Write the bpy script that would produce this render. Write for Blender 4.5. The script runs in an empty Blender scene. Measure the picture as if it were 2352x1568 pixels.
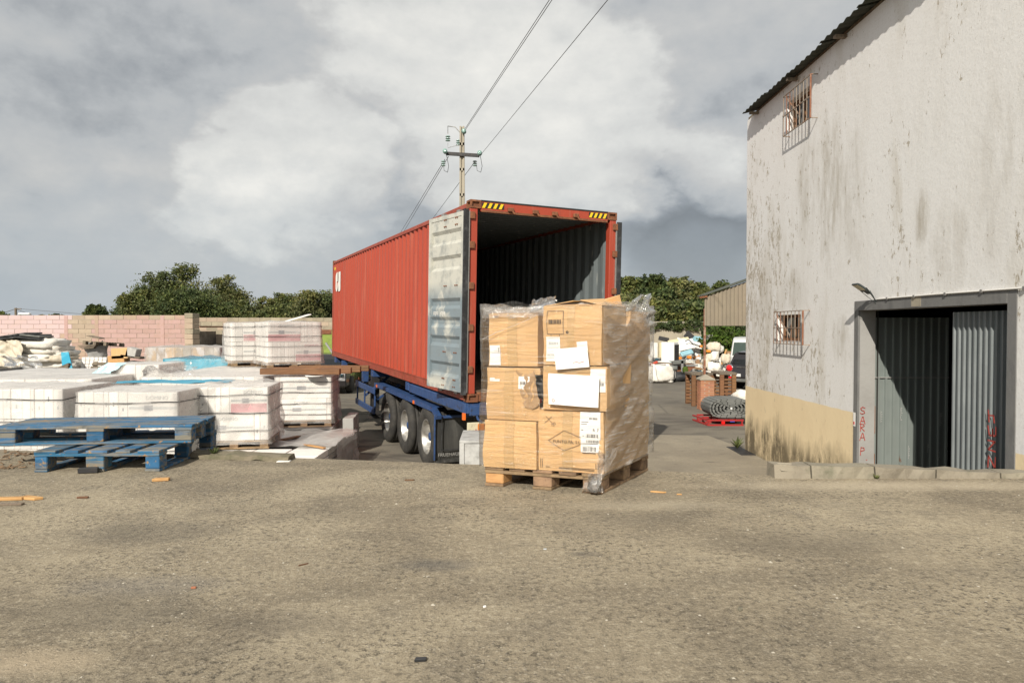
import bpy, bmesh, math, random
from mathutils import Vector, Matrix, noise as mn
R = math.radians
sc = bpy.context.scene
col = sc.collection
# ---------------------------------------------------------------- camera, world, sun, exposure
H = 1.15                       # eye height over the concrete platform (z = 0)
F = 1568.0                     # focal length in units of a 2352 px wide picture (24 mm)
PITCH = math.atan(32 / F)
cam = bpy.data.cameras.new('camera'); cam.sensor_width = 36; cam.lens = 24
cam.clip_start = .05; cam.clip_end = 3000
camo = bpy.data.objects.new('camera', cam); col.objects.link(camo)
camo.location = (0, 0, H); camo.rotation_euler = (R(90) - PITCH, 0, 0)
sc.camera = camo
SUN_AZ, SUN_EL = 20.0, 34.0    # the sun stands behind the camera, 20 degrees to the left
sd = bpy.data.lights.new('sun', 'SUN'); sd.energy = 4.4; sd.angle = R(.53); sd.color = (1, .93, .82)
so = bpy.data.objects.new('sun', sd); col.objects.link(so)
trav = Vector((math.sin(R(SUN_AZ)) * math.cos(R(SUN_EL)), math.cos(R(SUN_AZ)) * math.cos(R(SUN_EL)), -math.sin(R(SUN_EL))))
so.rotation_euler = trav.to_track_quat('-Z', 'Y').to_euler()
sc.view_settings.view_transform = 'Standard'; sc.view_settings.look = 'None'
sc.view_settings.exposure = 0.28; sc.view_settings.gamma = 1
sc.cycles.use_denoising = True
sc.cycles.max_bounces = 8; sc.cycles.diffuse_bounces = 2; sc.cycles.transparent_max_bounces = 24

class N:
    """small helper over a node tree"""
    def __init__(s, nt):
        s.nt = nt; s.L = nt.links
    def n(s, t, **k):
        x = s.nt.nodes.new(t)
        for a, b in k.items(): setattr(x, a, b)
        return x
    def put(s, sock, v):
        if v is None: return
        if hasattr(v, 'is_output'): s.L.new(v, sock)
        else:
            if isinstance(v, (tuple, list)) and len(v) == 3 and len(sock.default_value) == 4: v = (*v, 1)
            sock.default_value = v
    def m(s, op, a, b=None, c=None, clamp=False):
        x = s.n('ShaderNodeMath', operation=op, use_clamp=clamp)
        for i, v in enumerate((a, b, c)):
            if v is not None: s.put(x.inputs[i], v)
        return x.outputs[0]
    def vm(s, op, a, b=None):
        x = s.n('ShaderNodeVectorMath', operation=op)
        s.put(x.inputs[0], a)
        if b is not None: s.put(x.inputs[1], b)
        return x.outputs['Value'] if op in ('DOT_PRODUCT', 'LENGTH') else x.outputs[0]
    def noise(s, vec, scale, detail=5, rough=.55, dist=0.0):
        x = s.n('ShaderNodeTexNoise'); s.put(x.inputs['Vector'], vec)
        x.inputs['Scale'].default_value = scale; x.inputs['Detail'].default_value = detail
        x.inputs['Roughness'].default_value = rough; x.inputs['Distortion'].default_value = dist
        return x.outputs[0]
    def voro(s, vec, scale, feature='F1', out='Distance'):
        x = s.n('ShaderNodeTexVoronoi', feature=feature); s.put(x.inputs['Vector'], vec)
        x.inputs['Scale'].default_value = scale
        return x.outputs[out]
    def rng(s, v, a, b, c=0.0, d=1.0):
        x = s.n('ShaderNodeMapRange'); x.clamp = True
        s.put(x.inputs[0], v)
        for i, q in zip((1, 2, 3, 4), (a, b, c, d)): s.put(x.inputs[i], q)
        return x.outputs[0]
    def mix(s, f, a, b):
        x = s.n('ShaderNodeMix', data_type='RGBA')
        s.put(x.inputs[0], f); s.put(x.inputs[6], a); s.put(x.inputs[7], b)
        return x.outputs[2]
    def sep(s, v):
        x = s.n('ShaderNodeSeparateXYZ'); s.put(x.inputs[0], v); return x.outputs
    def scalev(s, v, sc_):
        x = s.n('ShaderNodeVectorMath', operation='MULTIPLY'); s.put(x.inputs[0], v); x.inputs[1].default_value = sc_
        return x.outputs[0]
    def bump(s, h, strength, dist=.01, nrm=None):
        x = s.n('ShaderNodeBump'); s.put(x.inputs['Height'], h)
        x.inputs['Strength'].default_value = strength; x.inputs['Distance'].default_value = dist
        if nrm is not None: s.L.new(nrm, x.inputs['Normal'])
        return x.outputs[0]

def dirpx(x, y):               # view direction of a place in the 2352 x 1568 picture
    v = Vector(((x - 1176) / F, math.cos(PITCH) + (784 - y) / F * math.sin(PITCH), -math.sin(PITCH) + (784 - y) / F * math.cos(PITCH)))
    return v
def W(x, y, Y):                # the point seen there at distance Y ahead
    v = dirpx(x, y); return Vector((0, 0, H)) + v * (Y / v.y)
def G(x, y, z=0.0):            # the point seen there on the level z
    v = dirpx(x, y); return Vector((0, 0, H)) + v * ((z - H) / v.z)

world = bpy.data.worlds.new('World'); sc.world = world; world.use_nodes = True
w = N(world.node_tree); w.nt.nodes.clear()
wo = w.n('ShaderNodeOutputWorld')
sky = w.n('ShaderNodeTexSky', sky_type='NISHITA'); sky.sun_disc = False
sky.sun_elevation = R(SUN_EL); sky.sun_rotation = R(180 + SUN_AZ); sky.altitude = 50; sky.dust_density = 2
tc = w.n('ShaderNodeTexCoord'); D = w.vm('NORMALIZE', tc.outputs['Generated'])
dx, dy, dz = w.sep(D)
# flatten the cloud deck with height so that clouds shrink towards the horizon
el = w.m('MAXIMUM', dz, 0.0)
q = w.m('DIVIDE', 1.0, w.m('ADD', el, .55))
cx = w.n('ShaderNodeCombineXYZ'); w.put(cx.inputs[0], w.m('MULTIPLY', dx, q)); w.put(cx.inputs[1], w.m('MULTIPLY', dy, q)); w.put(cx.inputs[2], w.m('MULTIPLY', dz, 2.2))
P = cx.outputs[0]
big = w.noise(P, 2.2, 3, .5, .1)
def blob(x, y, r0, r1, wob=.16):        # a soft-edged part of the sky, given by its direction
    d = dirpx(x, y).normalized()
    return w.rng(w.vm('DOT_PRODUCT', w.vm('NORMALIZE', w.vm('ADD', D, w.vm('MULTIPLY', w.vm('SUBTRACT', warp, (.5, .5, .5)), (wob, wob, wob * .8)))), tuple(d)),
                 math.cos(R(r1)), math.cos(R(r0)))
wn = w.n('ShaderNodeTexNoise'); w.put(wn.inputs['Vector'], P); wn.inputs['Scale'].default_value = 4.0; wn.inputs['Detail'].default_value = 5
warp = wn.outputs[1]
SC = w.scalev(D, (1, 1, 1.55))
def puffs(v, shift=0.0):
    v = w.vm('ADD', v, (0, 0, shift))
    return w.m('ADD', w.m('MULTIPLY', w.noise(v, 3.6, 10, .56, .1), .74), w.m('MULTIPLY', w.noise(v, 10, 8, .6), .26))
n0 = puffs(SC); n1_ = puffs(SC, .040)
relief = w.m('SUBTRACT', n0, n1_)                       # lit from above: tops light, bases grey
def total(*bs):
    t = bs[0]
    for b in bs[1:]: t = w.m('ADD', t, b)
    return t
bb = lambda x, y, a, b, k_: w.m('MULTIPLY', blob(x, y, a, b), k_)
bright = total(bb(690, 420, 1, 8, .85), bb(520, 480, 1, 6, .55), bb(1060, 120, 4, 17, .60), bb(560, 360, 1, 7, .5), bb(1480, 340, 2, 9, .50), bb(1250, 280, 2, 12, .40), bb(300, 560, 0, 6, .35), bb(1680, 420, 1, 5, .5))
dark = total(bb(1640, 590, 2, 8, 1.15), bb(1500, 560, 1, 7, .45), bb(860, 560, 1, 7, .22), bb(930, 440, 1, 6, .20), bb(200, 120, 3, 20, .08), bb(1560, 120, 4, 14, .12))
billow = w.rng(w.m('ADD', w.m('MULTIPLY', w.m('SUBTRACT', n0, .5), 1.7), bright), .38, .62)
val = w.m('ADD', w.m('ADD', .45, w.m('MULTIPLY', w.m('SUBTRACT', big, .5), .45)), w.m('ADD', w.m('MULTIPLY', bright, .14), w.m('MULTIPLY', billow, .22)))
val = w.m('ADD', val, w.m('MULTIPLY', relief, 1.15))
val = w.m('SUBTRACT', w.m('ADD', val, w.m('MULTIPLY', w.m('SUBTRACT', n0, .5), .15)), w.m('MULTIPLY', dark, .40))
ramp = w.n('ShaderNodeValToRGB'); w.put(ramp.inputs[0], val)
cr = ramp.color_ramp; cr.elements[0].position = 0.0; cr.elements[0].color = (.17, .18, .19, 1)
cr.elements[1].position = 1.0; cr.elements[1].color = (.92, .90, .84, 1)
for p_, c_ in ((.20, (.30, .32, .34)), (.40, (.495, .51, .515)), (.58, (.59, .59, .575)), (.75, (.72, .72, .69))):
    e = cr.elements.new(p_); e.color = (*c_, 1)
# clear blue-grey air low on the left, where the deck thins out
gap = w.m('MULTIPLY', w.rng(w.m('ADD', dz, w.m('MULTIPLY', w.m('SUBTRACT', n0, .5), .35)), .02, .20, 1, 0), .75)
cc = w.mix(gap, ramp.outputs[0], (.455, .51, .56))
cc = w.mix(w.m('MULTIPLY', w.m('MULTIPLY', dark, .8), gap, clamp=True), cc, (.30, .325, .35))
cc = w.mix(w.rng(dz, -.02, 0.0, 1, 0), cc, (.20, .19, .17))
b1 = w.n('ShaderNodeBackground'); w.L.new(sky.outputs[0], b1.inputs[0]); b1.inputs[1].default_value = .08
b2 = w.n('ShaderNodeBackground'); w.put(b2.inputs[0], cc); b2.inputs[1].default_value = .85
mx = w.n('ShaderNodeMixShader'); mx.inputs[0].default_value = .92
w.L.new(b1.outputs[0], mx.inputs[1]); w.L.new(b2.outputs[0], mx.inputs[2]); w.L.new(mx.outputs[0], wo.inputs[0])

# ---------------------------------------------------------------- materials
MATS = {}
def begin(name):
    m = bpy.data.materials.new(name); m.use_nodes = True; k = N(m.node_tree); k.nt.nodes.clear()
    k.out = k.n('ShaderNodeOutputMaterial'); k.b = k.n('ShaderNodeBsdfPrincipled'); k.L.new(k.b.outputs[0], k.out.inputs[0])
    MATS[name] = m; k.mat = m
    return k
def coords(k, world_space=False):
    if world_space: return k.n('ShaderNodeNewGeometry').outputs['Position']
    t = k.n('ShaderNodeTexCoord').outputs['Object']
    oi = k.n('ShaderNodeObjectInfo').outputs['Random']
    return k.vm('ADD', t, k.scale3(oi))
def _s3(s, o):
    c = s.n('ShaderNodeCombineXYZ')
    for i, f in enumerate((31., 47., 23.)): s.put(c.inputs[i], s.m('MULTIPLY', o, f))
    return c.outputs[0]
N.scale3 = _s3
def mat(name, c, rough=.8, metal=0.0, layers=(), bump=0.0, bscale=20, bdist=.01, vary=0.0, island=0.0, spec=.5, ws=False, coat=0.0):
    """principled material: a base colour, patches of other colours cut out of stretched noise, fine relief"""
    k = begin(name); v = coords(k, ws); c_ = c
    for (c2, scale, lo, hi, st, amt) in layers:
        nz = k.noise(k.scalev(v, st), scale, 6, .62)
        c_ = k.mix(k.m('MULTIPLY', k.rng(nz, lo, hi), amt), c_, c2)
    if vary or island:
        h = k.n('ShaderNodeHueSaturation'); k.put(h.inputs['Color'], c_)
        r = k.n('ShaderNodeObjectInfo').outputs['Random'] if vary else k.n('ShaderNodeNewGeometry').outputs['Random Per Island']
        a = vary or island
        k.put(h.inputs['Value'], k.rng(r, 0, 1, 1 - a, 1 + a)); k.put(h.inputs['Hue'], k.rng(k.m('FRACT', k.m('MULTIPLY', r, 7.3)), 0, 1, .5 - a * .04, .5 + a * .04))
        c_ = h.outputs[0]
    k.put(k.b.inputs['Base Color'], c_)
    k.put(k.b.inputs['Roughness'], k.rng(k.noise(v, bscale * .3, 3), .3, .7, max(0, rough - .1), min(1, rough + .1)))
    k.b.inputs['Metallic'].default_value = metal; k.b.inputs['Specular IOR Level'].default_value = spec
    k.b.inputs['Coat Weight'].default_value = coat
    if bump: k.put(k.b.inputs['Normal'], k.bump(k.noise(v, bscale, 6, .65), bump, bdist))
    return k.mat

one = (1, 1, 1)
RUST = (.16, .055, .02)
mat('red_paint', (.37, .058, .028), .55, layers=[((.32, .045, .026), 1.2, .4, .7, (1, 1, .3), .6), ((.40, .15, .10), 7, .54, .70, (1, 1, .05), .6), ((.16, .045, .03), 5, .60, .72, (1, 1, .12), .5), ((.22, .05, .025), 14, .62, .72, (1, 1, .35), .7), (RUST, 30, .68, .74, (1, 1, .4), .8)], bump=.15, bscale=40)
mat('dark_red_paint', (.30, .055, .032), .6, layers=[((.40, .12, .08), 6, .5, .7, (1, .3, 1), .5), (RUST, 9, .52, .64, one, .7), ((.05, .03, .02), 22, .62, .7, one, .6)], bump=.2, bscale=50)
mat('rusty_steel', (.17, .065, .03), .8, layers=[((.30, .12, .05), 12, .45, .65, one, .7), ((.05, .03, .02), 20, .55, .7, one, .7)], bump=.3, bscale=60)
mat('container_grey', (.125, .145, .15), .6, layers=[((.11, .13, .135), 2.5, .4, .65, (1, 1, .25), .7), ((.42, .43, .38), 8, .60, .70, (1, 1, .2), .6), (RUST, 26, .68, .74, (1, 1, .5), .7)], bump=.12, bscale=40, ws=False)
k = begin('door_lining'); v = coords(k); t = k.n('ShaderNodeTexCoord').outputs['Object']; z = k.sep(t)[2]
nz = k.noise(v, 2.6, 5, .6, .4)
f = k.m('ADD', k.rng(z, 1.45, 1.75), k.rng(nz, .56, .68, 0, .9), clamp=True)
f = k.m('MAXIMUM', f, k.m('MULTIPLY', k.rng(z, .42, .25), k.rng(nz, .40, .55)))
c_ = k.mix(f, (.19, .235, .26), (.50, .495, .44)); c_ = k.mix(k.m('MULTIPLY', k.rng(k.noise(v, 5, 7, .7), .48, .66), .55), c_, (.17, .19, .195))
c_ = k.mix(k.rng(k.noise(v, 24, 4), .70, .74), c_, RUST)
k.put(k.b.inputs['Base Color'], c_); k.b.inputs['Roughness'].default_value = .55; k.put(k.b.inputs['Normal'], k.bump(k.noise(v, 30), .12))
mat('blue_steel', (.03, .072, .19), .5, layers=[((.018, .05, .15), 5, .45, .65, one, .7), ((.03, .03, .03), 14, .55, .68, one, .75), (RUST, 22, .63, .70, one, .7)], bump=.15, bscale=40)
mat('dark_steel', (.02, .02, .022), .6, layers=[((.06, .045, .035), 10, .5, .7, one, .6)], bump=.2, bscale=40)
mat('tyre_rubber', (.030, .029, .027), .85, layers=[((.085, .078, .066), 6, .42, .7, one, .6)], bump=.25, bscale=60)
mat('rim_steel', (.50, .49, .46), .42, .75, layers=[((.16, .13, .10), 9, .48, .65, one, .6)], bump=.1, bscale=50)
mat('rubber_flap', (.030, .031, .030), .55, layers=[((.085, .083, .076), 6, .45, .7, (1, 1, .2), .7), ((.12, .12, .11), 18, .60, .7, (1, 1, .12), .5)], bump=.2, bscale=20)
mat('aluminium', (.62, .62, .60), .5, .35, layers=[((.30, .30, .28), 8, .45, .65, one, .6)], bump=.15, bscale=50)
mat('lamp_red', (.30, .01, .012), .2); mat('lamp_amber', (.60, .16, .01), .2); mat('cream_plastic', (.62, .58, .42), .5, layers=[((.35, .28, .18), 16, .55, .68, one, .7)])
mat('marker_orange', (.8, .16, .02), .35)
mat('hazard_yellow', (.80, .55, .02), .5, layers=[((.5, .3, .05), 20, .55, .7, one, .5)]); mat('hazard_black', (.02, .02, .02), .5)
mat('logo_white', (.78, .77, .72), .55, layers=[((.5, .3, .25), 12, .62, .72, (1, 1, .1), .4)])
mat('floor_plywood', (.16, .10, .06), .75, layers=[((.09, .06, .04), 6, .4, .65, (1, .1, 1), .8)])
mat('cardboard', (.62, .395, .185), .75, layers=[((.56, .345, .15), 3, .4, .65, one, .5), ((.64, .45, .25), 9, .5, .7, (1, 1, .2), .4)], bump=.06, bscale=60, vary=.07)
mat('cardboard_inside', (.40, .26, .14), .85, bump=.05)
mat('packing_tape', (.55, .36, .17), .22, layers=[((.56, .38, .2), 8, .5, .7, one, .4)], coat=.3, bump=.15, bscale=25)
mat('label_paper', (.84, .83, .80), .55, bump=.03, bscale=30)
mat('print_black', (.06, .055, .05), .7); mat('print_brown', (.17, .11, .06), .8); mat('print_red', (.55, .05, .04), .6)
mat('pallet_wood', (.30, .20, .115), .8, layers=[((.16, .105, .065), 5, .42, .62, (.25, 6, 3), .85), ((.075, .055, .04), 12, .56, .7, (1, 4, 1), .7), ((.42, .29, .17), 4, .55, .7, one, .5)], bump=.35, bscale=40, vary=.22)
mat('fresh_wood', (.52, .30, .12), .7, layers=[((.38, .19, .07), 7, .45, .62, (1, 1, 5), .7)], bump=.25, bscale=40, vary=.1)
mat('brown_wood', (.22, .105, .045), .75, layers=[((.12, .06, .03), 6, .42, .62, (.2, 6, 6), .85), ((.34, .18, .08), 9, .55, .7, (.3, 5, 5), .5)], bump=.35, bscale=40, vary=.15)
mat('weathered_wood', (.20, .16, .115), .85, layers=[((.10, .08, .06), 6, .42, .62, (4, 4, .4), .8)], bump=.35, bscale=40, vary=.25)
mat('blue_painted_wood', (.026, .135, .27), .8, layers=[((.014, .07, .14), 2.5, .42, .6, (1, 5, 3), .7), ((.21, .18, .125), 3.2, .45, .58, (.5, 6, 6), .85), ((.33, .20, .08), 16, .60, .66, one, .85), ((.015, .03, .04), 9, .55, .68, one, .6)], bump=.4, bscale=45, vary=.2)
mat('white_carton', (.80, .775, .735), .7, layers=[((.66, .63, .585), 1.6, .45, .7, one, .45), ((.50, .42, .30), 5, .66, .78, (1, 1, .4), .35)], bump=.06, bscale=9, vary=.11)
mat('pink_carton', (.60, .30, .32), .7, layers=[((.68, .48, .46), 3, .45, .66, one, .6)], bump=.1, bscale=14)
mat('grey_print', (.24, .25, .27), .7); mat('pale_print', (.44, .46, .46), .7)
mat('strap_black', (.022, .022, .026), .5); mat('strap_white', (.75, .75, .72), .5)
mat('tile_grey', (.42, .41, .385), .6, layers=[((.28, .27, .25), 4, .42, .66, one, .7), ((.60, .58, .54), 9, .55, .7, one, .5)], bump=.15, bscale=30, vary=.16)
mat('mixed_carton', (.40, .36, .31), .75, layers=[((.60, .42, .24), 1.3, .48, .56, (1, .1, .1), .8), ((.30, .26, .23), 2.5, .5, .58, (1, .4, .7), .7), ((.62, .60, .60), 5, .5, .6, (1, 1, .6), .8)], bump=.2, bscale=18, vary=.1)
mat('sack_white', (.80, .77, .70), .75, layers=[((.62, .57, .48), 3, .45, .65, one, .6), ((.40, .32, .22), 9, .62, .72, one, .5)], bump=.5, bscale=9, bdist=.04, vary=.08)
mat('sack_beige', (.62, .56, .45), .8, layers=[((.44, .37, .27), 3, .45, .65, (3, 1, .4), .6)], bump=.4, bscale=12, bdist=.03)
mat('blue_plastic', (.035, .30, .45), .35, layers=[((.20, .58, .70), 3, .5, .68, one, .6)], bump=.3, bscale=9, bdist=.03)
mat('pale_blue_plastic', (.36, .60, .66), .3, layers=[((.60, .74, .76), 3, .45, .65, one, .7), ((.14, .48, .62), 2, .56, .68, one, .6)], bump=.35, bscale=8, bdist=.03)
mat('black_plastic', (.025, .026, .028), .4, layers=[((.12, .125, .13), 4, .5, .68, one, .7)], bump=.2)
mat('dark_glass', (.012, .014, .015), .07, spec=.6); mat('green_glass', (.05, .075, .065), .08)
mat('car_black', (.022, .020, .022), .25, coat=.6); mat('van_silver', (.50, .51, .50), .35, .2, coat=.4); mat('van_white', (.78, .78, .74), .4, coat=.3)
mat('bumper_grey', (.13, .135, .125), .5, layers=[((.22, .22, .20), 5, .5, .7, one, .6)]); mat('plate_white', (.75, .76, .74), .5); mat('plate_blue', (.02, .09, .50), .5)
mat('tail_red', (.75, .015, .02), .15, coat=.5); mat('chrome', (.7, .7, .7), .15, 1.0)
mat('green_paint', (.23, .31, .055), .7, layers=[((.12, .17, .04), 5, .45, .65, one, .7), (RUST, 9, .6, .7, one, .6)], bump=.2)
mat('red_steel', (.36, .024, .024), .5, layers=[((.2, .03, .02), 12, .52, .66, one, .7)]); mat('bright_red', (.85, .01, .01), .4)
mat('rubber_mat', (.15, .155, .145), .85, layers=[((.19, .195, .185), 6, .42, .66, one, .7)], bump=.4, bscale=30, vary=.15)
mat('brick_orange', (.45, .19, .095), .85, layers=[((.34, .13, .07), 6, .42, .66, one, .6)], bump=.3, bscale=50, vary=.16)
mat('mortar', (.42, .37, .30), .95, layers=[((.28, .24, .19), 4, .42, .62, one, .6)], bump=.4, bscale=30, ws=True)
mat('block_beige', (.44, .35, .26), .95, layers=[((.36, .28, .20), 5, .45, .68, one, .6)], bump=.5, bscale=40, vary=.10)
mat('block_pink', (.47, .315, .285), .92, layers=[((.42, .28, .22), 3, .45, .68, one, .6), ((.36, .27, .2), 8, .6, .7, one, .5)], bump=.4, bscale=40, vary=.05)
mat('block_pale_pink', (.58, .44, .43), .9, layers=[((.60, .44, .38), 3, .5, .7, one, .6)], bump=.35, bscale=40, vary=.05)
mat('block_mixed', (.42, .29, .235), .95, layers=[((.44, .34, .24), 3, .45, .6, one, .8)], bump=.5, bscale=40, vary=.09)
mat('block_grey', (.36, .31, .225), .95, layers=[((.24, .205, .15), 4, .42, .66, one, .7)], bump=.5, bscale=40, vary=.16)
mat('old_render', (.37, .33, .255), .95, layers=[((.25, .225, .17), .7, .42, .66, (1, 1, .4), .7), ((.13, .13, .09), 1.1, .5, .68, (1, 1, .3), .7)], bump=.4, bscale=14, ws=True)
mat('concrete_post', (.37, .335, .265), .95, layers=[((.24, .215, .17), 2, .42, .66, (1, 1, .4), .6)], bump=.4, bscale=30)
mat('kerb_stone', (.255, .228, .175), .95, layers=[((.17, .15, .115), 3, .42, .62, one, .8), ((.12, .12, .08), 7, .56, .70, one, .7)], bump=.6, bscale=40, vary=.1)
mat('mossy_stone', (.20, .17, .12), .95, layers=[((.09, .09, .05), 5, .45, .62, one, .8)], bump=.7, bscale=25)
mat('fibre_cement', (.25, .21, .155), .95, layers=[((.20, .17, .13), 3, .42, .66, (1, 1, .5), .7), ((.12, .12, .10), 8, .6, .7, one, .6)], bump=.4, bscale=40, vary=.1)
mat('roof_dark', (.085, .09, .075), .95, layers=[((.05, .06, .045), 4, .42, .62, one, .7)], bump=.4, bscale=40, vary=.12)
mat('glass_insulator', (.24, .38, .34), .12, spec=.8); mat('galvanised', (.33, .33, .32), .5, .5, layers=[((.2, .17, .14), 8, .5, .7, one, .6)])
mat('cable', (.09, .09, .095), .6)
mat('bark', (.085, .065, .045), .95, layers=[((.04, .035, .025), 8, .4, .66, (3, 3, .6), .7)], bump=.6, bscale=20)
def leafmat(name, c, vary=.5):
    k = begin(name); g = k.n('ShaderNodeNewGeometry'); r = g.outputs['Random Per Island']; p = g.outputs['Position']
    h = k.n('ShaderNodeHueSaturation')
    k.put(h.inputs['Color'], k.mix(k.rng(k.noise(p, .9, 4), .42, .62), c, (c[0] * 1.5, c[1] * 1.3, c[2] * .9)))
    k.put(h.inputs['Value'], k.rng(r, 0, 1, 1 - vary, 1 + vary)); k.put(h.inputs['Hue'], k.rng(k.m('FRACT', k.m('MULTIPLY', r, 9.1)), 0, 1, .48, .515))
    k.put(k.b.inputs['Base Color'], h.outputs[0]); k.b.inputs['Roughness'].default_value = .6; k.b.inputs['Specular IOR Level'].default_value = .25
    tr = k.n('ShaderNodeBsdfTranslucent'); k.L.new(h.outputs[0], tr.inputs[0]); ms = k.n('ShaderNodeMixShader'); ms.inputs[0].default_value = .25
    k.L.new(k.b.outputs[0], ms.inputs[1]); k.L.new(tr.outputs[0], ms.inputs[2]); k.L.new(ms.outputs[0], k.out.inputs[0])
leafmat('leaf_olive', (.100, .126, .050)); leafmat('leaf_dark', (.060, .088, .034)); leafmat('leaf_grey_green', (.135, .150, .070)); leafmat('leaf_bright', (.050, .095, .020)); leafmat('leaf_dry', (.20, .13, .06))
for nm, c in dict(rub_white=(.78, .77, .73), rub_grey=(.33, .33, .32), rub_brown=(.27, .16, .08), rub_blue=(.28, .50, .58), rub_orange=(.75, .26, .03), rub_cream=(.62, .55, .35), rub_black=(.03, .03, .032), rub_red=(.5, .07, .03)).items():
    mat(nm, c, .6, layers=[((c[0] * .6, c[1] * .58, c[2] * .55), 3, .45, .66, one, .6)], bump=.3, bscale=12, bdist=.02, vary=.1)

def film(name, tint, base, streak_scale, st, rough=.16, gloss=.35, lo=.45, hi=.68, amt=.45, bstr=.6):
    """stretch film: clear, with whitish creases where it is bunched, and glints"""
    k = begin(name); k.nt.nodes.remove(k.b); v = coords(k)
    n1 = k.noise(k.scalev(v, st), streak_scale, 6, .6, .6); n2 = k.noise(v, 7, 5, .6, .8)
    h = k.m('ADD', n1, k.m('MULTIPLY', n2, .45)); nb = k.bump(h, bstr, .02)
    tr = k.n('ShaderNodeBsdfTransparent'); df = k.n('ShaderNodeBsdfDiffuse'); k.put(df.inputs[0], tint); k.L.new(nb, df.inputs['Normal'])
    gl = k.n('ShaderNodeBsdfGlossy'); gl.inputs['Roughness'].default_value = rough; k.L.new(nb, gl.inputs['Normal'])
    tl = k.n('ShaderNodeBsdfTranslucent'); k.put(tl.inputs[0], tint)
    dd = k.n('ShaderNodeMixShader'); dd.inputs[0].default_value = .35; k.L.new(df.outputs[0], dd.inputs[1]); k.L.new(tl.outputs[0], dd.inputs[2])
    m1 = k.n('ShaderNodeMixShader'); reg_ = k.rng(k.noise(v, 2.4, 3), .40, .60, .25, 1.0)
    k.put(m1.inputs[0], k.m('ADD', base, k.m('MULTIPLY', k.m('MULTIPLY', k.rng(n1, lo, hi), reg_), amt)))
    k.L.new(tr.outputs[0], m1.inputs[1]); k.L.new(dd.outputs[0], m1.inputs[2])
    fr = k.n('ShaderNodeFresnel'); fr.inputs[0].default_value = 1.45; k.L.new(nb, fr.inputs['Normal'])
    m2 = k.n('ShaderNodeMixShader'); k.put(m2.inputs[0], k.m('MULTIPLY', fr.outputs[0], gloss * 3, clamp=True))
    k.L.new(m1.outputs[0], m2.inputs[1]); k.L.new(gl.outputs[0], m2.inputs[2]); k.L.new(m2.outputs[0], k.out.inputs[0])
film('stretch_film', (.90, .885, .85), .03, 4, (.7, .7, 9), rough=.08, gloss=.20, lo=.58, hi=.70, amt=.42, bstr=.9)
film('hazy_film', (.90, .885, .85), .17, 4, (.9, .9, 8), rough=.12, gloss=.28, lo=.50, hi=.66, amt=.42, bstr=.9)
film('cloudy_film', (.86, .835, .80), .20, 2.6, (1, 1, 1.3), rough=.3, gloss=.10, lo=.42, hi=.72, amt=.40, bstr=.5)
film('dusty_film', (.74, .72, .69), .45, 3.2, (1, 1.6, 1), rough=.35, gloss=.10, lo=.42, hi=.7, amt=.35, bstr=.4)
film('clear_bunched_film', (.85, .85, .84), .16, 9, (1, 1, 2), rough=.1, gloss=.5, amt=.4, bstr=1.0)
film('blue_film', (.12, .55, .75), .55, 5, (1, 1, 1.4), rough=.2, gloss=.35)

# platform concrete: worn slab with exposed aggregate
k = begin('platform_concrete'); v = coords(k, True)
vf = k.scalev(v, (1, 1, 0))
a = k.noise(k.scalev(v, (1, 1.3, 0)), .62, 7, .62, .6); b = k.noise(vf, 3.0, 8, .68); c = k.noise(vf, 30, 8, .76); d = k.noise(vf, 105, 5, .75)
col1 = k.mix(k.rng(a, .38, .62), (.235, .197, .140), (.405, .345, .245))
col1 = k.mix(k.m('MULTIPLY', k.rng(b, .48, .68), .50), col1, (.15, .132, .104))
col1 = k.mix(k.m('MULTIPLY', k.rng(b, .45, .28), .5), col1, (.42, .365, .265))
cm = k.rng(k.noise(vf, 1.6, 5, .6), .40, .62)
col1 = k.mix(k.m('MULTIPLY', k.rng(c, .51, .60), k.m('ADD', .38, k.m('MULTIPLY', cm, .6))), col1, (.095, .082, .062))
col1 = k.mix(k.m('MULTIPLY', k.rng(c, .46, .38), k.m('SUBTRACT', .62, k.m('MULTIPLY', cm, .35))), col1, (.54, .475, .36))
vd = k.voro(vf, 62); vcol = k.voro(vf, 62, out='Color'); exp_ = k.rng(k.noise(vf, .8, 5, .6), .45, .62)
peb = k.m('MULTIPLY', k.rng(vd, .42, .28), k.m('MULTIPLY', k.rng(k.sep(vcol)[0], .50, .62), k.m('ADD', .30, k.m('MULTIPLY', exp_, .6))))
pc = k.mix(k.sep(vcol)[1], (.52, .46, .36), (.17, .155, .13)); col1 = k.mix(peb, col1, pc)
col1 = k.mix(k.m('MULTIPLY', k.rng(d, .53, .64), .55), col1, (.08, .07, .055)); col1 = k.mix(k.m('MULTIPLY', k.rng(d, .45, .36), .35), col1, (.60, .53, .41))
oil = k.rng(k.noise(k.vm('ADD', vf, (4.2, 1.3, 0)), .9, 4, .5), .66, .76); col1 = k.mix(k.m('MULTIPLY', oil, .35), col1, (.10, .095, .09))
def stain(x, y, rx, ry, c_s, amt):
    a_ = k.m('DIVIDE', k.m('SUBTRACT', k.sep(vf)[0], x), rx); b_ = k.m('DIVIDE', k.m('SUBTRACT', k.sep(vf)[1], y), ry)
    r_ = k.m('ADD', k.m('ADD', k.m('MULTIPLY', a_, a_), k.m('MULTIPLY', b_, b_)), k.m('MULTIPLY', k.m('SUBTRACT', k.noise(vf, 5, 6, .65), .5), 1.6))
    return k.mix(k.m('MULTIPLY', k.rng(r_, 1.1, -.1), amt * .85), col1, c_s)
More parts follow.
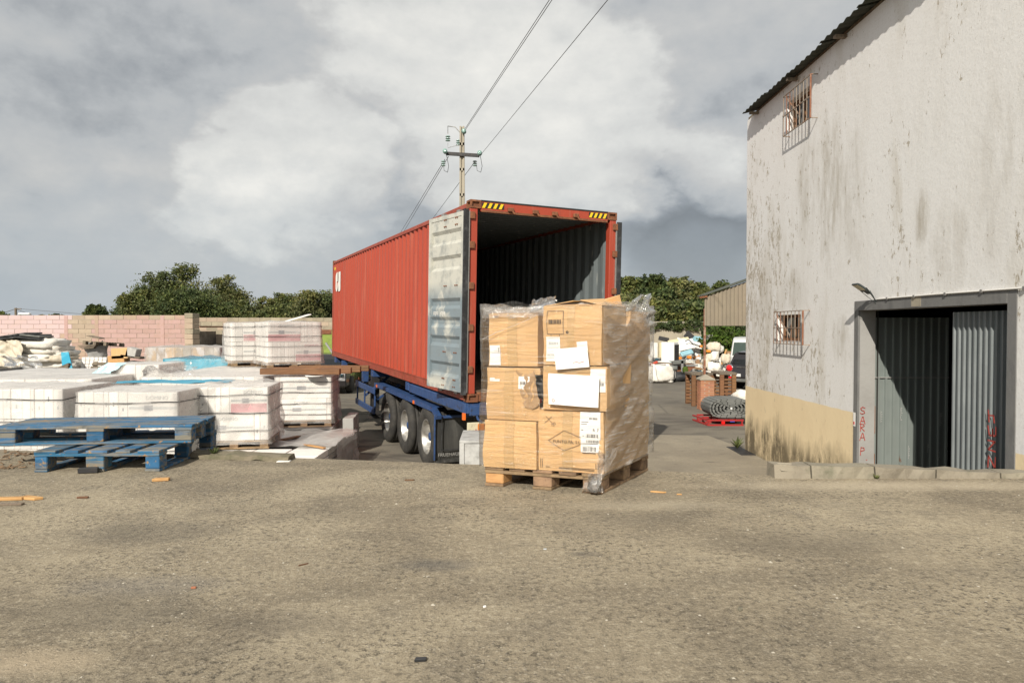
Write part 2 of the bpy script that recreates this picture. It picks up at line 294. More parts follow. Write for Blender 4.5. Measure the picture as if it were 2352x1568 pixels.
for px_, py_, rx_, ry_, c_s, am_ in ((1010, 1297, .24, .10, (.10, .10, .10), .6), (330, 1345, .40, .16, (.14, .14, .145), .45), (1345, 1272, .10, .05, (.09, .085, .08), .6), (1440, 1190, .5, .2, (.14, .125, .10), .4), (250, 1400, .5, .25, (.13, .115, .09), .5), (320, 1220, .55, .25, (.13, .12, .10), .5), (1900, 1240, .7, .3, (.15, .13, .10), .45), (850, 1180, .6, .22, (.15, .13, .10), .4), (650, 1430, .35, .14, (.12, .105, .085), .5), (2050, 1115, 1.6, .18, (.50, .43, .32), .75), (60, 1520, .30, .12, (.50, .41, .29), .8), (1500, 1160, .7, .14, (.44, .385, .29), .6)):
    p_ = G(px_, py_); col1 = stain(p_.x, p_.y, rx_, ry_, c_s, am_)
k.put(k.b.inputs['Base Color'], col1); k.b.inputs['Roughness'].default_value = .92; k.b.inputs['Specular IOR Level'].default_value = .25
hh = k.m('ADD', k.m('ADD', k.m('MULTIPLY', c, .8), k.m('MULTIPLY', b, .6)), k.m('ADD', k.m('MULTIPLY', d, .35), k.m('MULTIPLY', peb, .35)))
k.put(k.b.inputs['Normal'], k.bump(hh, .9, .014))
# yard: old asphalt
k = begin('yard_asphalt'); v = k.scalev(coords(k, True), (1, 1, 0))
a = k.noise(v, .22, 5, .6, .6); b = k.noise(k.scalev(v, (1, 2.2, 1)), 1.1, 6, .6); c = k.noise(v, 22, 5, .7)
c1 = k.mix(k.rng(a, .38, .64), (.125, .11, .088), (.215, .19, .145)); c1 = k.mix(k.m('MULTIPLY', k.rng(b, .5, .66), .75), c1, (.065, .057, .047))
c1 = k.mix(k.m('MULTIPLY', k.rng(c, .5, .66), .4), c1, (.075, .07, .06)); c1 = k.mix(k.m('MULTIPLY', k.rng(k.noise(v, .5, 4), .64, .70), .7), c1, (.26, .15, .07))
ck = k.voro(v, .28, 'DISTANCE_TO_EDGE')
c1 = k.mix(k.m('MULTIPLY', k.rng(ck, .012, .0), .5), c1, (.05, .045, .04))
k.put(k.b.inputs['Base Color'], c1); k.b.inputs['Roughness'].default_value = .92; k.put(k.b.inputs['Normal'], k.bump(k.m('ADD', c, b), .5, .01))
mat('yard_concrete', (.27, .235, .175), .92, layers=[((.18, .155, .12), .5, .42, .66, one, .7), ((.33, .29, .215), 1.6, .5, .68, one, .6), ((.10, .088, .07), 2.4, .60, .70, (1, 2, 1), .6), ((.14, .12, .09), 24, .5, .68, one, .4)], bump=.5, bscale=24, ws=True)
mat('field_soil', (.12, .12, .06), .95, layers=[((.16, .13, .08), .05, .4, .6, one, .8)], ws=True)
mat('retaining_concrete', (.28, .245, .19), .95, layers=[((.17, .15, .11), 1.5, .42, .66, (1, 1, .4), .7)], bump=.5, bscale=20, ws=True)

# old plaster of the building: white lime coat peeling in vertical flakes, cream band, damp foot
k = begin('old_plaster'); v = coords(k, True); X_, Y_, Z_ = k.sep(v)
vs = k.scalev(v, (1, 1, .42))
pl = k.m('ADD', k.m('MULTIPLY', k.noise(vs, 8.5, 9, .74, .2), .6), k.m('MULTIPLY', k.noise(k.scalev(v, (1, 1, .5)), 26, 6, .75), .4)); reg = k.noise(k.scalev(v, (1, .8, .35)), .75, 4, .55, .4); st = k.noise(k.scalev(v, (1, 1, .32)), 2.2, 7, .66, .5)
fn = k.noise(v, 34, 5, .7)
near = k.rng(Y_, 12.8, 8.5)
thr = k.m('SUBTRACT', .605, k.m('ADD', k.m('MULTIPLY', k.rng(reg, .42, .60), .062), k.m('MULTIPLY', k.m('SUBTRACT', 1.0, near), .030)))
flake = k.rng(k.m('SUBTRACT', pl, thr), 0.0, .022)
white = k.mix(k.m('MULTIPLY', k.rng(st, .48, .74), .42), (.80, .795, .78), (.66, .64, .595)); white = k.mix(k.m('MULTIPLY', k.m('MULTIPLY', k.rng(reg, .50, .66), k.rng(st, .42, .56)), .7), white, (.56, .52, .44))
white = k.mix(k.m('MULTIPLY', k.rng(fn, .5, .72), .28), white, (.42, .385, .32))
def wash(y, z, ry, rz, amt, edge=.55):              # run-off dirt with a place of its own on the wall
    a_ = k.m('DIVIDE', k.m('SUBTRACT', Y_, y), ry); b_ = k.m('DIVIDE', k.m('SUBTRACT', Z_, z), rz)
    r_ = k.m('ADD', k.m('ADD', k.m('MULTIPLY', a_, a_), k.m('MULTIPLY', b_, b_)), k.m('MULTIPLY', k.m('SUBTRACT', k.noise(k.scalev(v, (1, 1, .45)), 3.2, 6, .65), .5), 3.2))
    return k.m('MULTIPLY', k.m('MULTIPLY', k.rng(r_, 1.0, .1), amt), k.rng(k.noise(k.scalev(v, (1, 1, .22)), 5.5, 6, .7), .36, .60))
ws_ = None
for q_ in ((9.75, 3.1, .42, 1.25, .75), (10.5, 3.2, .55, 1.0, .55), (9.1, 2.9, .30, 1.2, .5), (7.6, 2.45, .16, .45, .8), (7.1, 2.0, .35, .5, .4), (9.35, .95, .34, .40, .65), (11.0, 1.75, .5, .35, .5), (12.3, 1.4, .5, .7, .4), (6.3, 2.6, .5, 1.1, .3)):
    o_ = wash(*q_); ws_ = o_ if ws_ is None else k.m('MAXIMUM', ws_, o_)
white = k.mix(ws_, white, (.43, .395, .33))
c1 = k.mix(k.m('MULTIPLY', flake, .9), white, k.mix(k.rng(fn, .4, .6), (.47, .42, .335), (.37, .33, .26)))
cream = k.mix(k.m('MULTIPLY', k.rng(k.noise(vs, 2.2, 5), .45, .7), .5), (.85, .70, .455), (.76, .61, .39))
cf = k.rng(k.noise(k.scalev(v, (1, 1, .5)), 9, 6), .64, .68); cream = k.mix(k.m('MULTIPLY', cf, .35), cream, (.42, .35, .24))
edge = k.m('ADD', Z_, k.m('MULTIPLY', k.m('SUBTRACT', k.noise(v, 5, 3), .5), .03))
c1 = k.mix(k.rng(edge, .025, .018), c1, cream)
damp = k.m('MULTIPLY', k.rng(k.m('ADD', Z_, k.m('MULTIPLY', k.m('SUBTRACT', k.noise(k.scalev(v, (1, 1, .25)), 1.6, 4), .5), 1.6)), -.46, -.85), k.rng(k.noise(vs, 4.5, 7, .7), .34, .54))
c1 = k.mix(k.m('MULTIPLY', damp, .85), c1, (.085, .07, .045))
k.put(k.b.inputs['Base Color'], c1); k.b.inputs['Roughness'].default_value = .95; k.b.inputs['Specular IOR Level'].default_value = .2
k.put(k.b.inputs['Normal'], k.bump(k.m('ADD', k.m('MULTIPLY', fn, .5), k.m('SUBTRACT', k.m('MULTIPLY', k.noise(v, 11, 4), .8), k.m('MULTIPLY', flake, .5))), .40, .010))
mat('grey_band', (.18, .18, .176), .85, layers=[((.20, .20, .19), 3, .45, .66, one, .6), ((.105, .105, .105), 5, .5, .7, (1, 1, .4), .6)], bump=.35, bscale=30, ws=True)
mat('grey_jamb', (.33, .325, .31), .85, layers=[((.26, .25, .235), 3, .45, .66, one, .6)], bump=.35, bscale=30, ws=True)
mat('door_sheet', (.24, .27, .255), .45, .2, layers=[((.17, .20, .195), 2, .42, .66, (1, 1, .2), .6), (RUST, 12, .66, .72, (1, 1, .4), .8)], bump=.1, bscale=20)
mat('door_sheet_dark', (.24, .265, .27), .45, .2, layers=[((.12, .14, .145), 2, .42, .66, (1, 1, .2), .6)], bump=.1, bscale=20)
mat('red_spray', (.42, .06, .045), .7); mat('chalk', (.55, .55, .53), .9)
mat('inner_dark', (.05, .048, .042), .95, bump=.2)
mat('white_paint_metal', (.62, .60, .55), .6, layers=[((.30, .15, .07), 7, .52, .62, (1, 1, .4), .8)], bump=.2, bscale=40)
mat('cage_paint', (.30, .25, .20), .65, layers=[((.26, .12, .06), 9, .50, .62, (1, 1, .4), .8)], bump=.2, bscale=40)
mat('rust_bar', (.24, .10, .055), .8, layers=[((.45, .36, .28), 7, .5, .62, one, .6)], bump=.2, bscale=40)
mat('pvc_white', (.74, .72, .68), .5); mat('floodlight_body', (.035, .045, .045), .5); mat('led_panel', (.50, .43, .26), .4)
mat('stone_grey', (.36, .33, .27), .95, bump=.5, bscale=60, vary=.3)
# ---------------------------------------------------------------- geometry helpers
class MB:
    """collects shapes and links them as ONE mesh object"""
    def __init__(s): s.v = []; s.f = []; s.mi = []; s.sm = []
    def add(s, vs, fs, mi=0, sm=False):
        o = len(s.v); s.v += [tuple(p) for p in vs]
        for f in fs: s.f.append([i + o for i in f]); s.mi.append(mi); s.sm.append(sm)
        return s
    def box(s, x0, x1, y0, y1, z0, z1, mi=0, M=None):
        vs = [Vector((x, y, z)) for z in (z0, z1) for y in (y0, y1) for x in (x0, x1)]
        if M is not None: vs = [M @ p for p in vs]
        return s.add(vs, [(0, 2, 3, 1), (4, 5, 7, 6), (0, 1, 5, 4), (2, 6, 7, 3), (0, 4, 6, 2), (1, 3, 7, 5)], mi)
    def bar(s, a, b, w, h, mi=0, up=(0, 0, 1)):
        a = Vector(a); b = Vector(b); d = (b - a).normalized(); u = Vector(up)
        if abs(d.dot(u)) > .98: u = Vector((0, 1, 0))
        r = d.cross(u).normalized() * w / 2; t = r.cross(d).normalized() * h / 2
        vs = [p + i * r + j * t for p in (a, b) for i, j in ((-1, -1), (1, -1), (1, 1), (-1, 1))]
        return s.add(vs, [(0, 1, 2, 3), (7, 6, 5, 4), (0, 4, 5, 1), (1, 5, 6, 2), (2, 6, 7, 3), (3, 7, 4, 0)], mi)
    def tube(s, pts, r, n=8, mi=0, caps=True):
        pts = [Vector(p) for p in pts]; rings = []
        rr = r if isinstance(r, (list, tuple)) else [r] * len(pts)
        for i, p in enumerate(pts):
            d = (pts[min(i + 1, len(pts) - 1)] - pts[max(i - 1, 0)]).normalized()
            u = Vector((0, 0, 1)) if abs(d.z) < .9 else Vector((1, 0, 0))
            a = d.cross(u).normalized(); b = d.cross(a)
            rings.append([p + (a * math.cos(2 * math.pi * k / n) + b * math.sin(2 * math.pi * k / n)) * rr[i] for k in range(n)])
        vs = [p for g in rings for p in g]; fs = []
        for i in range(len(pts) - 1):
            for k in range(n): fs.append((i * n + k, i * n + (k + 1) % n, (i + 1) * n + (k + 1) % n, (i + 1) * n + k))
        s.add(vs, fs, mi, True)
        if caps: s.add(rings[0], [tuple(range(n))[::-1]], mi); s.add(rings[-1], [tuple(range(n))], mi)
        return s
    def lathe(s, prof, c, axis='X', n=32, mi=0, sm=True):
        """prof: (offset along axis, radius)"""
        vs = []; c = Vector(c)
        for (o, r) in prof:
            for k in range(n):
                a = 2 * math.pi * k / n; ca, sa = r * math.cos(a), r * math.sin(a)
                vs.append(c + Vector({'X': (o, ca, sa), 'Y': (ca, o, sa), 'Z': (ca, sa, o)}[axis]))
        fs = [(i * n + k, i * n + (k + 1) % n, (i + 1) * n + (k + 1) % n, (i + 1) * n + k) for i in range(len(prof) - 1) for k in range(n)]
        return s.add(vs, fs, mi, sm)
    def prism(s, poly, z0, z1, mi=0, M=None):
        n = len(poly); vs = [Vector((x, y, z)) for z in (z0, z1) for x, y in poly]
        if M is not None: vs = [M @ p for p in vs]
        return s.add(vs, [tuple(range(n))[::-1], tuple(range(n, 2 * n))] + [(i, (i + 1) % n, n + (i + 1) % n, n + i) for i in range(n)], mi)
    def ribbon(s, pts, wd, th, M, mi=0):
        """flat painted stroke in the local xy plane of M"""
        for a, b in zip(pts, pts[1:]):
            a = Vector((*a, 0)); b = Vector((*b, 0)); d = (b - a); L = d.length or 1e-6; d /= L; r = Vector((-d.y, d.x, 0)) * wd / 2
            e = d * wd * .35
            q = [a - e - r, b + e - r, b + e + r, a - e + r]; vs = [M @ p for p in q] + [M @ (p + Vector((0, 0, th))) for p in q]
            s.add(vs, [(3, 2, 1, 0), (4, 5, 6, 7), (0, 1, 5, 4), (1, 2, 6, 5), (2, 3, 7, 6), (3, 0, 4, 7)], mi)
        return s
    def mesh(s, name, bevel=0.0):
        me = bpy.data.meshes.new(name); me.from_pydata(s.v, [], s.f)
        me.polygons.foreach_set('material_index', s.mi); me.polygons.foreach_set('use_smooth', s.sm)
        me.update()
        bm = bmesh.new(); bm.from_mesh(me)
        bmesh.ops.recalc_face_normals(bm, faces=bm.faces)
        if bevel: bmesh.ops.bevel(bm, geom=[e for e in bm.edges if len(e.link_faces) == 2 and e.calc_face_angle(0) > .6], offset=bevel, segments=1, affect='EDGES', clamp_overlap=True)
        bm.to_mesh(me); bm.free()
        return me
    def build(s, name, mats, parent=None, bevel=0.0, kind=None, matrix=None):
        me = s.mesh(name, bevel)
        for m in ([mats] if isinstance(mats, str) else mats): me.materials.append(MATS[m])
        return link(name, me, parent, kind, matrix)
def link(name, me, parent=None, kind=None, matrix=None):
    o = bpy.data.objects.new(name, me); col.objects.link(o)
    if parent is not None: o.parent = parent
    if matrix is not None: o.matrix_basis = matrix
    if kind: o['kind'] = kind
    return o
def tag(o, label, cat, group=None):
    o['label'] = label; o['category'] = cat
    if group: o['group'] = group
    return o
def thing(name, label, cat, loc=(0, 0, 0), rz=0.0, group=None, matrix=None):
    o = bpy.data.objects.new(name, None); col.objects.link(o); o.empty_display_size = .1
    if matrix is not None: o.matrix_basis = matrix
    else: o.location = loc; o.rotation_euler = (0, 0, rz)
    return tag(o, label, cat, group)
KIDS = {}
def copy_tree(o, parent=None):
    c = o.copy(); col.objects.link(c)
    if parent is not None: c.parent = parent
    for ch in [x for x in bpy.data.objects if x.parent == o]: copy_tree(ch, c)
    return c
def text_mesh(txt, size, align='LEFT', th=.0006):
    cu = bpy.data.curves.new('lettering', 'FONT'); cu.body = txt; cu.size = size; cu.align_x = align; cu.extrude = th; cu.resolution_u = 2
    ob = bpy.data.objects.new('lettering', cu); me = bpy.data.meshes.new_from_object(ob); bpy.data.objects.remove(ob); bpy.data.curves.remove(cu)
    return me
def text(txt, size, m, M, parent=None, align='LEFT', fn=None, name='lettering'):
    me = text_mesh(txt, size, align)
    for v in me.vertices: v.co = (M @ v.co) if fn is None else fn(M @ v.co)
    me.materials.clear(); me.materials.append(MATS[m])
    return link(name, me, parent)
def axes(o, ex, ey):           # matrix of a flat plane: x along ex, y along ey
    ex = Vector(ex).normalized(); ey = Vector(ey).normalized(); ez = ex.cross(ey)
    return Matrix(((ex.x, ey.x, ez.x, o[0]), (ex.y, ey.y, ez.y, o[1]), (ex.z, ey.z, ez.z, o[2]), (0, 0, 0, 1)))
def soft(wd, dp, ht, amp=.05, fr=2.0, seed=0, n=3.0, seg=14, M=None, mb=None, mi=0, sag=0.0, base=0.0):
    """a soft sack: a rounded box with lumps"""
    mb = mb or MB(); vs = []; A = seg; B = seg // 2 + 2
    for i in range(B + 1):
        ph = math.pi * i / B - math.pi / 2
        for j in range(A):
            th = 2 * math.pi * j / A
            c = lambda t: math.copysign(abs(math.cos(t)) ** (2 / n), math.cos(t))
            s_ = lambda t: math.copysign(abs(math.sin(t)) ** (2 / n), math.sin(t))
            p = Vector((c(ph) * c(th) * wd / 2, c(ph) * s_(th) * dp / 2, s_(ph) * ht / 2))
            k_ = 1 + amp * mn.noise(Vector((p.x * fr / wd * 2 + seed * 3.1, p.y * fr / dp * 2 + seed, p.z * fr / ht * 2 - seed)))* 2
            p *= k_; p.z += ht / 2
            p.z -= sag * ((p.x / wd * 2) ** 2 + (p.y / dp * 2) ** 2) * ht * (p.z / ht)
            p.z = max(p.z, base); vs.append(M @ p if M is not None else p)
    fs = [(i * A + j, i * A + (j + 1) % A, (i + 1) * A + (j + 1) % A, (i + 1) * A + j) for i in range(B) for j in range(A)]
    mb.add(vs, fs, mi, True)
    return mb
def T3(x, y, z, rz=0.0, rx=0.0, ry=0.0):
    return Matrix.Translation((x, y, z)) @ Matrix.Rotation(rz, 4, 'Z') @ Matrix.Rotation(rx, 4, 'X') @ Matrix.Rotation(ry, 4, 'Y')
YARD = -1.22
XW = 4.53                       # plane of the building's long wall

# ---------------------------------------------------------------- the ground
mb = MB(); E_ = 900.0
mb.add([(-E_, -E_, YARD - .03), (E_, -E_, YARD - .03), (E_, E_, YARD - .03), (-E_, E_, YARD - .03)], [(0, 1, 2, 3)]); mb.build('ground', 'field_soil', kind='structure')
mb = MB(); mb.add([(-40, -20, YARD), (60, -20, YARD), (60, 70, YARD), (-40, 70, YARD)], [(0, 1, 2, 3)]); mb.build('yard', 'yard_asphalt', kind='structure')
# paler concrete slabs of the yard, cut by joints
slabs = [[(-.9, 5.6), (1.55, 5.5), (1.35, 10.0), (-1.0, 10.1)], [(1.57, 5.5), (4.52, 5.4), (4.52, 9.0), (1.40, 9.2)], [(1.39, 9.22), (4.52, 9.02), (4.52, 13.4), (4.3, 14.9), (1.1, 15.3)], [(1.33, 10.02), (1.09, 15.32), (-.9, 15.5), (-1.0, 10.12)]]
yc = None
for i, p in enumerate(slabs):
    mb = MB(); mb.prism(p, YARD - .02, YARD + .006)
    mb.build('yard_slab', 'yard_concrete', kind='structure')
# platform
edge = [(-30, 8.9), (-12, 7.25), (-6.0, 6.55), (-2.8, 6.16), (-1.4, 5.92), (0.0, 5.66), (1.2, 5.45), (2.0, 5.30), (3.2, 5.26), (4.40, 5.24)]
random.seed(3); mb = MB(); pts = []
for (a, b) in zip(edge, edge[1:]):
    nseg = max(1, int(math.hypot(b[0] - a[0], b[1] - a[1]) / .12))
    for i in range(nseg):
        t = i / nseg; pts.append((a[0] + (b[0] - a[0]) * t, a[1] + (b[1] - a[1]) * t + (mn.noise(Vector(((a[0] + (b[0] - a[0]) * t) * 3, 1, 0))) * .035)))
pts.append(edge[-1])
top = pts[:]; n = len(top); back = [(4.40, -14), (-30, -14)]
ring = top + back; N_ = len(ring)
vs = [(x, y, 0) for x, y in ring] + [(x, y + .03, -.05) for x, y in top] + [(x, y + .02, YARD - .05) for x, y in top]
fs = [tuple(range(N_))[::-1]] + [(i, i + 1, N_ + i + 1, N_ + i) for i in range(n - 1)] + [(N_ + i, N_ + i + 1, N_ + n + i + 1, N_ + n + i) for i in range(n - 1)]
mb.add(vs, fs[:1], 0); mb.add(vs, fs[1:], 1); mb.build('platform', ['platform_concrete', 'retaining_concrete'], kind='structure')

# ---------------------------------------------------------------- the building
bld = thing('warehouse', 'tall warehouse with peeling white wall above a cream band and open sheet doors', 'building', (XW, 6, YARD))
BL = Vector((XW, 6, YARD))
def wl(x, y, z): return (x - BL.x, y - BL.y, z - BL.z)
Y0, Y1, ZT = -3.0, 13.22, 5.12
GY0, GY1, GZ = 6.24, 8.92, 1.37                      # garage opening
wins = [(10.60, 11.62, .96, 1.36), (10.72, 11.60, 3.32, 4.12)]
WIN = [(10.72, 11.66, .93, 1.36), (10.45, 11.30, 4.33, 4.83)]
CAGE = [(10.39, 11.54, .885, 1.41), (10.19, 11.20, 4.26, 4.90)]
holes = [(GY0, GY1, YARD - .1, GZ)] + WIN
ys = sorted({Y0, Y1} | {a for h in holes for a in h[:2]} | {Y0 + i * .5 for i in range(1, 32)}); zs = sorted({YARD - .1, ZT, 0.0} | {a for h in holes for a in h[2:]})
mb = MB(); TH = .26
for a, b in zip(ys, ys[1:]):
    for c, d in zip(zs, zs[1:]):
        if any(h[0] - 1e-6 <= a and b <= h[1] + 1e-6 and h[2] - 1e-6 <= c and d <= h[3] + 1e-6 for h in holes): continue
        mb.add([wl(XW, a, c), wl(XW, b, c), wl(XW, b, d), wl(XW, a, d)], [(0, 3, 2, 1)])
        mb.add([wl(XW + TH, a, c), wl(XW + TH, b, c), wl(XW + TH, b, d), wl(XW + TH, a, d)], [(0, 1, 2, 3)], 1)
for h in WIN:
    a, b, c, d = h
    for q in ([(a, c), (b, c)], [(b, c), (b, d)], [(b, d), (a, d)], [(a, d), (a, c)]):
        (p0, q0), (p1, q1) = q; mb.add([wl(XW, p0, q0), wl(XW, p1, q1), wl(XW + TH, p1, q1), wl(XW + TH, p0, q0)], [(0, 1, 2, 3)])
X1 = XW + 11
mb.add([wl(XW, Y1, YARD - .1), wl(X1, Y1, YARD - .1), wl(X1, Y1, ZT + 1.2), wl(XW + 5.5, Y1, ZT + 1.4), wl(XW, Y1, ZT)], [(0, 1, 2, 3, 4)])
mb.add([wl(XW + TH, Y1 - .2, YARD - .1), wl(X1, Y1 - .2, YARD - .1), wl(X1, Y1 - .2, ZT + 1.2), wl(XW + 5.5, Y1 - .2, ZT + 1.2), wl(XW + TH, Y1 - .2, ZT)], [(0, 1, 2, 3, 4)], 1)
mb.add([wl(XW, Y0, YARD - .1), wl(X1, Y0, YARD - .1), wl(X1, Y0, ZT + 1.2), wl(XW + 5.5, Y0, ZT + 1.2), wl(XW, Y0, ZT)], [(4, 3, 2, 1, 0)])
mb.add([wl(X1, Y0, YARD - .1), wl(X1, Y1, YARD - .1), wl(X1, Y1, ZT + 1.2), wl(X1, Y0, ZT + 1.2)], [(0, 1, 2, 3)])
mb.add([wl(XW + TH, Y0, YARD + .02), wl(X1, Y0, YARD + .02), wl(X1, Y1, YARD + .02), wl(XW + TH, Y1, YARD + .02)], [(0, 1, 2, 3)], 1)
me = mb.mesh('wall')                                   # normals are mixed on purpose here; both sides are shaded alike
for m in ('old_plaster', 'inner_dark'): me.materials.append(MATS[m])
wall = link('wall', me, bld)
# garage surround: painted band round the opening and the returns of the jambs
mb = MB(); B_ = .105; pr = .008
mb.box(-pr, .02, GY1 - 6, GY1 - 6 + B_, 0, GZ - YARD + B_ + .02); mb.box(-pr, .02, GY0 - 6 - .12, GY0 - 6, 0.0, GZ - YARD + B_ + .02); mb.box(-pr - .002, .02, GY0 - 6, GY1 - 6, GZ - YARD, GZ - YARD + .125)
mb.build('door_surround', 'grey_band', bld, bevel=.003)
mb = MB(); mb.box(-.004, .22, GY1 - 6 + .001, GY1 - 6 + .05, 0, GZ - YARD); mb.box(-.004, .22, GY0 - 6 - .05, GY0 - 6 - .001, 0, GZ - YARD)
mb.box(.002, .24, GY0 - 6 - .05, GY1 - 6 + .05, GZ - YARD + .001, GZ - YARD + .1); mb.build('door_jamb', 'grey_jamb', bld)
mb = MB(); mb.box(-.012, .0, 7.55 - 6, 7.74 - 6, 2.60, 2.73); mb.build('plaster_patch', 'old_render', bld, bevel=.01)['label'] = 'bare patch of broken plaster over the door'
# door leaves of ribbed sheet
def ribbed(L_, h, pitch, depth, name, m, M, seam=None):
    r = thing_part(name, M); mb = MB(); n_ = int(L_ / pitch); prof = []
    for i in range(n_):
        x = i * pitch; prof += [(x, 0), (x + pitch * .62, 0), (x + pitch * .70, -depth), (x + pitch * .92, -depth)]
    prof.append((n_ * pitch, 0))
    vs = [M @ Vector((x, y, z)) for z in (0, h) for x, y in prof]; q = len(prof)
    mb.add(vs, [(i, i + 1, q + i + 1, q + i) for i in range(q - 1)])
    return mb
def thing_part(n_, M): return None
M = axes(Vector((XW + .20, GY1 + .04, YARD + .03)) - BL, (1, 0, 0), (0, 1, 0))
mb = ribbed(1.02, 2.47, .1, .022, '', '', M); lf = mb.build('door_leaf', 'door_sheet', bld); lf['label'] = 'wide door leaf swung inwards, half in shadow'
mb = MB(); mb.box(0, 1.0, -.006, -.026, 1.68, 1.69, M=M); mb.box(-.03, .0, -.03, .03, 0, 2.47, M=M); mb.build('door_seam', 'grey_jamb', lf)
for i in range(3): MB().box(.01, .045, -.010, .0, (.95, .52, .12)[i], (.95, .52, .12)[i] + (.36, .16, .10)[i], M=M).build('rust_patch', 'rusty_steel', lf)
mb = MB(); random.seed(5)
for (cx_, cz, n_) in ((.10, 1.10, 5), (.36, 1.12, 6), (.47, .62, 6), (.72, .70, 4), (.86, .60, 5), (.88, 1.05, 6)):   # faint chalk tallies
    M2 = M @ axes((cx_, -.028, cz), (0, 0, 1), (1, 0, 0))
    mb = MB()
    for i in range(n_): mb.ribbon([(i * .03, 0), (i * .03 + .012, .02 * random.random() + .01), (i * .03 + .02, 0)], .003, .001, M2)
    mb.build('chalk_mark', 'chalk', lf)
M = axes(Vector((XW + .14, GY0 - .02, YARD + .03)) - BL, (0, 1, 0), (-1, 0, 0))
M = axes(Vector((XW + .125, GY0 - .02, YARD + .03)) - BL, (0, 1, 0), (1, 0, 0))
M = Matrix(((0, 1, 0, M[0][3]), (1, 0, 0, M[1][3]), (0, 0, 1, M[2][3]), (0, 0, 0, 1)))
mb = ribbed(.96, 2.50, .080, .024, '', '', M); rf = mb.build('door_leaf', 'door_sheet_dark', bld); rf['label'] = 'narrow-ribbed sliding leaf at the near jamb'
mb = MB(); mb.box(-.02, .95, .004, .03, 1.44, 1.49, M=M); mb.build('door_rail', 'dark_steel', rf)
# letters sprayed one under the other: SARA P. on the far jamb, a scrawl on the sliding leaf
GL = {'S': [[(.9, .85), (.5, 1), (.1, .8), (.3, .55), (.75, .42), (.85, .15), (.4, 0), (.05, .15)]], 'A': [[(0, 0), (.45, 1), (.6, 1), (.95, 0)], [(.2, .4), (.8, .4)]],
      'R': [[(.1, 0), (.15, 1), (.7, .95), (.8, .7), (.2, .5), (.85, 0)]], 'P': [[(.15, -.1), (.25, 1), (.8, .95), (.85, .6), (.2, .45)]], '.': [[(.4, 0), (.5, .05)]],
      'h': [[(0, 1), (.1, 0)], [(.08, .55), (.6, .6), (.7, 0)]], 'w': [[(0, .9), (.15, .1), (.5, .1), (.5, .7), (.52, .1), (.9, .15), (.9, .9)]], 'z': [[(0, .9), (.8, .9), (.05, .1), (.9, .05)]], 'N': [[(.05, 0), (.1, 1), (.85, .05), (.9, 1)]]}
mb = MB(); yj = GY1 - .006
for ch, zz in zip('SARA P.', (.134, .005, -.088, -.21, -.3, -.395, -.47)):
    if ch == ' ': continue
    M2 = axes(Vector((XW + .025 + (.06 if ch == '.' else 0), yj, zz - .115)) - BL, (1, 0, 0), (0, 0, 1))
    mb = MB()
    for st_ in GL[ch]: mb.ribbon([(x * .070, y * .092) for x, y in st_], .009, .002, M2)
    mb.build('sprayed_letter', 'red_spray', bld)
mb = MB()
for ch, zz in zip('hwzN', (.36, .22, .08, -.08)):
    M2 = axes(Vector((XW + .086, 6.60, zz - .12)) - BL, (0, -1, 0), (0, 0, 1))
    mb = MB()
    for st_ in GL[ch]: mb.ribbon([(x * .12, y * .11) for x, y in st_], .014, .002, M2)
    mb.build('sprayed_letter', 'red_spray', rf)
mb = MB(); mb.box(-.012, -.004, GY1 - 6 + .05, GY1 - 6 + .10, YARD * -1 - .15, YARD * -1 + .03); s_ = mb.build('small_sign', 'label_paper', bld)
mb = MB(); mb.box(-.014, -.012, GY1 - 6 + .06, GY1 - 6 + .09, 1.09, 1.13); mb.build('sign_print', 'print_red', s_)
# windows with barred cages
for wi, (a, b, c, d) in enumerate(WIN):
    wd = MB(); X_w = .10
    wd.box(X_w, X_w + .05, a - 6 + .0, a - 6 + .06, c - YARD, d - YARD); wd.box(X_w, X_w + .05, b - 6 - .06, b - 6, c - YARD, d - YARD)
    wd.box(X_w + .001, X_w + .05, a - 6 + .06, b - 6 - .06, c - YARD, c - YARD + .05); wd.box(X_w + .001, X_w + .05, a - 6 + .06, b - 6 - .06, d - YARD - .05, d - YARD)
    wd.box(X_w + .002, X_w + .045, (a + b) / 2 - 6 - .025, (a + b) / 2 - 6 + .025, c - YARD + .05, d - YARD - .05)
    wn_ = wd.build('window', 'brown_wood', bld); wn_['label'] = ('lower' if wi == 0 else 'upper') + ' window in a brown frame'
    for (p_, q_) in ((a + .06, (a + b) / 2 - .025), ((a + b) / 2 + .025, b - .06)):
        MB().box(X_w + .02, X_w + .026, p_ - 6, q_ - 6, c - YARD + .05, d - YARD - .05).build('pane', 'dark_glass', wn_)
    pj = -.105; y0c, y1c, z0c, z1c = CAGE[wi][0] - 6, CAGE[wi][1] - 6, CAGE[wi][2] - YARD, CAGE[wi][3] - YARD
    nb = 9
    for i in range(nb):
        y_ = y0c + (y1c - y0c) * i / (nb - 1); rad = .014 if i == 0 else .0065
        bb = MB(); bb.tube([(pj, y_, z0c), (pj, y_, z1c)], rad, 6); bb.build('cage_bar', 'rust_bar' if i in (0, 6, 7) else 'cage_paint', wn_)
    fr = MB()
    for zz in (z0c, (z0c + z1c) / 2 - .0, z1c): fr.bar((pj, y0c, zz), (pj, y1c, zz), .018, .012)
    for zz in (z0c, z1c):
        for y_ in (y0c, y1c): fr.bar((pj, y_, zz), (.01, y_, zz), .018, .012)
    fr.bar((pj + .01, y1c - .1, z1c - .05), (.0, (y0c + y1c) / 2 + .12, z1c - .42), .018, .014)
    fr.build('cage_frame', 'cage_paint', wn_)
